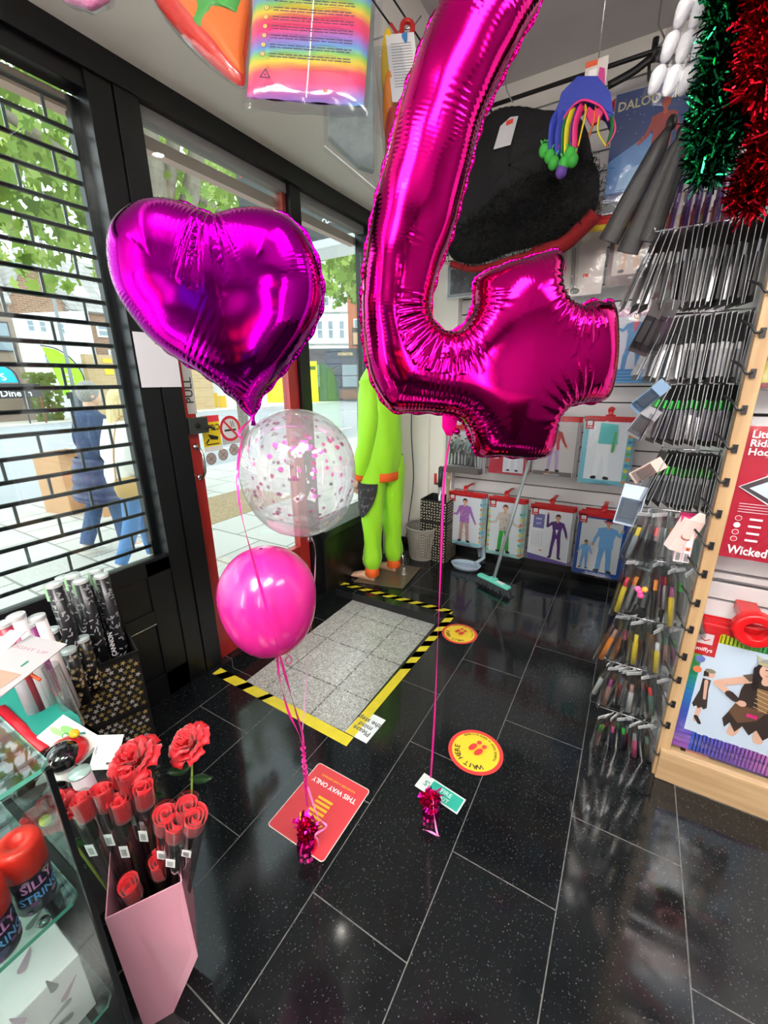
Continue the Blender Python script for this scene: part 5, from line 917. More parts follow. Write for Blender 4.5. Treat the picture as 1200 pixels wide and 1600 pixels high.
# big rainbow-edged pack
def lerpc(cs, t): i = min(int(t), len(cs)-2); f = t-i; return tuple(int(a*(1-f)+b_*f) for a, b_ in zip(cs[i], cs[i+1]))
def d_viking(F, w, h):
    x0, x1, y0, y1 = -w/2+.006, w/2-.006, .006, h-.004
    F.rect(x0, y0, x1, y1, col((236, 238, 240))); n = 24; rn = random.Random(5)
    cs = [(226, 214, 40), (120, 180, 60), (40, 160, 110), (40, 130, 190), (60, 90, 190), (110, 90, 190), (170, 100, 180), (200, 120, 190)]
    for i in range(n):
        z = y1-(y1-y0)*i/n; c = lerpc(cs, i/n*6); F.rect(x0+rn.uniform(.0, .012), z-(y1-y0)/n-.002, x0+.06, z, col(c), hold=(i > 0))
    for i in range(n):
        x = x0+.06+(x1-x0-.06)*i/n; F.rect(x-.001, y0, x+(x1-x0-.06)/n+.002, y0+.075+rn.uniform(0, .006), col(lerpc(cs, 4+i/n*3)), hold=(i > 0))
    for i in range(n):
        x = x0+.06+(x1-x0-.06)*i/n; F.rect(x-.001, y1-.05-rn.uniform(0, .01), x+(x1-x0-.06)/n+.002, y1-.012-rn.uniform(0, .012), col(lerpc(cs, i/n*3.5)), hold=(i > 0))
    F.rect(x0+.035, .085, x1-.02, y1-.05, col((206, 222, 238)))
    # small figure
    X = -w*.29; _P = F.P; F.P = lambda x, y, k=None: _P(X+(x-X)*.8, .125+(y-.105)*.8, k); K = col((58, 46, 42)); S = col((226, 180, 156)); HR_ = col((40, 32, 32)); F.limb((X, .20), (X-.004, .115), .018, .014, S); F.limb((X-.004, .135), (X+.012, .108), .016, .014, K)
    F.poly([(X-.028, .195), (X-.02, .18), (X-.012, .19), (X-.004, .178), (X+.006, .19), (X+.014, .18), (X+.024, .192), (X+.014, .28), (X-.012, .28)], K); F.rect(X-.014, .26, X+.014, .33, K); F.limb((X, .32), (X+.008, .235), .013, .010, S); F.disc(X+.006, .355, .017, S); F.poly([(X-.014, .34), (X+.004, .345), (X-.002, .375), (X-.016, .365)], HR_); F.disc(X+.004, .372, .018, col((150, 140, 120)), .01); 
    # large figure
    X = w*.10; F.P = lambda x, y, k=None: _P(X+(x-X)*.72, .13+(y-.085)*.70, k); F.limb((X-.03, .14), (X-.04, .085), .04, .036, S); F.limb((X+.05, .14), (X+.055, .085), .04, .036, S)
    F.poly([(X-.085, .15), (X-.07, .105), (X-.055, .14), (X-.03, .095), (X-.01, .14), (X+.02, .1), (X+.04, .14), (X+.07, .095), (X+.09, .13), (X+.09, .26), (X-.05, .26)], K)
    F.poly([(X-.07, .2), (X-.03, .15), (X+.03, .19), (X+.06, .26), (X+.0, .275), (X-.055, .255)], col((110, 80, 60)))
    F.poly([(X-.05, .25), (X+.08, .25), (X+.075, .33), (X+.085, .42), (X-.035, .42), (X-.05, .33)], K); F.poly([(X+.0, .36), (X+.06, .36), (X+.055, .25), (X+.025, .24)], col((146, 112, 76)))
    for k in range(5): F.limb((X+.005, .35-.022*k), (X+.055, .335-.022*k), .003, .003, col((220, 190, 140)))
    F.limb((X-.035, .395), (X-.135, .335), .038, .032, S); F.limb((X-.135, .335), (X-.045, .262), .030, .022, S); F.limb((X-.085, .295), (X-.06, .275), .034, .03, K); F.disc(X-.035, .262, .016, S); F.poly([(X-.06, .41), (X-.02, .435), (X+.0, .41), (X-.03, .385)], col((100, 84, 74)))
    F.limb((X+.08, .39), (X+.1, .27), .036, .026, S); F.disc(X+.02, .462, .044, HR_, .05); F.limb((X-.018, .46), (X-.01, .36), .026, .02, HR_); F.limb((X+.06, .46), (X+.062, .37), .026, .02, HR_); F.limb((X+.02, .43), (X+.02, .40), .026, .03, S); F.disc(X+.022, .458, .033, S, .041); F.disc(X+.022, .498, .044, col((140, 142, 136)), .022); F.rect(X-.022, .485, X+.066, .496, col((170, 158, 120)))
    F.poly([(X-.02, .50), (X-.036, .53), (X-.01, .515)], col((176, 170, 140))); D = col((50, 36, 34)); F.disc(X+.010, .466, .0045, D, .003); F.disc(X+.034, .466, .0045, D, .003, hold=True); F.limb((X+.013, .438), (X+.031, .438), .004, .004, col((190, 90, 90))); F.limb((X+.022, .46), (X+.021, .449), .004, .006, col((208, 158, 136)))
    F.rect(X-.01, .205, X+.026, .222, col((240, 40, 140))); F.text('£9.99', X+.008, .209, .011, K)
    F.P = _P; F.text('Viking Girl Costume', .02, .055, .020, col((60, 44, 110))); F.text('Including Hat and Dress', .02, .038, .011, col((70, 50, 120)))
    for k in range(4): F.rect(-.05, .012+.006*k, .11, .0135+.006*k, col((110, 90, 160)), hold=(k > 0))
    F.disc(-w/2+.035, h-.12, .013, col((90, 110, 170))); F.disc(-w/2+.034, h-.16, .012, col((200, 110, 70)))
W_, H_ = .32, .50
p = pack('costume_pack', 'large rainbow edged pack showing a girl in horned helmet and brown dress', None, W_, H_, d_viking, header=True, logo=False, hook=False, thick=.03)
F = Flat((-.0, -.0175, 0), (1, 0, 0), (0, 0, 1)); F.slab(-W_/2+.002, H_-.11, -W_/2+.072, H_-.015, .0015, REDP); F.rect(-W_/2+.016, H_-.068, -W_/2+.058, H_-.03, col((220, 205, 205))); F.poly([(-W_/2+.024, H_-.05), (-W_/2+.037, H_-.058), (-W_/2+.05, H_-.05), (-W_/2+.05, H_-.047), (-W_/2+.037, H_-.054), (-W_/2+.024, H_-.047)], REDP); F.text('smiffys', -W_/2+.037, H_-.094, .019, WHT); F.build('brand_tab', p)
b = MB(); hcx = .155; b.lathe([(.055, 0), (.055, .03), (.05, .035), (.028, .035), (.028, 0)], (0, 0, 0), mat((200, 20, 26), .25), 24, M=Matrix.Translation((-.02, -.03, H_+.035)) @ Matrix.Rotation(PI/2, 4, 'X')); b.box((-.03, .02, H_+.06), (.055, .09, .03), mat((200, 20, 26), .25)); b.box((-.02, -.012, H_+.0), (.09, .01, .05), mat((200, 20, 26), .25)); b.build('big_red_clip', p, bevel=.003); F = Flat((.035, -.072, H_-.0), (1, 0, 0), (0, 0, 1)); F.rect(-.008, 0, .008, .018, mat((90, 180, 220), .4)); F.build('blue_tag', p); put(p, .262+W_/2, 1.56, .115)
for k in range(3):
    if k == 0: s = pack('costume_pack', 'edge of a costume pack stacked behind the rainbow-edged girl pack', 'packs behind the rainbow-edged pack', W_, H_, None, hook=False, film_on=False); put(s, .256+W_/2, 1.582, .118)
    else: dup(s, (.262+W_/2-.004*k, 1.582+.014*k, .116+.003*k), (0, 0, .01*k))
# red fairy tale packs
def d_riding(F, w, h):
    R_c = col((176, 28, 52)); F.rect(-w/2+.006, .006, w/2-.006, h-.005, R_c); n = 16
    for k in range(n): F.limb((-w/2+.02+k*.022, .02), (-w/2+.02+k*.022+.05, .09), .0025, .0025, col((160, 22, 46)))
    GR = col((74, 66, 70)); WL = col((206, 216, 232)); F.poly([(-w*.45, h*.56), (w*.18, h*.92), (w/2-.006, h*.9), (w/2-.006, h*.2), (w*.3, h*.14)], WHT); F.poly([(-w*.44, h*.56), (w*.18, h*.905), (w/2-.006, h*.89), (w/2-.006, h*.22), (w*.3, h*.16)], GR); F.poly([(-w*.38, h*.555), (w*.18, h*.86), (w/2-.006, h*.85), (w/2-.006, h*.27), (w*.3, h*.21)], WL)
    F.text('Little Red', -w*.44, h*.91, .027, WHT, al='l'); F.text('Riding', -w*.44, h*.85, .027, WHT, al='l'); F.text('Hood', -w*.44, h*.79, .027, WHT, al='l'); 
    for k in range(4): F.disc(-w*.40, h*.33-k*.021, .008, WHT); (k != 1) and F.disc(-w*.40, h*.33-k*.021, .0068, R_c); F.rect(-w*.33, h*.33-k*.021-.003, -w*.25, h*.33-k*.021+.003, WHT)
    for k in range(4): F.rect(-w*.42, h*.44-k*.008, -w*.12-(k % 2)*.02, h*.444-k*.008, col((230, 200, 205)))
    F.text('Wicked', -w*.30, h*.06, .036, WHT, sx=.8)
w2_, h2_ = .36, .40
p = pack('costume_pack', 'red pack lettered Little Red Riding Hood with a white diamond window, right edge', None, w2_, h2_, d_riding, header=False, hookm=BKH, back=.09, thick=.03); c = FY(1120, 868, 1.54); put(p, c.x+w2_/2-.012, 1.54, c.z)
s = pack('costume_pack', 'plain red edge of a pack stacked behind the Riding Hood pack', 'red packs behind the Riding Hood pack', w2_, h2_-.06, lambda F, w, h: F.rect(-w/2+.006, .006, w/2-.006, h-.005, col((190, 26, 46))), header=False, hookm=BKH, back=.06, film_on=False, thick=.02); put(s, c.x+w2_/2-.005, 1.57, c.z-.0); dup(s, (c.x+w2_/2-.015, 1.592, c.z+.005), (0, 0, .02))
def d_lion(F, w, h): F.rect(-w/2+.006, .006, w/2-.006, h-.005, col((120, 40, 50))); F.disc(-w*.38, h*.35, .05, col((110, 70, 50))); F.poly([(-w*.5, .02), (-w*.2, .02), (-w*.1, h*.2), (-w*.45, h*.3)], col((170, 160, 60)))
p = pack('costume_pack', 'dark red pack with a brown haired figure in yellow, high at the right edge', None, .36, .42, d_lion, header=False, hookm=BKH, back=.09, thick=.03); c = FY(1178, 610, 1.54); put(p, c.x+.18, 1.54, c.z)
b = MB(); b.bb(.27, 1.2, 1.53, 1.545, .775, .782, CHROME); b.build('price_rail', label='thin metal price rail under the red packs', cat='rail')
# ---- rods with hanging packs (packs face along the rods)
clearp = film((232, 234, 236), .35, .1, key='blister', edge=.85)
def blister(nm, lab, grp, wy, h, card, body, bodyc=None, stripe=None, t=.012):
    r = thing(nm, lab, 'makeup pack', (0, 0, 0), grp); b = MB(); b.box((0, 0, -h/2-.01), (.0016, wy, h), mat(card, .4)); b.build('backing_card', r)
    b = MB(); b.box((-.004, 0, -h*.66-.01), (t*.55, wy*.7, h*.5), mat(body, .3)); 
    if bodyc: b.box((-.0035, 0, -h*.33-.01), (t*.5, wy*.5, h*.14), mat(bodyc, .35))
    b.build('contents', r, bevel=.001); b = MB(); b.box((-.004, -wy*.0, -h*.72-.01), (t, wy*.86, h*.42), clearp); b.build('clear_blister', r)
    b = MB(); b.box((0, -wy/2, -h/2-.01), (.0016, .0016, h), mat((150, 152, 154), .3, .2)); b.build('bright_edge', r); return r
def rod(x0, x1, y, z, lab):
    b = MB(); b.tube([(x1, y, z), (x0, y, z)], .0024, CHROME, 6); b.tube([(x0, y, z), (x0-.004, y, z+.012)], .0024, CHROME, 6); b.tube([(x1, y+.0, z), (x1, y+.03, z-.0), (x1+.0, y+.06, z-.04)], .003, BKH, 6); return b.build('display_rod', label=lab, cat='rod', group='rods of the makeup rack')
def row(key, px0, px1, py0, n, wy, h, card, body, bodyc, where, y=1.60, fan=.25, nm='makeup_pack'):
    a = FY(px0, py0, y); c = FY(px1, py0-6, y); x0 = a.x; x1 = min(c.x, .225); z = (a.z+c.z)/2
    rod(x0-.01, .24, y, z, 'thin metal display rod carrying the '+where); lab = where+' hanging edge-on on the makeup rack'; src = blister(nm, lab, where, wy, h, card, body, bodyc); rn = random.Random(n*3+int(h*100))
    for i in range(n):
        t = i/(n-1); x = x0+(x1-x0)*t; tilt = fan*max(0, (.25-t))/.25*1.2+rn.uniform(-.03, .03)
        if i == 0: src.location = (x, y, z); src.rotation_euler = (0, tilt, .2)
        else: dup(src, (x, y+rn.uniform(-.004, .004), z+rn.uniform(-.003, .003)), (rn.uniform(-.02, .02), tilt, rn.uniform(.16, .26)))
row('z', 1055, 1150, 268, 7, .06, .16, (120, 70, 150), (90, 50, 120), (160, 150, 190), 'purple card packs in the top row under the tinsel', y=1.66)
row('a', 1032, 1190, 352, 18, .10, .205, (40, 40, 44), (70, 72, 76), (150, 152, 156), 'black and silver packs in the second row')
row('b', 1042, 1172, 490, 17, .085, .185, (56, 56, 60), (166, 168, 172), (30, 30, 32), 'grey printed packs in the third row')
row('c', 1045, 1150, 598, 15, .09, .178, (22, 24, 24), (96, 96, 110), (60, 190, 80), 'black packs with green marks in the fourth row')
row('d', 1040, 1125, 706, 14, .085, .175, (26, 28, 26), (110, 114, 118), (70, 190, 70), 'dark makeup packs in the fifth row')
# odd tilted packs at the left ends of the rows
for i, (px, py, sx, sz, c1, rz, lb) in enumerate([(1010, 510, .03, .15, (36, 28, 32), .35, 'slim black pack tilted at the left end of the third row'), (1022, 515, .03, .15, (50, 30, 40), .3, 'second slim black pack tilted at the left end of the third row'), (1035, 512, .035, .15, (30, 28, 32), .25, 'slim black pack standing straighter beside the two tilted ones'), (1015, 620, .04, .11, (120, 150, 180), .75, 'pale blue pack swinging left from the fourth row'), (1005, 660, .05, .1, (150, 150, 156), .5, 'clear pack full of thin rods at the left of the fourth row'), (1012, 735, .04, .1, (214, 190, 180), .9, 'white and peach pack sticking out left of the fifth row'), (985, 790, .07, .14, (190, 206, 226), .12, 'pale blue and white pack at the left below the fifth row'), (1010, 855, .07, .16, (120, 130, 130), .15, 'clear pouch of grey brushes left of the boxes')]):
    c = FY(px, py, 1.56); r = thing('hanging_pack', lb, 'pack', (c.x, 1.56, c.z)); M = Matrix.Translation(c) @ Matrix.Rotation(rz, 4, 'Y'); b = MB(); b.box((0, 0, 0), (sx, .004, sz), mat(c1, .35), M=M); b.build('card', r)
    b = MB(); b.box((0, -.008, -sz*.12), (sx*.9, .012, sz*.6), clearp, M=M); b.build('clear_blister', r); b = MB(); b.box((sx*.0, -.004, -sz*.1), (sx*.6, .004, sz*.4), mat(tuple(int(v*.6) for v in c1), .4), M=M); b.build('print', r)
# boxes on the sixth row
for i, (x, lab, rz) in enumerate(((.130, 'pink and white striped box with a warning mark, nearest the pine edge', 0), (.108, 'pink and white striped box with a warning mark, second from the pine edge', .03))):
    c = FY(1040, 835, 1.56); r = thing('product_box', lab, 'box', (x+.07, 1.56, c.z-.07)); b = MB(); b.box((x+.07, 1.56, c.z), (.021, .06, .15), mat((226, 218, 220), .4)); b.box((x+.07, 1.56, c.z+.06), (.0215, .0605, .035), mat((196, 40, 100), .4)); b.build('carton', r)
    F = Flat((x+.07, 1.5295, c.z), (1, 0, 0), (0, 0, 1)); F.rect(-.006, -.035, .006, -.023, mat((236, 120, 60), .5)); F.text('x', 0, -.034, .016, BLKP)
    for k in range(9): F.rect(-.006, -.07+k*.003, .006, -.0685+k*.003, BLKP, hold=(k > 0))
    for k in (-1, 1): F.rect(k*.009-.0008, -.07, k*.009+.0008, .03, mat((206, 150, 170), .4))
    F.build('print', r)
c = FY(1068, 835, 1.54); r = thing('product_box', 'pale pink lashes box tilted left of the two striped boxes', 'box', c); M = Matrix.Translation(c) @ Matrix.Rotation(.3, 4, 'Y') @ Matrix.Rotation(.5, 4, 'Z'); b = MB(); b.box((0, 0, 0), (.055, .035, .11), mat((232, 204, 198), .4), M=M); b.add([M @ Vector(q) for q in ((-.0275, -.0178, .055), (.0275, -.0178, .055), (.01, -.0178, .085), (-.01, -.0178, .085))], [(0, 1, 2, 3)], mat((236, 226, 222), .4)); b.build('carton', r, bevel=.001); F = Flat(M @ Vector((0, -.0182, 0)), M.to_3x3() @ Vector((1, 0, 0)), M.to_3x3() @ Vector((0, 0, 1))); F.disc(0, .0, .02, mat((170, 90, 80), .4), .012); F.disc(0, .003, .018, mat((236, 206, 198), .4), .010); F.build('print', r)
# lower rows: loose pouches of small bottles and brushes
rn = random.Random(31); PC = [(60, 62, 64), (150, 156, 160), (50, 190, 70), (236, 140, 50), (230, 80, 140), (150, 60, 120), (40, 44, 60), (170, 130, 120), (236, 210, 60), (90, 130, 120), (210, 214, 216), (200, 40, 50)]
def pouch(i, x, y, z, h, w, rz, lab, grp, cc):
    r = thing('small_pouch', lab, 'pouch', (x, y, z), grp); M = Matrix.Translation((x, y, z)) @ Matrix.Rotation(rz, 4, 'Y') @ Matrix.Rotation(rn.uniform(.5, 1.2), 4, 'Z'); c1, c2 = cc
    b = MB(); b.lathe([(.001, -h+.012), (.009, -h+.012), (.009, -h*.5), (.006, -h*.45), (.006, -h*.32), (.001, -h*.32)], (0, 0, 0), mat(c1, .3), 10, M=M); b.build('bottle', r); b = MB(); b.lathe([(.0065, -h*.46), (.0065, -h*.3), (.001, -h*.3)], (0, 0, 0), mat(c2, .35), 10, M=M); b.build('cap', r)
    b = MB(); R = []
    for s, zz in ((.9, 0), (.95, -h*.2), (1, -h*.5), (1, -h*.8), (.9, -h)): R.append([(w/2*s*math.cos(a), (.011 if zz < -h*.1 else .002)*math.sin(a)+rn.uniform(-.001, .001), zz) for a in [k*2*PI/12 for k in range(12)]])
    b.rings(R, clearp, caps=False, M=M); b.build('clear_bag', r)
    b = MB(); b.box((0, 0, -.006), (w*.85, .002, .012), mat((206, 208, 210), .3), M=M); b.build('header_strip', r)
rowsL = [('sixth', 1010, 1090, 795, 8, .19), ('seventh', 990, 1078, 872, 12, .21), ('eighth', 975, 1065, 962, 12, .20), ('ninth', 955, 1050, 1035, 13, .18), ('lowest', 945, 1030, 1108, 11, .18)]
for nm, p0, p1, py, n, h in rowsL:
    a = FY(p0, py, 1.57); c = FY(p1, py+6, 1.57); rod(a.x-.02, .24, 1.57, a.z+.004, 'thin metal display rod carrying the pouches of the %s row' % nm)
    for i in range(n):
        t = i/(n-1); x = a.x+(c.x-a.x)*t; pouch(i, x, 1.57+rn.uniform(-.03, .03), a.z+rn.uniform(-.006, .002), h*rn.uniform(.85, 1.1), .065, .35*(.4-t)+rn.uniform(-.12, .12), 'small clear pouch with a little bottle in the %s row of the rack' % nm, 'pouches in the %s row of the rack' % nm, (PC[rn.randrange(12)] if rn.random() < .5 else PC[rn.choice((0, 1, 6, 10))], PC[rn.randrange(12)]))
b = MB()
for dx, dz, cc in ((0, 0, (236, 70, 140)), (.012, .012, (240, 150, 50)), (-.008, .01, (236, 90, 150)), (.004, -.012, (230, 60, 130))): c = FY(1000, 925, 1.52); b.ell(c+Vector((dx, 0, dz)), .010, mat(cc, .5), 10, 8)
b.build('pompom_clip', label='tiny pink and orange bobbles hanging low on the left of the rack', cat='hair clip')
# upper clear packs, cotton balls and tinsel
for i, (px, py, lean, lab) in enumerate(((1045, 200, .42, 'long smoky clear bag leaning left below the white padded packs'), (1062, 215, .32, 'second long smoky clear bag beside the green tinsel'), (1078, 190, .2, 'third long clear bag with a black tie, touching the green tinsel'))):
    c = FY(px, py, 1.62); r = thing('hanging_bag', lab, 'bag', c); M = Matrix.Translation(c) @ Matrix.Rotation(lean, 4, 'Y'); b = MB(); b.rings([[(.028*s*math.cos(a), .010*math.sin(a), z) for a in [k*PI/6 for k in range(12)]] for s, z in ((.3, 0), (.8, -.04), (1, -.14), (1.1, -.28))], film((120, 118, 122), .1, .5, haze=.07, key='smoky', edge=.16), caps=False, M=M); b.build('clear_bag', r); b = MB(); b.box((0, 0, -.17), (.022, .004, .13), mat((44, 40, 42), .5), M=M); b.build('contents', r); b = MB(); b.ell(M @ Vector((0, 0, .012)), (.014, .010, .02), BKH, 8, 6); b.build('tie', r)
def softbag(px, py, lab, rows=3, cols=3):
    c = FY(px, py, 1.5); r = thing('padded_pack', lab, 'pack', c-Vector((0, 0, .12))); M = Matrix.Translation(c) @ Matrix.Rotation(.28, 4, 'Y'); ms = mat((206, 206, 210), .8, bump=.4, scale=80)
    for i in range(cols):
        for j in range(rows): b = MB(); b.ell((-.034+.034*i, -.004, .05-.062*j), (.0175, .017, .031), ms, 14, 10, M=M, fn=lambda p: 1+.08*math.sin(p.z*5)); b.build('cotton_roll', r)
    b = MB(); b.rings([[((.056+.0*s)*math.cos(a), .022*math.sin(a), z) for a in [k*PI/8 for k in range(16)]] for s, z in ((1, .10), (1, .03), (1, -.05), (1, -.115))], film((250, 250, 252), .1, .2, key='bagfilm', edge=.3), caps=False, M=M); b.build('clear_wrap', r)
softbag(1075, 62, 'clear pack of white cotton rolls hanging left of the green tinsel')
def tinsel(lab, pts, rad, col1, n, seed, dark):
    rn = random.Random(seed); b = MB(); q = cat_rom(pts, 10); m1 = foil(col1, .2, 'tinsel'); m2 = foil(dark, .25, 'tinsel_shade'); b.tube(q, .01, m2, 6)  # darker foil copy puts the garland's shaded interior into the colour
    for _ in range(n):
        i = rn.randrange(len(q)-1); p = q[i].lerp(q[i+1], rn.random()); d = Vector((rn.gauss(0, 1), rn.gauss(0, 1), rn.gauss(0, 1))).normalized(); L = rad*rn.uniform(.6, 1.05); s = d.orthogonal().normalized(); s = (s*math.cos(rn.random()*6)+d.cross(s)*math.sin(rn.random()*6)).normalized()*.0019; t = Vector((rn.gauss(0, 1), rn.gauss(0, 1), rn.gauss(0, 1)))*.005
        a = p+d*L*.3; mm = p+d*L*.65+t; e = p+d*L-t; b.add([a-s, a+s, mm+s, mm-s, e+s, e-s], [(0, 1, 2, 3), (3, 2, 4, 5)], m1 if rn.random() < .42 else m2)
    return b.build('tinsel_garland', label=lab, cat='tinsel')
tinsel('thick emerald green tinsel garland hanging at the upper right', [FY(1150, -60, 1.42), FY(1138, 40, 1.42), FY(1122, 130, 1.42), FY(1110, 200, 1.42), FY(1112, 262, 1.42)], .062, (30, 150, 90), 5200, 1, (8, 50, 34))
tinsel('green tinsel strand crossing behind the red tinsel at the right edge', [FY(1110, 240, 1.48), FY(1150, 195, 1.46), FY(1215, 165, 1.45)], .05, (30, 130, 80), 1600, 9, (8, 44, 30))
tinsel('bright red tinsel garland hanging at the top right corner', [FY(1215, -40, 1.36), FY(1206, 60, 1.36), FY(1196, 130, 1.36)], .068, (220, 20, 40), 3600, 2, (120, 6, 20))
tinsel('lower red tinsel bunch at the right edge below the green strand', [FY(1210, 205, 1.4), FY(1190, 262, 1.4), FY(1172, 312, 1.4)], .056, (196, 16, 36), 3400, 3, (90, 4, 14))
# ================================================================== HANGING BAGS AT THE BULKHEAD
PL2 = film((246, 248, 250), .13, .14, key='bag_film', edge=.38, bump=.4, bscale=9)
def hangbag(lab, px_corners, d, draw, plain, thick=.03, hookpx=None, hookm=REDP, nv=None):
    """bag given by photo corners tl,tr,br,bl at distance d, on a plane square to the bulkhead"""
    ps = [AT(x, y, dd) for (x, y), dd in zip(px_corners, d if isinstance(d, (list, tuple)) else (d,)*4)]; c = sum(ps, Vector())/4
    r = thing('costume_bag', lab, 'costume bag', (c.x, c.y, min(p.z for p in ps)))
    U = ((ps[1]-ps[0])+(ps[2]-ps[3])).normalized(); V = ((ps[0]-ps[3])+(ps[1]-ps[2])); V = (V-U*V.dot(U)).normalized(); N = U.cross(V); w_ = ((ps[1]-ps[0]).length+(ps[2]-ps[3]).length)/2; h_ = ((ps[0]-ps[3]).length+(ps[1]-ps[2]).length)/2
    M = Matrix(((U.x, V.x, N.x, c.x), (U.y, V.y, N.y, c.y), (U.z, V.z, N.z, c.z), (0, 0, 0, 1))); return r, M, w_, h_, (c, U, V, N)
def puff(b, w, h, t, m, M, nx=18, ny=22, exp=.5, wob=.004, seed=1, z0=0):
    rn = random.Random(seed); ph = [rn.uniform(0, 6) for _ in range(4)]
    for sgn in (1, -1):
        R = []
        for j in range(ny+1):
            v = j/ny; R.append([Vector((-w/2+w*i/nx, -h/2+h*v, z0+sgn*(t*(max(0, 1-abs(2*i/nx-1)**4)*max(0, 1-abs(2*v-1)**4))**exp+wob*math.sin(i*.9+ph[0]+v*7)*math.sin(v*9+ph[1])))) for i in range(nx+1)])
        b.rings(R if sgn > 0 else [r_[::-1] for r_ in R], m, closed=False, caps=False, M=M)
def ramp_mat(name, stops, axis=1, scale=3.0, distort=.5, off=0):
    m = bpy.data.materials.new(name); m.use_nodes = True; n = m.node_tree; b = n.nodes['Principled BSDF']; b.inputs['Roughness'].default_value = .55
    t = n.nodes.new('ShaderNodeNewGeometry'); s = n.nodes.new('ShaderNodeSeparateXYZ'); n.links.new(t.outputs['Position'], s.inputs[0]); z = n.nodes.new('ShaderNodeTexNoise'); z.inputs['Scale'].default_value = 6; n.links.new(t.outputs['Position'], z.inputs['Vector'])
    a = n.nodes.new('ShaderNodeMath'); a.operation = 'MULTIPLY_ADD'; a.inputs[1].default_value = scale; a.inputs[2].default_value = off; n.links.new(s.outputs[axis], a.inputs[0])
    c = n.nodes.new('ShaderNodeMath'); c.operation = 'MULTIPLY_ADD'; c.inputs[1].default_value = distort; n.links.new(z.outputs['Fac'], c.inputs[0]); n.links.new(a.outputs[0], c.inputs[2])
    f = n.nodes.new('ShaderNodeMath'); f.operation = 'FRACT'; n.links.new(c.outputs[0], f.inputs[0]); r = n.nodes.new('ShaderNodeValToRGB')
    while len(r.color_ramp.elements) < len(stops): r.color_ramp.elements.new(.5)
    for i, (p, cc) in enumerate(stops): r.color_ramp.elements[i].position = p; r.color_ramp.elements[i].color = (*s2l(cc), 1)
    n.links.new(f.outputs[0], r.inputs['Fac']); n.links.new(r.outputs['Color'], b.inputs['Base Color']); return m
m_rain = ramp_mat('rainbow_plush', [(0, (206, 40, 104)), (.2, (208, 60, 84)), (.38, (204, 182, 44)), (.52, (120, 178, 84)), (.66, (88, 138, 190)), (.8, (140, 100, 176)), (1, (206, 40, 104))], axis=2, scale=8.3, distort=.35, off=.86)
r, M, w_, h_, (c, U, V, N) = hangbag('clear bag of rainbow striped plush with printed warning text, hanging at the top', [(380, -45), (582, -40), (582, 190), (392, 165)], 1.0, None, None)
b = MB(); puff(b, w_*.93, h_*.90, .03, m_rain, M @ Matrix.Translation((-.0, .01, 0)), wob=.003); b.build('rainbow_plush', r)
F = Flat(c+N*.037, U, V); K = mat((60, 40, 70), .5); rn = random.Random(6)
for k in range(11):
    y = h_*.42-k*h_*.066
    for q in range(2): 
        x = -w_*.26
        while x < w_*.34: L = rn.uniform(.008, .024); F.rect(x, y-q*.0062-.0012, min(x+L, w_*.36), y-q*.0062+.0012, K, hold=True); x += L+.0025
    F.disc(-w_*.31, y-.003, .0055, K); F.disc(-w_*.31, y-.003, .0045, mat((226, 170, 90), .5)); F.rect(-w_*.31-.0008, y-.005, -w_*.31+.0008, y-.001, K)
F.build('warning_print', r); F = Flat(c+N*.037, U, V)
for a in range(3):
    t = PI/2+a*2*PI/3; p = (-w_*.29+.013*math.cos(t), -h_*.36+.013*math.sin(t)); q = (-w_*.29+.013*math.cos(t+2*PI/3), -h_*.36+.013*math.sin(t+2*PI/3)); F.limb(p, q, .003, .003, K)
F.text('4', -w_*.29, -h_*.36-.004, .011, K); F.disc(w_*.18, -h_*.44, .005, K); F.disc(w_*.18, -h_*.44, .0035, mat((220, 110, 90), .5)); F.build('recycling_mark', r)
b = MB(); puff(b, w_, h_, .034, PL2, M, wob=.002, seed=4); b.build('clear_film', r); b = MB(); a = M @ Vector((0, h_/2, 0)); b.tube([a, a+Vector((0, 0, .08)), Vector((-1.165, a.y, a.z+.09))], .003, CHROME, 6); b.build('peg', r)
b = MB(); b.tube([M @ Vector((w_*.04, -h_/2, .040)), M @ Vector((w_*.04, h_*.5, .040))], .0015, mat((240, 240, 240), .2), 6); b.build('film_crease', r)
# orange / green / red foil-like bag
r = thing('costume_bag', 'orange, red and green costume bag hanging left of the rainbow one', 'costume bag', AT(320, 60, 1.05)); D_ = 1.05
b = MB(); c = AT(310, 40, D_); U = (AT(400, 40, D_)-AT(300, 40, D_)).normalized(); V = Vector((0, 0, 1)); V = (V-U*V.dot(U)).normalized(); N = U.cross(V)
def body(pts, th, m, dep=0):
    P_ = [AT(x, y, D_)+N*dep for x, y in pts]; cc = sum(P_, Vector())/len(P_); rim = [Vector(p) for p in cat_rom(P_, 4, closed=True)]
    R = [[cc+(p-cc)*s+N*(th*math.sqrt(max(0, 1-s*s))) for p in rim] for s in (1, .95, .85, .65, .4, .15, .02)]; b.rings(R, m, caps=False); b.rings([[q-N*(2*(q-cc).dot(N)-2*0) if False else q-N*(2*th*math.sqrt(max(0, 1-s*s))) for q in rr_][::-1] for s, rr_ in zip((1, .95, .85, .65, .4, .15, .02), R)], m, caps=False)
body([(236, -12), (262, 30), (300, 72), (340, 110), (378, 135), (384, 100), (384, -40), (230, -60)], .03, mat((190, 44, 34), .35, bump=.4, scale=30)); b.build('red_lining', r)
b = MB(); body([(262, -8), (300, 44), (340, 85), (378, 120), (382, 90), (383, -40), (250, -50)], .034, mat((226, 106, 34), .5, bump=.3, scale=30), .006); b.build('orange_fabric', r)
b = MB(); body([(298, -30), (297, 18), (306, 50), (320, 62), (336, 50), (344, 36), (372, 34), (381, 30), (382, -40)], .03, mat((64, 150, 62), .5, bump=.3, scale=30), .014); b.build('green_fabric', r)
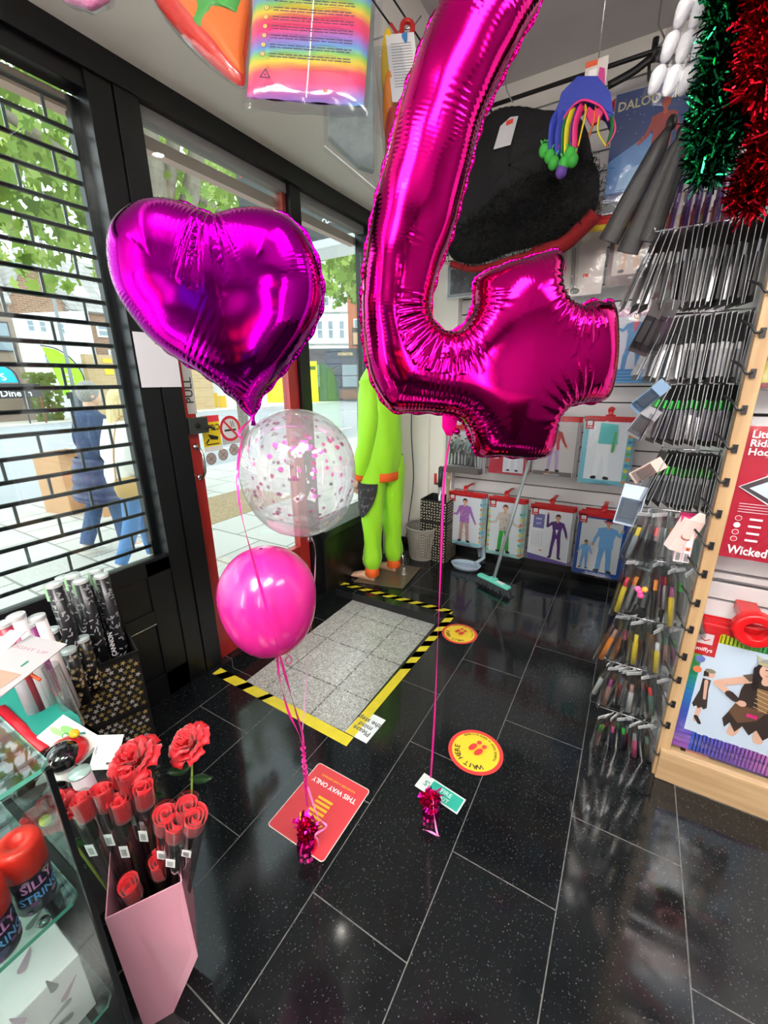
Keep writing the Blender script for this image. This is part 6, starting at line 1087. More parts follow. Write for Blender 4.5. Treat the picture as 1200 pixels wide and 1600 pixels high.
b = MB(); body([(233, -14), (262, 36), (300, 80), (344, 118), (384, 140), (387, 100), (387, -40), (228, -60)], .045, PL2, .002); b.build('clear_film', r)
# small pink bag top left
r = thing('costume_bag', 'bottom of a small pink and grey plastic bag at the top left corner', 'costume bag', AT(130, 0, 1.0)); D_ = 1.0; b = MB(); c = AT(130, -20, D_)
body([(92, -6), (108, 6), (125, 10), (142, 15), (160, 6), (172, -4), (170, -40), (95, -40)], .02, mat((206, 120, 160), .4, bump=.8, scale=40)); b.build('pink_fabric', r); b = MB(); body([(90, -8), (108, 9), (125, 13), (142, 19), (162, 9), (178, 4), (172, -40), (92, -42)], .028, PL2); b.build('clear_film', r)
# clear/grey bag under the rainbow one
r, M, w_, h_, (c, U, V, N) = hangbag('clear bag of grey fabric with its corner pointing down, behind the rainbow bag', [(500, 60), (596, 30), (590, 296), (507, 226)], [1.45, 1.5, 1.5, 1.45], None, None)
b = MB(); pc_ = [AT(512, 40, 1.5), AT(583, 20, 1.5), AT(584, 270, 1.5), AT(560, 262, 1.5), AT(512, 215, 1.5)]; b.add([p+N*.012 for p in pc_]+[p-N*.012 for p in pc_], [(0, 1, 2, 3, 4)[::-1], (5, 6, 7, 8, 9)]+[(i, (i+1) % 5, 5+(i+1) % 5, 5+i) for i in range(5)], mat((128, 140, 138), .6, bump=.5, scale=20, var=.2)); b.build('grey_fabric', r, bevel=.006)
b = MB(); pc_ = [AT(500, 40, 1.49), AT(596, 10, 1.49), AT(590, 298, 1.49), AT(548, 262, 1.49), AT(507, 228, 1.49)]; b.add([p+N*.02 for p in pc_]+[p-N*.02 for p in pc_], [(0, 1, 2, 3, 4), (5, 6, 7, 8, 9)[::-1]], PL2); b.tube(pc_[2:], .0022, mat((225, 225, 225), .2), 6); b.build('clear_film', r)
b = MB(); a = AT(548, 20, 1.5); b.tube([a, a+Vector((0, 0, .4)), Vector((-1.165, a.y, a.z+.42))], .003, CHROME, 6); b.build('peg', r)
# yellow/red bag with red hook
r, M, w_, h_, (c, U, V, N) = hangbag('clear bag of yellow and dark red fabric with a white info card', [(594, 70), (645, 70), (640, 290), (594, 300)], 1.62, None, None)
b = MB(); 
for px, py, cc, s in ((606, 105, (236, 196, 40), (.03, .02, .12)), (608, 170, (226, 130, 40), (.028, .02, .12)), (612, 225, (170, 40, 50), (.03, .02, .12)), (625, 180, (240, 214, 60), (.025, .015, .08)), (606, 265, (150, 50, 60), (.02, .015, .06))): p = AT(px, py, 1.64); b.ell(p, s, mat(cc, .5, bump=.4), 12, 10)
b.build('folded_fabric', r); F = Flat(AT(628, 105, 1.60), U, V); F.slab(-.05, -.13, .06, .13, .001, mat((222, 222, 222), .5)); 
for k in range(16): F.rect(-.035, .09-k*.011, .045, .093-k*.011, mat((130, 130, 135), .5), hold=(k > 0))
F.build('info_card', r); b = MB(); puff(b, w_, h_, .04, PL2, M, seed=7); b.build('clear_film', r)
b = MB(); p0 = AT(612, 40, 1.62); p1 = AT(648, 95, 1.62); b.tube([p0, p1], .016, REDP, 8, flat=(1, .4)); b.build('red_clip_bar', r); b = MB(); hk_ = [AT(x, y, 1.62) for x, y in ((640, 70), (630, 62), (628, 42), (634, 33), (644, 38), (643, 55), (636, 62))]; b.tube(cat_rom(hk_, 4), .010, mat((180, 30, 30), .3), 8); p = AT(632, 60, 1.60); b.box(p, (.02, .008, .03), mat((60, 130, 190), .4)); b.build('hook_clip', r)
b = MB(); p = AT(645, 42, 1.62); e = AT(658, 25, 1.62); b.tube([Vector((-1.165, p.y, p.z+.02)), p, e], .003, CHROME, 6); b.build('peg', r)
# ================================================================== MANNEQUIN
mx, my = -1.47, 2.42; r = thing('mannequin', 'barefoot shop mannequin in neon green smock and trousers with orange cuffs', 'mannequin', (mx, my, 0))
sk = mat((222, 180, 152), .45); NG = mat((158, 232, 34), .55, bump=.15, scale=14, sheen=.2); ORG = mat((244, 104, 34), .6, bump=.1, scale=30)
def ering(cx, cy_, z, rx, ry, n=28, fold=0, ph=0, k=7, tx=0, ty=0): return [Vector((cx+(rx*(1+fold*math.sin(k*a+ph)+fold*.6*math.sin((k+4)*a-ph*2)))*math.cos(a)+tx*math.cos(a), cy_+(ry*(1+fold*math.sin(k*a+ph)))*math.sin(a), z+ty*math.cos(a))) for a in [2*PI*i/n for i in range(n)]]
b = MB() # one continuous body
def foot(b, ax, ay, m):
    R = []
    for t, zc, rx, rz in ((.045, .038, .028, .036), (.02, .036, .032, .036), (-.03, .034, .034, .034), (-.08, .028, .038, .027), (-.12, .020, .040, .019), (-.145, .014, .036, .013), (-.16, .011, .022, .009)): R.append([Vector((ax+t, ay+rx*math.cos(a), max(.001, zc+rz*math.sin(a)))) for a in [2*PI*i/16 for i in range(16)]])
    b.rings(R, m)
for fy_, fx_ in ((2.31, -1.50), (2.52, -1.44)):
    foot(b, fx_, fy_, sk)
    b.rings([ering(fx_+.012, fy_+(my-fy_)*z*.35, z, q, q, 16) for z, q in ((.03, .034), (.09, .03), (.2, .04), (.35, .045), (.5, .048), (.7, .055), (.88, .06))], sk)
    for k in range(5): b.ell((fx_-.15+.004*k, fy_-.028+.014*k, .012), (.014, .008, .010), sk, 8, 6)
b.rings([ering(mx, my+.01, z, a, c_, 24) for z, a, c_ in ((.80, .10, .12), (.95, .09, .11), (1.1, .085, .10), (1.3, .10, .125), (1.42, .08, .13), (1.47, .045, .06), (1.54, .043, .05), (1.58, .05, .055))], sk)
b.ell((mx-.01, my, 1.66), (.095, .078, .12), sk, 18, 14, fn=lambda p: 1+.05*max(0, -p.x)*(abs(p.z+.15) < .2)); b.build('body', r)
b = MB(); rr = random.Random(3)
for k in range(150):
    a, e = rr.uniform(0, 2*PI), rr.uniform(-.5, 1.5); p = Vector((mx+.02+.11*math.cos(a)*math.cos(e), my+.10*math.sin(a)*math.cos(e), 1.69+.12*math.sin(e)))
    if p.x < mx-.06 and p.z < 1.70: continue
    b.ell(p, rr.uniform(.02, .032), mat((20, 18, 18), .7), 8, 6)
b.build('curly_wig', r)
for (fy_, fx_, sd) in ((2.31, -1.49, 1), (2.52, -1.43, 2)):
    b = MB(); zs_ = [.10, .13, .17, .22, .27, .33, .40, .46, .52, .60, .70, .80, .90]; rs_ = [.046, .062, .072, .066, .06, .062, .068, .072, .076, .082, .086, .088, .088]
    b.rings([ering(fx_+.012-(z-.1)*.03*(-1 if sd == 2 else 1)*0, fy_+(my-fy_)*z*.35, z, q*1.0, q*.95, 36, .05+.03*(i % 2), z*14+sd, 5) for i, (z, q) in enumerate(zip(zs_, rs_))], NG, caps=False); b.build('trouser_leg', r)
    b = MB(); b.rings([ering(fx_+.012, fy_, z, q, q, 32, .02, z*9, 9) for z, q in ((.045, .048), (.05, .052), (.075, .050), (.10, .052), (.108, .046))], ORG, caps=False); b.build('ankle_cuff', r)
b = MB(); R = []
for i, (z, a, c_) in enumerate(((.79, .12, .145), (.84, .135, .158), (.92, .145, .165), (1.0, .145, .165), (1.1, .14, .16), (1.2, .135, .155), (1.3, .13, .15), (1.4, .11, .14), (1.47, .07, .09), (1.50, .055, .065))): R.append(ering(mx, my+.01, z, a, c_, 48, .028, z*7, 8))
b.rings(R, NG, caps=False); b.build('smock', r); b = MB(); b.rings([ering(mx, my+.01, z, a, c_, 44, .02, z*7, 8) for z, a, c_ in ((.735, .124, .148), (.74, .13, .154), (.77, .128, .152), (.795, .127, .15))], ORG, caps=False); b.build('smock_hem', r)
for sg in (-1, 1):
    sh = Vector((mx, my+.01+sg*.13, 1.38)); el = Vector((mx+.01, my+.01+sg*.165, 1.08)); wr_ = Vector((mx-.07, my+.01+sg*.15, .80)); b = MB(); q = cat_rom([sh, el, wr_], 8); b.tube(q, [(.062-.015*abs(math.sin(i*.5))*.5) for i in range(len(q))], NG, 22, caps=False); b.build('sleeve', r); b = MB(); d_ = (wr_-el).normalized(); b.tube([wr_, wr_+d_*.012, wr_+d_*.04, wr_+d_*.05], [.044, .05, .048, .036], ORG, 20, caps=False); b.build('wrist_cuff', r)
    b = MB(); h0 = wr_+d_*.03; b.tube([h0, h0+d_*.03, h0+d_*.06, h0+d_*.085], [.022, .026, .034, .032], sk, 12, flat=(1, .5) if True else None)
    for k in range(4):
        f0 = h0+d_*.075+Vector((-.024+.016*k, 0, 0)); L = (.05, .06, .058, .045)[k]; b.tube(cat_rom([f0, f0+d_*L*.5+Vector((0, -.004*sg, 0)), f0+d_*L+Vector((.004, -.014*sg, 0))], 3), [.0085]*3+[.0075]*3+[.006], sk, 8)
    b.tube([h0+d_*.035+Vector((-.026, 0, 0)), h0+d_*.065+Vector((-.044, -.006*sg, 0)), h0+d_*.09+Vector((-.045, -.012*sg, 0))], [.010, .009, .006], sk, 8); b.build('hand', r)
# dark printed panel on the near thigh
b = MB(); mk = mat((38, 36, 40), .7); R = []
for i in range(9):
    z = .735-.235*i/8; hwid = [1.15, 1.12, 1.08, 1.0, .9, .76, .58, .36, .1][i]; fy_ = 2.31+(my-2.31)*z*.35; R.append([Vector((-1.478+.101*math.cos(-PI/2-.25+hwid*t), fy_+.099*math.sin(-PI/2-.25+hwid*t), z)) for t in [(-1+2*k/16) for k in range(17)]])
b.rings(R, mk, closed=False, caps=False)
for k in range(46):
    i = rr.randrange(1, 7); t = rr.uniform(-.8, .8); hwid = [1.15, 1.12, 1.08, 1.0, .9, .76, .58][i]; z = .735-.235*(i+rr.random()*.8)/8; fy_ = 2.31+(my-2.31)*z*.35; a = -PI/2-.25+hwid*t; p = Vector((-1.478+.1025*math.cos(a), fy_+.1005*math.sin(a), z)); tt = Vector((-math.sin(a), math.cos(a), 0)); an = rr.random()*PI; e = (tt*math.cos(an)+Vector((0, 0, 1))*math.sin(an))*.012; n_ = (tt*-math.sin(an)+Vector((0, 0, 1))*math.cos(an))*.0009; b.add([p-e-n_, p+e-n_, p+e+n_, p-e+n_], [(0, 1, 2, 3)], mat((150, 150, 156), .7))
b.build('printed_thigh_panel', r, label='dark thigh panel with chalk-like drawings')
bp = MB(); bp.add([(x, y, z) for z in (.003, .009) for x, y in ((-1.58, 2.22), (-1.22, 2.30), (-1.26, 2.66), (-1.56, 2.62))], [(3, 2, 1, 0), (4, 5, 6, 7), (0, 1, 5, 4), (1, 2, 6, 5), (2, 3, 7, 6), (3, 0, 4, 7)], mat((124, 112, 92), .3, .5)); bp.build('base_plate', r)
bp = MB(); bp.lathe([(.022, .009), (.02, .014), (.012, .05), (.012, .06), (.002, .062)], (-1.32, 2.50, 0), mat((190, 190, 186), .3, .6), 16); bp.tube([(-1.32, 2.50, .06), (-1.34, 2.52, .14), (-1.42, 2.54, .2)], .006, CHROME, 8); bp.build('support_rod', r)
# ================================================================== CANNON TUBES, BOXES, GLASS CABINET (bottom left)
r = thing('display_box', 'tall black cardboard display box printed with gold and silver stars, against the shopfront', 'box', (-1.53, .56, 0)); BX = Matrix.Translation((-1.55, .55, 0)) @ Matrix.Rotation(math.radians(-18), 4, 'Z'); bw, bd, bh = .20, .26, .47; m_bx = mat((20, 19, 18), .5)
b = MB()
for c_, s_ in (((bw/2, 0, bh/2), (.006, bd, bh)), ((-bw/2, 0, bh/2+.03), (.006, bd, bh+.06)), ((0, -bd/2, bh/2), (bw, .006, bh)), ((0, bd/2, bh/2), (bw, .006, bh)), ((0, 0, .01), (bw, bd, .01)), ((0, .02, bh/2), (bw, .004, bh))): b.box(c_, s_, m_bx, M=BX)
b.build('body', r); b = MB(); b.box((bw/2+.003, 0, bh-.004), (.008, bd+.01, .012), mat((10, 10, 10), .4), M=BX); b.build('rim_band', r); b = MB(); b.box((bw/2+.004, 0, .235), (.005, bd, .004), mat((10, 10, 10), .4), M=BX); b.build('fold_line', r)
def star(F, x, y, s, m, a0, hold): F.poly([(x+(s if k % 2 == 0 else s*.45)*math.cos(a0+k*PI/5), y+(s if k % 2 == 0 else s*.45)*math.sin(a0+k*PI/5)) for k in range(10)], m, hold)
SG = [mat((196, 170, 100), .35, .5), mat((206, 200, 190), .35, .3), mat((150, 130, 80), .4, .4)]
rn = random.Random(12)
for O_, U_, wd_ in ((BX @ Vector((bw/2+.0045, 0, 0)), BX.to_3x3() @ Vector((0, 1, 0)), bd), (BX @ Vector((0, -bd/2-.0045, 0)), BX.to_3x3() @ Vector((1, 0, 0)), bw)):
    F = Flat(O_, U_, (0, 0, 1)); k0 = True; i = 0; y = .012
    while y < bh-.02:
        x = -wd_/2+.01+(i % 2)*.0117
        while x < wd_/2-.006:
            if abs(y-.235) > .012: star(F, x+rn.uniform(-.003, .003), y+rn.uniform(-.003, .003), .0105, rn.choice(SG), rn.random()*6, not k0); k0 = False
            x += .0235
        y += .0205; i += 1
    F.build('star_print', r, kind='stuff')
def cannon(lab, grp, base, top, rad, m, capm, pat=None, seed=0, lidc=(200, 216, 214)):
    r = thing('confetti_cannon', lab, 'confetti cannon', base, grp); b = MB(); b.cyl(base, top, rad, rad, m, 24); b.build('tube', r); ax = (Vector(top)-Vector(base)).normalized(); b = MB(); b.cyl(Vector(top), Vector(top)+ax*.003, rad*1.05, rad*1.05, mat(lidc, .15, .2), 24); b.tube([Vector(top)-ax*.006, Vector(top)+ax*.004], rad*1.06, mat((226, 230, 230), .2, .4), 24, caps=False); b.build('lid', r)
    if pat:
        rn = random.Random(seed); b = MB(); u, v = fit_frame(ax); L = (Vector(top)-Vector(base)).length
        for k in range(int(L/.013)*5):
            a = rn.uniform(0, 2*PI); s = rn.uniform(.01, L-.012); p = Vector(base)+ax*s+(u*math.cos(a)+v*math.sin(a))*(rad+.0006); t = (-u*math.sin(a)+v*math.cos(a)); an = rn.uniform(0, PI); e = t*math.cos(an)+ax*math.sin(an); n_ = -t*math.sin(an)+ax*math.cos(an); l_, w_ = pat
            if l_ == w_:
                nn = (u*math.cos(a)+v*math.sin(a)); b.add([p+(e*math.cos(q*PI/5)+n_*math.sin(q*PI/5))*(l_ if q % 2 == 0 else l_*.45) for q in range(10)], [tuple(range(10))], rn.choice(SG))
            else: b.add([p-e*l_-n_*w_, p+e*l_-n_*w_, p+e*l_+n_*w_, p-e*l_+n_*w_], [(0, 1, 2, 3)], mat((196, 198, 202), .3, .5))
        b.build('confetti_print', r, kind='stuff')
    b = MB(); u, v = fit_frame(ax); q = Vector(top)+(-HN-HR*.7).normalized()*(rad+.0015); b.add([q-HR*.006, q+HR*.006, q+HR*.006-ax*.05, q-HR*.006-ax*.05], [(3, 2, 1, 0)], mat((150, 190, 150), .4)); b.build('side_label', r); return r
tops = [((84, 913), 'front left of the tall dark group'), ((113, 899), 'middle back of the tall dark group'), ((126, 907), 'middle front of the tall dark group'), ((150, 891), 'right back of the tall dark group'), ((158, 899), 'right front of the tall dark group'), ((98, 903), 'hidden back left of the tall dark group')]
mc = mat((24, 24, 28), .3)
for i, ((px, py), lb) in enumerate(tops):
    xx = (-1.47, -1.55, -1.50, -1.57, -1.52, -1.60)[i]; t = FX(px, py, xx); base = Vector((t.x+.0, t.y+.012, t.z-.42)); cannon('tall black confetti cannon with silver sticks, '+lb, 'tall black and silver confetti cannons', base, t, .021, mc, None, (.0062, .0022), i)
F = Flat(FX(178, 1005, -1.46)+Vector((.004, 0, .0)), (.25, .97, 0), (0, 0, 1)); F.text('CANNON', 0, 0, .021, mat((200, 200, 204), .4), rot=PI/2); F.build('cannon_lettering', label='silver lettering CANNON running up the rightmost black tube', cat='lettering')
for i, ((px, py), lb) in enumerate((((80, 985), 'back left beside the tall ones'), ((107, 1016), 'front, nearest the camera'), ((128, 998), 'right, touching the tall black tubes'))):
    t = FX(px, py, (-1.5, -1.43, -1.46)[i]); cannon('short star-printed confetti cannon, '+lb, 'short star-printed confetti cannons', Vector((t.x-.0, t.y+.005, t.z-.2)), t, .02, mc, None, (.0075, .0075), 20+i)
for i, (px, py, cc, rad, lb) in enumerate(((46, 975, (120, 40, 100), .018, 'purple tube with a steel rim'), (57, 965, (214, 206, 206), .020, 'silver floral tube, back right of the left group'), (25, 963, (200, 196, 198), .020, 'silver tube at the back of the left group'), (22, 985, (150, 60, 110), .018, 'plum tube in the left group'), (5, 975, (150, 40, 60), .018, 'dark red tube at the frame edge'), (28, 1000, (190, 192, 196), .02, 'plain silver tube in front of the plum one'), (2, 993, (170, 170, 176), .018, 'grey tube lowest at the frame edge'))):
    t = FX(px, py, -1.35); cannon(lb, 'tubes at the far left', Vector((t.x+.01, t.y+.02, t.z-.32)), t, rad, mat(cc, .35), None, None, i, lidc=(210, 214, 216))
b = MB(); t = FX(78, 1040, -1.28); b.tube([t, t+Vector((.005, .02, -.22))], .020, film((230, 230, 232), .4, .05, haze=.1, key='tubeclear', edge=.9), 20, caps=False); b.build('clear_tube', label='empty clear plastic tube standing beside the purple tube', cat='tube')
b = MB(); b.bb(-1.62, -1.16, .08, .40, 0, .42, mat((60, 56, 58), .6)); b.build('floor_stand', label='dark low stand under the tubes at the far left', cat='stand')
# teal box and packets on the stand
tq = [FZ(*q, .50) for q in ((40, 1062), (122, 1118), (134, 1146), (62, 1152), (0, 1105), (0, 1075))]; b = MB(); b.add(tq+[p-Vector((0, 0, .24)) for p in tq], [tuple(range(6))[::-1], tuple(range(6, 12))]+[(i, (i+1) % 6, 6+(i+1) % 6, 6+i) for i in range(6)], mat((30, 138, 124), .5)); b.build('teal_box', label='teal cardboard box top at the left between the tubes and the cabinet', cat='box')
def card(lab, nm, q, z, c_, draw=None, th=.004, cat='card'):
    A, B_, C_, D_ = [FZ(x, y, zz) for (x, y), zz in zip(q, z if isinstance(z, (list, tuple)) else (z,)*4)]; c0 = (A+B_+C_+D_)/4; U = ((B_-A)+(C_-D_)).normalized(); V = ((A-D_)+(B_-C_)); V = (V-U*V.dot(U)).normalized(); w_ = ((B_-A).length+(C_-D_).length)/2; h_ = ((A-D_).length+(B_-C_).length)/2
    F = Flat(c0, U, V); F.slab(-w_/2, -h_/2, w_/2, h_/2, th, mat(c_, .4)); 
    if draw: draw(F, w_, h_)
    return F.build(nm, label=lab, cat=cat)
def dr_celeb(F, w, h): F.disc(-w*.1, h*.15, w*.22, mat((130, 190, 110), .5), h*.14); F.disc(-w*.3, -h*.05, w*.16, mat((150, 204, 130), .5), h*.1); F.text('Celeb', -w*.0, -h*.12, h*.3, mat((30, 120, 90), .5)); F.disc(w*.34, -h*.25, .006, mat((120, 180, 220), .5))
card('white Celeb packet with green leaves lying against the teal box', 'party_packet', ((98, 1118), (152, 1152), (130, 1195), (58, 1150)), [.52, .49, .48, .50], (226, 230, 226), dr_celeb, .012, 'packet')
b = MB(); b.ell(FZ(116, 1146, .53), (.016, .011, .009), mat((236, 180, 30), .3), 12, 8); b.build('yellow_sweet', label='small yellow oval bead on the Celeb packet', cat='bead'); b = MB(); b.ell(FZ(71, 1282, .64), (.012, .009, .008), mat((222, 200, 30), .3), 12, 8); b.build('yellow_sweet', label='small yellow oval bead at the corner of the glass shelf', cat='bead')
def dr_back(F, w, h):
    for k in range(12): F.rect(-w*.35, -h*.3+k*h*.05, w*.3, -h*.29+k*h*.05, mat((170, 180, 176), .5), hold=(k > 0))
    F.rect(w*.3, h*.1, w*.36, h*.24, mat((40, 40, 44), .5)); F.text('CRAZY', -w*.05, -h*.44, h*.1, mat((50, 60, 90), .5))
card('white backing card with a hang slot leaning right beside the black nose', 'backing_card', ((196, 1138), (176, 1192), (142, 1212), (150, 1160)), [.51, .45, .45, .49], (218, 222, 218), dr_back, .002)
def dr_w(F, w, h): F.text('LIGHT UP', -w*.1, h*.25, h*.07, mat((180, 140, 150), .5)); F.rect(w*.15, h*.0, w*.2, h*.1, mat((40, 140, 120), .5)); F.poly([(-w*.4, -h*.4), (w*.3, -h*.4), (w*.38, -h*.1), (-w*.1, -h*.1), (-w*.4, -h*.25)], mat((190, 160, 140), .5)); F.poly([(-w*.4, -h*.4), (-w*.1, -h*.4), (-w*.2, -h*.15), (-w*.4, -h*.2)], mat((90, 90, 96), .5))
card('white product card with a hand photo and a teal slot at the left edge', 'product_card', ((0, 980), (42, 1008), (40, 1085), (0, 1105)), [.80, .78, .76, .78], (196, 194, 196), dr_w, .003)
card('second white product card behind the first at the left edge', 'product_card', ((0, 988), (22, 990), (30, 1010), (0, 1010)), [.80, .80, .79, .79], (216, 214, 218), None, .003)
b = MB(); hk_ = [FZ(x, y, .74) for x, y in ((40, 1060), (48, 1052), (50, 1042), (44, 1038), (44, 1050), (62, 1062))]; b.tube(cat_rom(hk_, 4), .004, mat((236, 90, 40), .35), 8); b.build('orange_hook', label='small orange plastic hook beside the teal box', cat='hook')
r = thing('party_nose', 'shiny black ball with a red rim beside the glass shelf', 'novelty', FZ(98, 1185, .47)); b = MB(); b.ell(FZ(97, 1182, .50), (.042, .040, .032), mat((8, 8, 10), .08, coat=1), 24, 16); b.build('black_ball', r); b = MB(); b.ell(FZ(106, 1174, .495), (.052, .044, .026), mat((200, 30, 40), .25, coat=.5), 24, 14); b.build('red_rim', r); b = MB(); b.ell(FZ(88, 1240, .44), (.036, .034, .026), mat((10, 10, 12), .1, coat=1), 20, 14); b.build('second_black_ball', r); b = MB(); b.tube([FZ(66, 1215, .45), FZ(95, 1203, .47), FZ(116, 1215, .45)], .024, mat((220, 216, 214), .5), 8, flat=(1, .3)); b.build('white_band', r)
b = MB(); b.bb(-1.32, -1.06, .17, .40, 0, .42, mat((70, 70, 74), .7)); b.build('goods_bin', label='dark bin holding the cards and novelties between the cabinet and the teal box', cat='bin')
b = MB(); a0, a1 = FZ(0, 1105, .51), FZ(70, 1170, .49); b.tube([a0, a1], .012, mat((190, 20, 40), .4), 8, flat=(1, .3)); a0, a1 = FZ(-5, 1116, .50), FZ(64, 1180, .48); b.tube([a0, a1], .012, mat((20, 20, 22), .4), 8, flat=(1, .3)); b.build('shelf_trim', label='red and black strip edging the goods bin', cat='trim')
r = thing('pink_tube', 'pale pink cardboard tube with a glassy pale green lid among the roses', 'tube', FZ(132, 1250, .42)); t = FZ(125, 1208, .52); b = MB(); b.cyl(t+Vector((.02, .02, -.3)), t, .021, .021, mat((206, 176, 186), .4), 24); b.build('tube', r); b = MB(); b.cyl(t, t+Vector((0, 0, .004)), .022, .022, mat((190, 216, 210), .1, .2), 24); b.build('lid', r)
# glass cabinet
gx0, gx1, gy0, gy1 = -1.05, -.66, -.35, .155; gl = film((236, 246, 243), .12, .02, key='cabinet_glass', edge=.45); ge = mat((90, 170, 150), .12, coat=.6)
r = thing('glass_cabinet', 'glass shelf cabinet with a black corner post, bottom left', 'cabinet', (-.85, -.1, 0))
def gshelf(z, inset=0.):
    b = MB(); pts = [(gx0, gy1-inset), (gx1-.012-inset, gy1-inset), (gx1-inset, gy1-.012-inset), (gx1-inset, gy0), (gx0, gy0)]
    b.add([(x, y, z+.004) for x, y in pts]+[(x, y, z-.004) for x, y in pts], [tuple(range(5))[::-1], tuple(range(5, 10))], gl); b.add([(x, y, z+.004) for x, y in pts]+[(x, y, z-.004) for x, y in pts], [(i, (i+1) % 5, 5+(i+1) % 5, 5+i) for i in range(5)], ge); b.build('glass_shelf', r)
gshelf(.85); gshelf(.575, .012); gshelf(.30, .012)
b = MB(); b.bb(gx1-.008, gx1, gy1-.008, gy1, 0, .845, mat((24, 26, 28), .3, .5)); b.build('corner_post', r)
b = MB(); b.bb(gx1-.005, gx1-.002, gy0, gy1-.01, .02, .84, gl); b.build('glass_side', r); b = MB(); b.bb(gx0, gx1-.01, gy1-.005, gy1-.002, .02, .84, gl); b.build('glass_side', r); b = MB(); b.bb(gx0, gx1, gy0, gy1, 0, .03, mat((40, 42, 44), .4)); b.build('base', r)
for px, py, z in ((68, 1440, .565), (35, 1395, .565)): b = MB(); q = FZ(px, py, z); b.ell(q, (.009, .009, .007), CHROME, 12, 8); b.build('shelf_stud', r)
def can(px, py, zb, rad, hb_, hc_, lab, seed):
    c_ = FZ(px, py, zb+hb_); c_ = Vector((c_.x, c_.y, zb)); r = thing('silly_string_can', lab, 'spray can', c_, 'silly string cans in the glass cabinet'); b = MB(); b.lathe([(.001, .002), (rad*.92, .002), (rad, .008), (rad, hb_-.01), (rad*.9, hb_), (.001, hb_)], c_, mat((34, 22, 44), .25, coat=.4), 40); b.build('can_body', r)
    b = MB(); b.lathe([(rad*.98, hb_-.012), (rad*1.06, hb_-.01), (rad*1.06, hb_+hc_*.8), (rad*.95, hb_+hc_), (rad*.42, hb_+hc_), (rad*.38, hb_+hc_-.008), (.001, hb_+hc_-.008)], c_, mat((240, 40, 24), .35), 40); b.build('red_cap', r)
    def curved(txt, z, size, m, ang, rr_, sx=1):
        v, f, wd = text_geo(txt); bb_ = MB(); vs = []
        for x, y in v: a = ang+((x-wd/2)*size*sx)/rr_; vs.append((c_.x+rr_*math.cos(a), c_.y+rr_*math.sin(a), c_.z+z+y*size))
        bb_.add(vs, f, m); return bb_
    ang = math.atan2(-c_.y, -c_.x)+.25; bb_ = curved('SILLY', hb_*.6, .024, mat((236, 150, 210), .35), ang, rad+.0012, .8); b2 = curved('SILLY', hb_*.595, .024, mat((150, 40, 130), .35), ang+.03, rad+.0008, .82); b3 = curved('STRING', hb_*.34, .021, mat((110, 170, 236), .35), ang, rad+.0012, .8)
    for q in (b2, b3): bb_.add(q.v, q.f, q.mats[0])
    rn = random.Random(seed)
    for k in range(26):
        a = rn.uniform(0, 2*PI); z = rn.uniform(.01, hb_*.3) if k % 2 else rn.uniform(hb_*.8, hb_-.016); s = rn.uniform(.004, .009); rr_ = rad+.0006; cc = rn.choice(((120, 70, 120), (150, 150, 90), (90, 90, 120), (170, 120, 160))); bb_.add([(c_.x+rr_*math.cos(a+s/rad*math.cos(q)), c_.y+rr_*math.sin(a+s/rad*math.cos(q)), c_.z+z+s*.7*math.sin(q)) for q in [k2*PI/4 for k2 in range(8)]], [tuple(range(8))], mat(cc, .4))
    bb_.build('label_print', r, label='purple and blue bubble lettering')
can(36, 1345, .58, .028, .088, .042, 'silly string can with a red cap, the whole one beside the cabinet post', 1)
can(-28, 1420, .58, .028, .088, .042, 'silly string can cut by the left edge of the frame', 2)
def flb(lab, x0, x1, y0, y1, z0, z1, seed):
    r = thing('gift_box', lab, 'box', ((x0+x1)/2, (y0+y1)/2, z0)); b = MB(); b.bb(x0, x1, y0, y1, z0, z1, mat((222, 208, 214), .45)); b.build('carton', r, bevel=.002); rn = random.Random(seed)
    for O_, U_, V_, wd_, ht in ((Vector(((x0+x1)/2, (y0+y1)/2, z1+.0008)), (0, 1, 0), (-1, 0, 0), y1-y0, x1-x0), (Vector((x1+.0008, (y0+y1)/2, (z0+z1)/2)), (0, 1, 0), (0, 0, 1), y1-y0, z1-z0)):
        F = Flat(O_, U_, V_)
        for k in range(22):
            x, y = rn.uniform(-wd_*.42, wd_*.42), rn.uniform(-ht*.4, ht*.4); a = rn.random()*6
            F.limb((x, y), (x+.03*math.cos(a), y+.03*math.sin(a)), .012, .002, mat(rn.choice(((120, 116, 118), (170, 130, 150), (90, 90, 94), (196, 160, 180))), .5), hold=False)
        F.text('Sweet', 0, 0, .03, mat((120, 100, 110), .5)); F.build('floral_print', r)
flb('white floral printed gift box on the lowest glass shelf, upper one', -1.0, -.68, -.2, .12, .32, .46, 3); flb('white floral printed gift box on the cabinet base, lower one', -.98, -.69, -.2, .11, .03, .25, 4)
for i, (px, py, z, cc, lb) in enumerate(((20, 1225, .60, (240, 130, 50), 'orange ball seen through the top glass shelf'), (2, 1200, .60, (220, 120, 150), 'pink ball seen through the top glass shelf'), (30, 1260, .60, (226, 70, 50), 'red-orange lump under the top glass shelf'))):
    b = MB(); c_ = FZ(px, py, z); c_ = Vector((min(c_.x, -.75), min(c_.y, .1), .615)); b.ell(c_+Vector((-.05-.03*i, 0, 0)), (.03, .03, .034), mat(cc, .4), 16, 12); b.build('bath_bomb', label=lb, cat='ball')
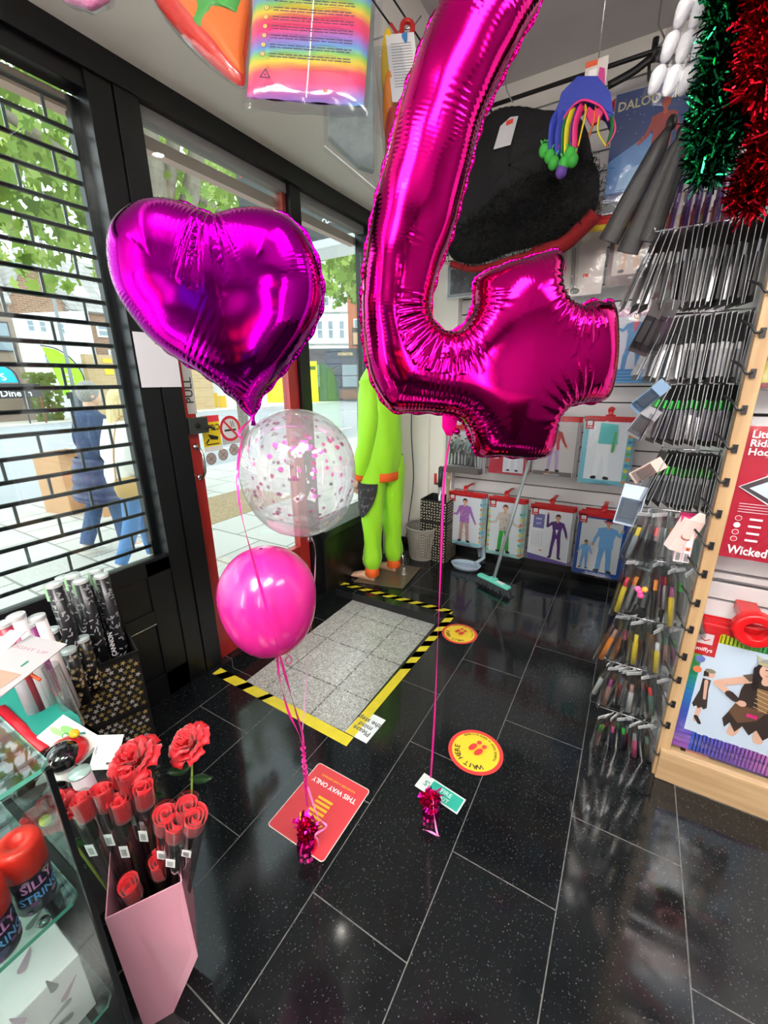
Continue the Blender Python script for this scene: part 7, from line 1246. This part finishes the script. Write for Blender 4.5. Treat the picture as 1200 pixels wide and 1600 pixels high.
# ------------------------------------------------------------------ rose bin
r = thing('flower_bin', 'pink cardboard tapered bin holding the red roses, bottom left', 'bin', (-.72, .30, 0)); ang = math.atan2(.14, .115); E = Vector((math.cos(ang), math.sin(ang), 0)); Nn = Vector((-E.y, E.x, 0)); cb_ = Vector((-.80, .335, 0)); m_pb = mat((198, 136, 154), .3, coat=.2, var=.03, scale=6); hb_ = .30
A_ = FZ(165, 1435, .42); B_ = FZ(283, 1378, .42); E = (B_-A_).normalized(); Nn = Vector((-E.y, E.x, 0)); L_ = (B_-A_).length
def bp_(x, z, d=0.): return Vector((A_.x, A_.y, 0))+E*x+Nn*d+Vector((0, 0, z))
fr = [(0, .42), (L_, .42), (L_-.002, .17), (L_*.42, 0), (-.002, 0)]; D_ = .17; b = MB(); f0 = [bp_(x, z, .0 if z > .3 else (.01 if z > .1 else .03)) for x, z in fr]; k0 = [bp_(x+(.012 if x > .05 and z < .1 else 0), z+(.02 if z > .3 else 0), D_ if z > .3 else D_*.8) for x, z in fr]
b.add(f0+k0, [(4, 3, 2, 1, 0), (5, 6, 7, 8, 9), (1, 2, 7, 6), (2, 3, 8, 7), (3, 4, 9, 8), (4, 0, 5, 9)], m_pb); b.build('bin_body', r, solid=.003); cb_ = bp_(L_/2, 0, D_/2)
RDM = mat((206, 10, 30), .55, sheen=.3); RDD = mat((166, 6, 22), .55); GRN = mat((70, 110, 44), .5); STM = mat((26, 40, 26), .5); GL = mat((150, 170, 70), .5)
def petal_rose(nm, lab, top, stem_base, R0, tilt, seed):
    rn = random.Random(seed); r = thing(nm, lab, 'rose', stem_base); M = Matrix.Translation(top) @ tilt; b = MB()
    for ringi, (n, rr_, hh, open_) in enumerate(((3, .25, .62, .05), (4, .45, .62, .2), (5, .68, .55, .45), (6, .92, .42, .85), (6, 1.1, .22, 1.3))):
        for k in range(n):
            a0 = 2*PI*k/n+ringi*.7+rn.uniform(-.15, .15); span = 2*PI/n*.72; G = []
            for j in range(6):
                v = j/5; row = []
                for i in range(8):
                    u = -1+2*i/7; a = a0+u*span*(.55+.45*math.sin(PI*min(1, v+.15))); rad = R0*(rr_*(.35+.65*v)+.22*open_*v*v+.03*math.sin(i*2+seed)); z = R0*(-.55+(hh+.55)*v*(1-.16*u*u)-.35*open_*v**3)+R0*.03*math.sin(i*2.3+k); row.append(Vector((rad*math.cos(a), rad*math.sin(a), z)))
                G.append(row)
            b.rings(G, RDM if (k+ringi) % 3 else RDD, closed=False, caps=False, M=M)
    b.build('petals', r, solid=.0007); b = MB()
    for k in range(5): a = k*2*PI/5; b.add([M @ Vector(q) for q in ((.0, 0, -R0*.6), (R0*.35*math.cos(a-.35), R0*.35*math.sin(a-.35), -R0*.6), (R0*.85*math.cos(a), R0*.85*math.sin(a), -R0*.75), (R0*.35*math.cos(a+.35), R0*.35*math.sin(a+.35), -R0*.6))], [(0, 1, 2, 3)], GL)
    b.build('sepals', r, solid=.001); b = MB(); st_ = M @ Vector((0, 0, -R0*.55)); q = cat_rom([st_, st_.lerp(Vector(stem_base), .35)+Vector((.006, 0, 0)), Vector(stem_base)], 6); b.tube(q, .0026, mat((120, 140, 56), .5), 8); b.build('stem', r)
    for (t, dx, dz) in ((.12, -1, -.1), (.2, 1, -.3), (.42, -1, .1)):
        b = MB(); p = st_.lerp(Vector(stem_base), t); d = (HR*dx+Vector((0, 0, dz))+HN*.3*dx).normalized(); s = d.cross(HN).normalized(); L = .05; G = [[p+d*L*u+s*(v*.017*math.sin(PI*min(1, u*.95+.05)))-HN*(.006*(abs(v))) for v in (-1, -.5, 0, .5, 1)] for u in [k/7 for k in range(8)]]; b.rings(G, mat((34, 62, 34), .4), closed=False, caps=False); b.build('leaf', r, solid=.0008)
    return r
petal_rose('red_rose', 'open red rose standing apart on a long green stem, rightmost flower', FZ(292, 1160, .58), cb_+E*.05+Vector((0, 0, .22)), .037, Matrix.Rotation(.5, 4, 'X'), 1)
petal_rose('red_rose', 'large open red rose in the middle, above the wrapped buds', FZ(206, 1184, .61), cb_-E*.02+Nn*.04+Vector((0, 0, .2)), .041, Matrix.Rotation(.35, 4, 'X'), 2)
petal_rose('red_rose', 'open red rose partly behind the black cabinet post', FZ(86, 1262, .57), cb_-E*.07+Nn*.05+Vector((0, 0, .2)), .040, Matrix.Rotation(-.2, 4, 'X'), 3)
sleeve = film((236, 240, 240), .35, .06, key='sleeve', edge=.85)
def rolled(top, base, lab, seed):
    top = Vector(top); base = Vector(base); ax = (top-base).normalized(); M = Matrix.Translation(top) @ ax.to_track_quat('Z', 'Y').to_matrix().to_4x4(); r = thing('wrapped_rose', lab, 'rose', base, 'wrapped red rose buds in the pink bin'); b = MB(); G = []
    for v in range(5):
        row = []
        for i in range(60):
            t = i/59; a = t*2*PI*2.7+seed; rad = .005+.0155*t+(.0022*t if v == 4 else 0); row.append(Vector((rad*math.cos(a), rad*math.sin(a), -.048+.048*v/4+(.004*math.sin(a*1.5) if v == 4 else 0))))
        G.append(row)
    b.rings(G, RDM, closed=False, caps=False, M=M); b.build('rolled_petals', r, solid=.0006); L = (top-base).length
    b = MB(); b.tube([M @ Vector((0, 0, -.04)), M @ Vector((0, 0, -L))], .004, STM, 8); b.ell((0, 0, -.075), (.011, .006, .035), mat((20, 32, 22), .5), 10, 8, M=M); b.build('stem', r); b = MB(); b.tube([M @ Vector((0, 0, .004)), M @ Vector((0, 0, -.05)), M @ Vector((0, 0, -L))], [.0225, .021, .0155], sleeve, 20, caps=False); b.build('clear_sleeve', r)
    b = MB(); q = Vector((0, 0, -.11)); tdir = M.to_3x3().inverted() @ (-HN); tdir.z = 0; tdir.normalize(); sd = Vector((-tdir.y, tdir.x, 0)); p = q+tdir*.0205; F = Flat(M @ p, M.to_3x3() @ sd, M.to_3x3() @ Vector((0, 0, 1))); F.slab(-.009, -.015, .009, .015, .0004, mat((222, 222, 222), .5))
    for k in range(8): F.rect(-.006, -.010+k*.0022, .005, -.009+k*.0022, mat((60, 60, 60), .5), hold=(k > 0))
    F.build('barcode_label', r)
rs_ = [(123, 1248, .50, -.07, .0, 'left, against the open rose by the post'), (158, 1233, .50, -.05, .03, 'second from the left in the back row'), (186, 1250, .48, -.03, -.01, 'centre, in front of the middle open rose'), (222, 1230, .50, -.0, .04, 'right of centre in the back row'), (196, 1205, .52, -.0, .07, 'directly under the middle open rose'), (222, 1216, .50, .01, .06, 'small one behind the right of centre'),
       (258, 1270, .52, .03, .02, 'left of the right-hand cluster'), (293, 1256, .54, .06, .05, 'back of the right-hand cluster'), (275, 1283, .51, .04, -.0, 'front of the right-hand cluster'), (305, 1275, .53, .075, .03, 'rightmost of the right-hand cluster'), (247, 1343, .36, .03, -.05, 'low front, tipped toward the camera'), (199, 1382, .34, -.02, -.06, 'lowest, nearest the bin rim')]
for i, (px, py, z, a, c_, lb) in enumerate(rs_): t = FZ(px, py, z+.09); rolled(t, cb_+E*(a*.6)+Nn*max(-.005, c_*.6)+Vector((0, 0, max(.13, z-.30))), 'rolled red rose bud in a clear sleeve, '+lb, i)
# ================================================================== PEDESTRIANS
def skin_body(root, nm, joints, edges, rad, m, sub=2):
    me = bpy.data.meshes.new(nm); me.from_pydata(joints, edges, []); me.materials.append(m); o = bpy.data.objects.new(nm, me); COL.objects.link(o); o.parent = root
    s = o.modifiers.new('skin', 'SKIN'); s.use_smooth_shade = True
    for i, v in enumerate(me.skin_vertices[0].data): q = rad[i]; v.radius = q if isinstance(q, tuple) else (q, q); v.use_root = (i == 0)
    u = o.modifiers.new('sub', 'SUBSURF'); u.levels = sub; u.render_levels = sub; return o
def garment(root, nm, pts, rads, m, seg=26, fold=0., k=6, flat=None, caps=False, lab=None, puff_=0):
    b = MB(); q = cat_rom(pts, 6); n = len(q); R = []; u = None
    for i, p in enumerate(q):
        d = (q[min(i+1, n-1)]-q[max(i-1, 0)]).normalized(); u = Vector((0, 1, 0)) if u is None else u; u = (u-d*u.dot(d)).normalized(); v = d.cross(u); t = i/(n-1)*(len(rads)-1); a = int(min(t, len(rads)-2)); f = t-a; r0 = rads[a]; r1 = rads[a+1]; rx = r0[0]*(1-f)+r1[0]*f; ry = r0[1]*(1-f)+r1[1]*f; pf = 1+puff_*abs(math.sin(i*PI/4))
        R.append([p+u*(rx*pf*(1+fold*math.sin(k*an+i*.7))*math.cos(an))+v*(ry*pf*(1+fold*math.sin((k+2)*an-i*.5))*math.sin(an)) for an in [2*PI*j/seg for j in range(seg)]])
    b.rings(R, m, caps=caps); return b.build(nm, root, label=lab)
def person(lab, loc, H, stride, lean, skin_c, hairf, rot):
    """walker heading +Y in local space"""
    r = thing('person', lab, 'person', (0, 0, 0)); h = H
    J = {'pel': (0, 0, .52*h), 'sp': (0, .01, .62*h), 'ch': (0, .015, .73*h), 'nk': (0, .02, .825*h), 'hd': (0, .035, .88*h), 'tp': (0, .04, .94*h)}
    for s, sg in (('l', -1), ('r', 1)):
        f = stride*sg; J['h'+s] = (sg*.05*h, 0, .50*h); J['k'+s] = (sg*.052*h, f*.45+.03, .28*h); J['a'+s] = (sg*.052*h, f-(.02 if f > 0 else -.0), .05*h+(.02 if f < 0 else 0)); J['t'+s] = (sg*.055*h, f+.11, .018*h); J['s'+s] = (sg*.105*h, .015, .80*h)
    return r, J, h
m_sk = mat((222, 176, 150), .5)
def build_body(r, J, arms):
    nm = ['pel', 'sp', 'ch', 'nk', 'hd', 'tp', 'hl', 'kl', 'al', 'tl', 'hr', 'kr', 'ar', 'tr', 'sl', 'el', 'wl', 'fl', 'sr', 'er', 'wr', 'fr']; rad = [(.10, .085), (.10, .075), (.12, .085), .045, (.062, .072), (.06, .068), .075, .052, .036, (.035, .025), .075, .052, .036, (.035, .025), .045, .034, .024, (.032, .018), .045, .034, .024, (.032, .018)]
    J.update(arms); ix = {k: i for i, k in enumerate(nm)}; E_ = [('pel', 'sp'), ('sp', 'ch'), ('ch', 'nk'), ('nk', 'hd'), ('hd', 'tp')]
    for s in 'lr': E_ += [('pel', 'h'+s), ('h'+s, 'k'+s), ('k'+s, 'a'+s), ('a'+s, 't'+s), ('ch', 's'+s), ('s'+s, 'e'+s), ('e'+s, 'w'+s), ('w'+s, 'f'+s)]
    return skin_body(r, 'body', [J[k] for k in nm], [(ix[a], ix[c]) for a, c in E_], rad, m_sk)
def face(r, hd, m, s=1.):
    x, y, z = hd; b = MB(); b.ell((x, y+.012, z+.04), (.073*s, .092*s, .115*s), m, 24, 18, fn=lambda p: 1-.10*max(0, -p.z)*(abs(p.x)))
    b.tube([(x, y+.095*s, z+.06), (x, y+.118*s, z+.03), (x, y+.1*s, z+.02)], [.008, .013, .009], m, 8); 
    for sg in (-1, 1): b.ell((x+sg*.074*s, y, z+.035), (.01, .02, .03), m, 8, 8)
    b.build('face', r); b = MB()
    for sg in (-1, 1): b.ell((x+sg*.028, y+.097*s, z+.055), (.011, .006, .007), mat((60, 50, 46), .3), 8, 6)
    b.tube([(x-.022, y+.098*s, z-.015), (x, y+.106*s, z-.018), (x+.022, y+.098*s, z-.015)], .005, mat((190, 110, 104), .5), 6); b.build('features', r)
def shoes(r, J, m):
    for s in 'lr':
        a = J['a'+s]; t = J['t'+s]; b = MB(); R = []
        for f, w_, hh in ((-.06, .03, .06), (-.03, .036, .075), (.03, .04, .07), (.09, .045, .05), (.14, .042, .035), (.17, .025, .022)): R.append([(a[0]+w_*math.cos(q), a[1]+f, a[2]-.05*1.0+max(0, hh/2+hh/2*math.sin(q))-.03) for q in [2*PI*k/16 for k in range(16)]])
        b.rings(R, m); b.build('shoe', r)
# man
r, J, h = person('grey haired man outside in a navy jumper, quilted navy coat round his waist, jeans', None, 1.74, .16, 0, None, None, 0)
build_body(r, J, {'el': (-.23, -.03, 1.12), 'wl': (-.20, .12, .93), 'fl': (-.18, .17, .88), 'er': (.23, -.02, 1.12), 'wr': (.2, .14, .93), 'fr': (.18, .19, .88)})
face(r, J['hd'], m_sk); NV = mat((44, 60, 92), .8, bump=.2, scale=40); JN = mat((62, 86, 122), .85, bump=.2, scale=60, var=.12); QN = mat((52, 58, 92), .5)
b = MB(); x, y, z = J['hd']; b.ell((x, y-.006, z+.062), (.086, .100, .108), mat((150, 146, 140), .9, bump=.8, scale=60, var=.2), 20, 14); b.build('hair', r)
garment(r, 'jumper', [(0, .0, .86), (0, .0, 1.0), (0, .01, 1.2), (0, .01, 1.36), (0, .02, 1.44)], [(.125, .17), (.13, .175), (.135, .20), (.125, .215), (.06, .075)], NV, fold=.02)
for sg, e_, w_ in ((-1, 'el', 'wl'), (1, 'er', 'wr')): garment(r, 'sleeve', [Vector(J['sl' if sg < 0 else 'sr'])+Vector((0, 0, .0)), J[e_], J[w_]], [(.075, .075), (.06, .06), (.045, .045)], NV, fold=.03, caps=True)
garment(r, 'quilted_coat', [(0, -.01, .98), (0, -.015, .88), (0, -.02, .72), (0, -.03, .60), (0, -.04, .54)], [(.15, .19), (.17, .22), (.18, .235), (.185, .24), (.17, .22)], QN, fold=.01, puff_=.07)
for s in 'lr': garment(r, 'jeans_leg', [Vector(J['h'+s])+Vector((0, 0, .04)), J['k'+s], Vector(J['a'+s])+Vector((0, 0, .0))], [(.105, .10), (.075, .075), (.06, .058)], JN, fold=.04)
shoes(r, J, mat((226, 226, 222), .6)); pm = FZ(168, 870, GZ); r.location = (pm.x-.12, pm.y+.08, GZ); r.rotation_euler = (math.radians(-3), math.radians(0), math.radians(-8))
# woman
r, J, h = person('blonde woman outside in sunglasses, white shirt, blue jeans and white trainers', None, 1.68, -.17, 0, None, None, 0)
build_body(r, J, {'el': (-.20, -.05, 1.06), 'wl': (-.17, .10, .92), 'fl': (-.15, .15, .88), 'er': (.20, -.04, 1.06), 'wr': (.18, .13, .92), 'fr': (.16, .19, .88)})
face(r, J['hd'], m_sk, .95); WS = mat((226, 224, 218), .8, bump=.3, scale=25); BL = mat((214, 190, 140), .7, bump=.5, scale=80, var=.15); J2 = mat((82, 122, 172), .85, bump=.2, scale=60, var=.12)
x, y, z = J['hd']; b = MB(); b.ell((x, y-.016, z+.055), (.088, .098, .108), BL, 20, 14); rn = random.Random(9)
for k in range(60):
    a = PI+rn.uniform(-.35, PI+.35); p = Vector((x+.08*math.cos(a), y-.02+.08*math.sin(a), z+.05)); b.tube(cat_rom([p, p+Vector((.012*math.cos(a), .015*math.sin(a), -.12)), p+Vector((rn.uniform(-.02, .02), -.01+rn.uniform(-.02, .02), -.24-rn.uniform(0, .06)))], 3), [.016, .015, .014, .013, .011, .008, .003], BL, 6)
b.build('blonde_hair', r); b = MB()
for sg in (-1, 1): b.ell((x+sg*.032, y+.096, z+.056), (.026, .010, .019), mat((40, 34, 34), .15), 12, 8); b.tube([(x+sg*.055, y+.09, z+.06), (x+sg*.078, y+.0, z+.058)], .003, mat((40, 34, 34), .3), 6)
b.build('sunglasses', r)
garment(r, 'white_shirt', [(0, .0, .84), (0, .0, .95), (0, .01, 1.1), (0, .01, 1.28), (0, .02, 1.385)], [(.16, .21), (.16, .20), (.15, .20), (.14, .21), (.055, .07)], WS, fold=.05)
for sg, e_, w_ in ((-1, 'el', 'wl'), (1, 'er', 'wr')): garment(r, 'sleeve', [J['sl' if sg < 0 else 'sr'], J[e_], J[w_]], [(.085, .085), (.08, .08), (.06, .06)], WS, fold=.06, caps=True)
for s in 'lr': garment(r, 'jeans_leg', [Vector(J['h'+s])+Vector((0, 0, .06)), J['k'+s], Vector(J['a'+s])+Vector((0, 0, .02))], [(.105, .10), (.068, .068), (.05, .048)], J2, fold=.02)
shoes(r, J, mat((236, 234, 230), .6)); pw = FZ(219, 889, GZ); r.location = (pw.x, pw.y, GZ); r.rotation_euler = (math.radians(-3), 0, math.radians(-12))
M = Matrix.Translation(r.location) @ r.rotation_euler.to_matrix().to_4x4()
bg_ = thing('shoulder_bag', 'tan leather shoulder bag with a chain strap carried by the blonde woman', 'bag', M @ Vector((.20, -.02, .72))); tan = mat((196, 160, 100), .5); b = MB()
R = [[M @ Vector((.215+.045*s*math.cos(a)*.8, -.02+.15*s2*math.sin(a), z)) for a in [2*PI*k/20 for k in range(20)]] for z, s, s2 in ((.73, .5, .5), (.75, .9, .85), (.82, 1, 1.0), (.88, .8, 1.0), (.91, .4, .9))]
b.rings(R, tan); b.build('bag_body', bg_); b = MB(); b.tube(cat_rom([M @ Vector(q) for q in ((.22, -.15, .88), (.2, -.13, 1.15), (.1, -.03, 1.40), (.15, .1, 1.3), (.23, .12, .9))], 6), .008, mat((180, 140, 90), .4), 8); b.build('strap', bg_)
# ================================================================== BEHIND THE CAMERA (out of view, added for the shiny balloons to reflect)
rn = random.Random(77)
r = thing('added_shelving', 'unseen dark shelving added behind the camera for foil reflections', 'shelves', (-.2, -2.8, 0)); b = MB()
for x in (-1.2, -.2, .8, 1.8): b.bb(x-.02, x+.02, -2.98, -2.6, 0, 2.3, BLKP)
b.build('upright', r); 
for z in (.3, .8, 1.3, 1.8, 2.28): MB().bb(-1.2, 1.8, -2.98, -2.6, z, z+.03, mat((60, 54, 52), .5)).build('shelf', r)
k = 0
for z, nm in ((.33, 'lowest'), (.83, 'second'), (1.33, 'third'), (1.83, 'top')):
    for i in range(9):
        x = -1.05+i*.33; w_ = rn.uniform(.16, .26); h_ = rn.uniform(.2, .38); c = rn.choice(((170, 40, 50), (50, 80, 150), (200, 180, 80), (60, 60, 64), (190, 190, 194), (150, 60, 130)))
        if abs(x+.2) < .16 or abs(x-.8) < .16: continue
        MB().bb(x-w_/2, x+w_/2, -2.8, -2.62, z, z+h_, mat(c, .5)).build('added_box', label='plain coloured box added on the %s shelf at the back of the shop' % nm, cat='box', group='added boxes on the %s shelf' % nm, bevel=.004)
b = MB(); b.bb(1.0, 1.6, -1.6, -.4, 0, .95, mat((66, 60, 60), .5)); b.bb(.96, 1.64, -1.64, -.36, .95, .99, mat((150, 140, 130), .4)); b.build('added_counter', label='unseen grey counter added behind the camera for foil reflections', cat='counter')
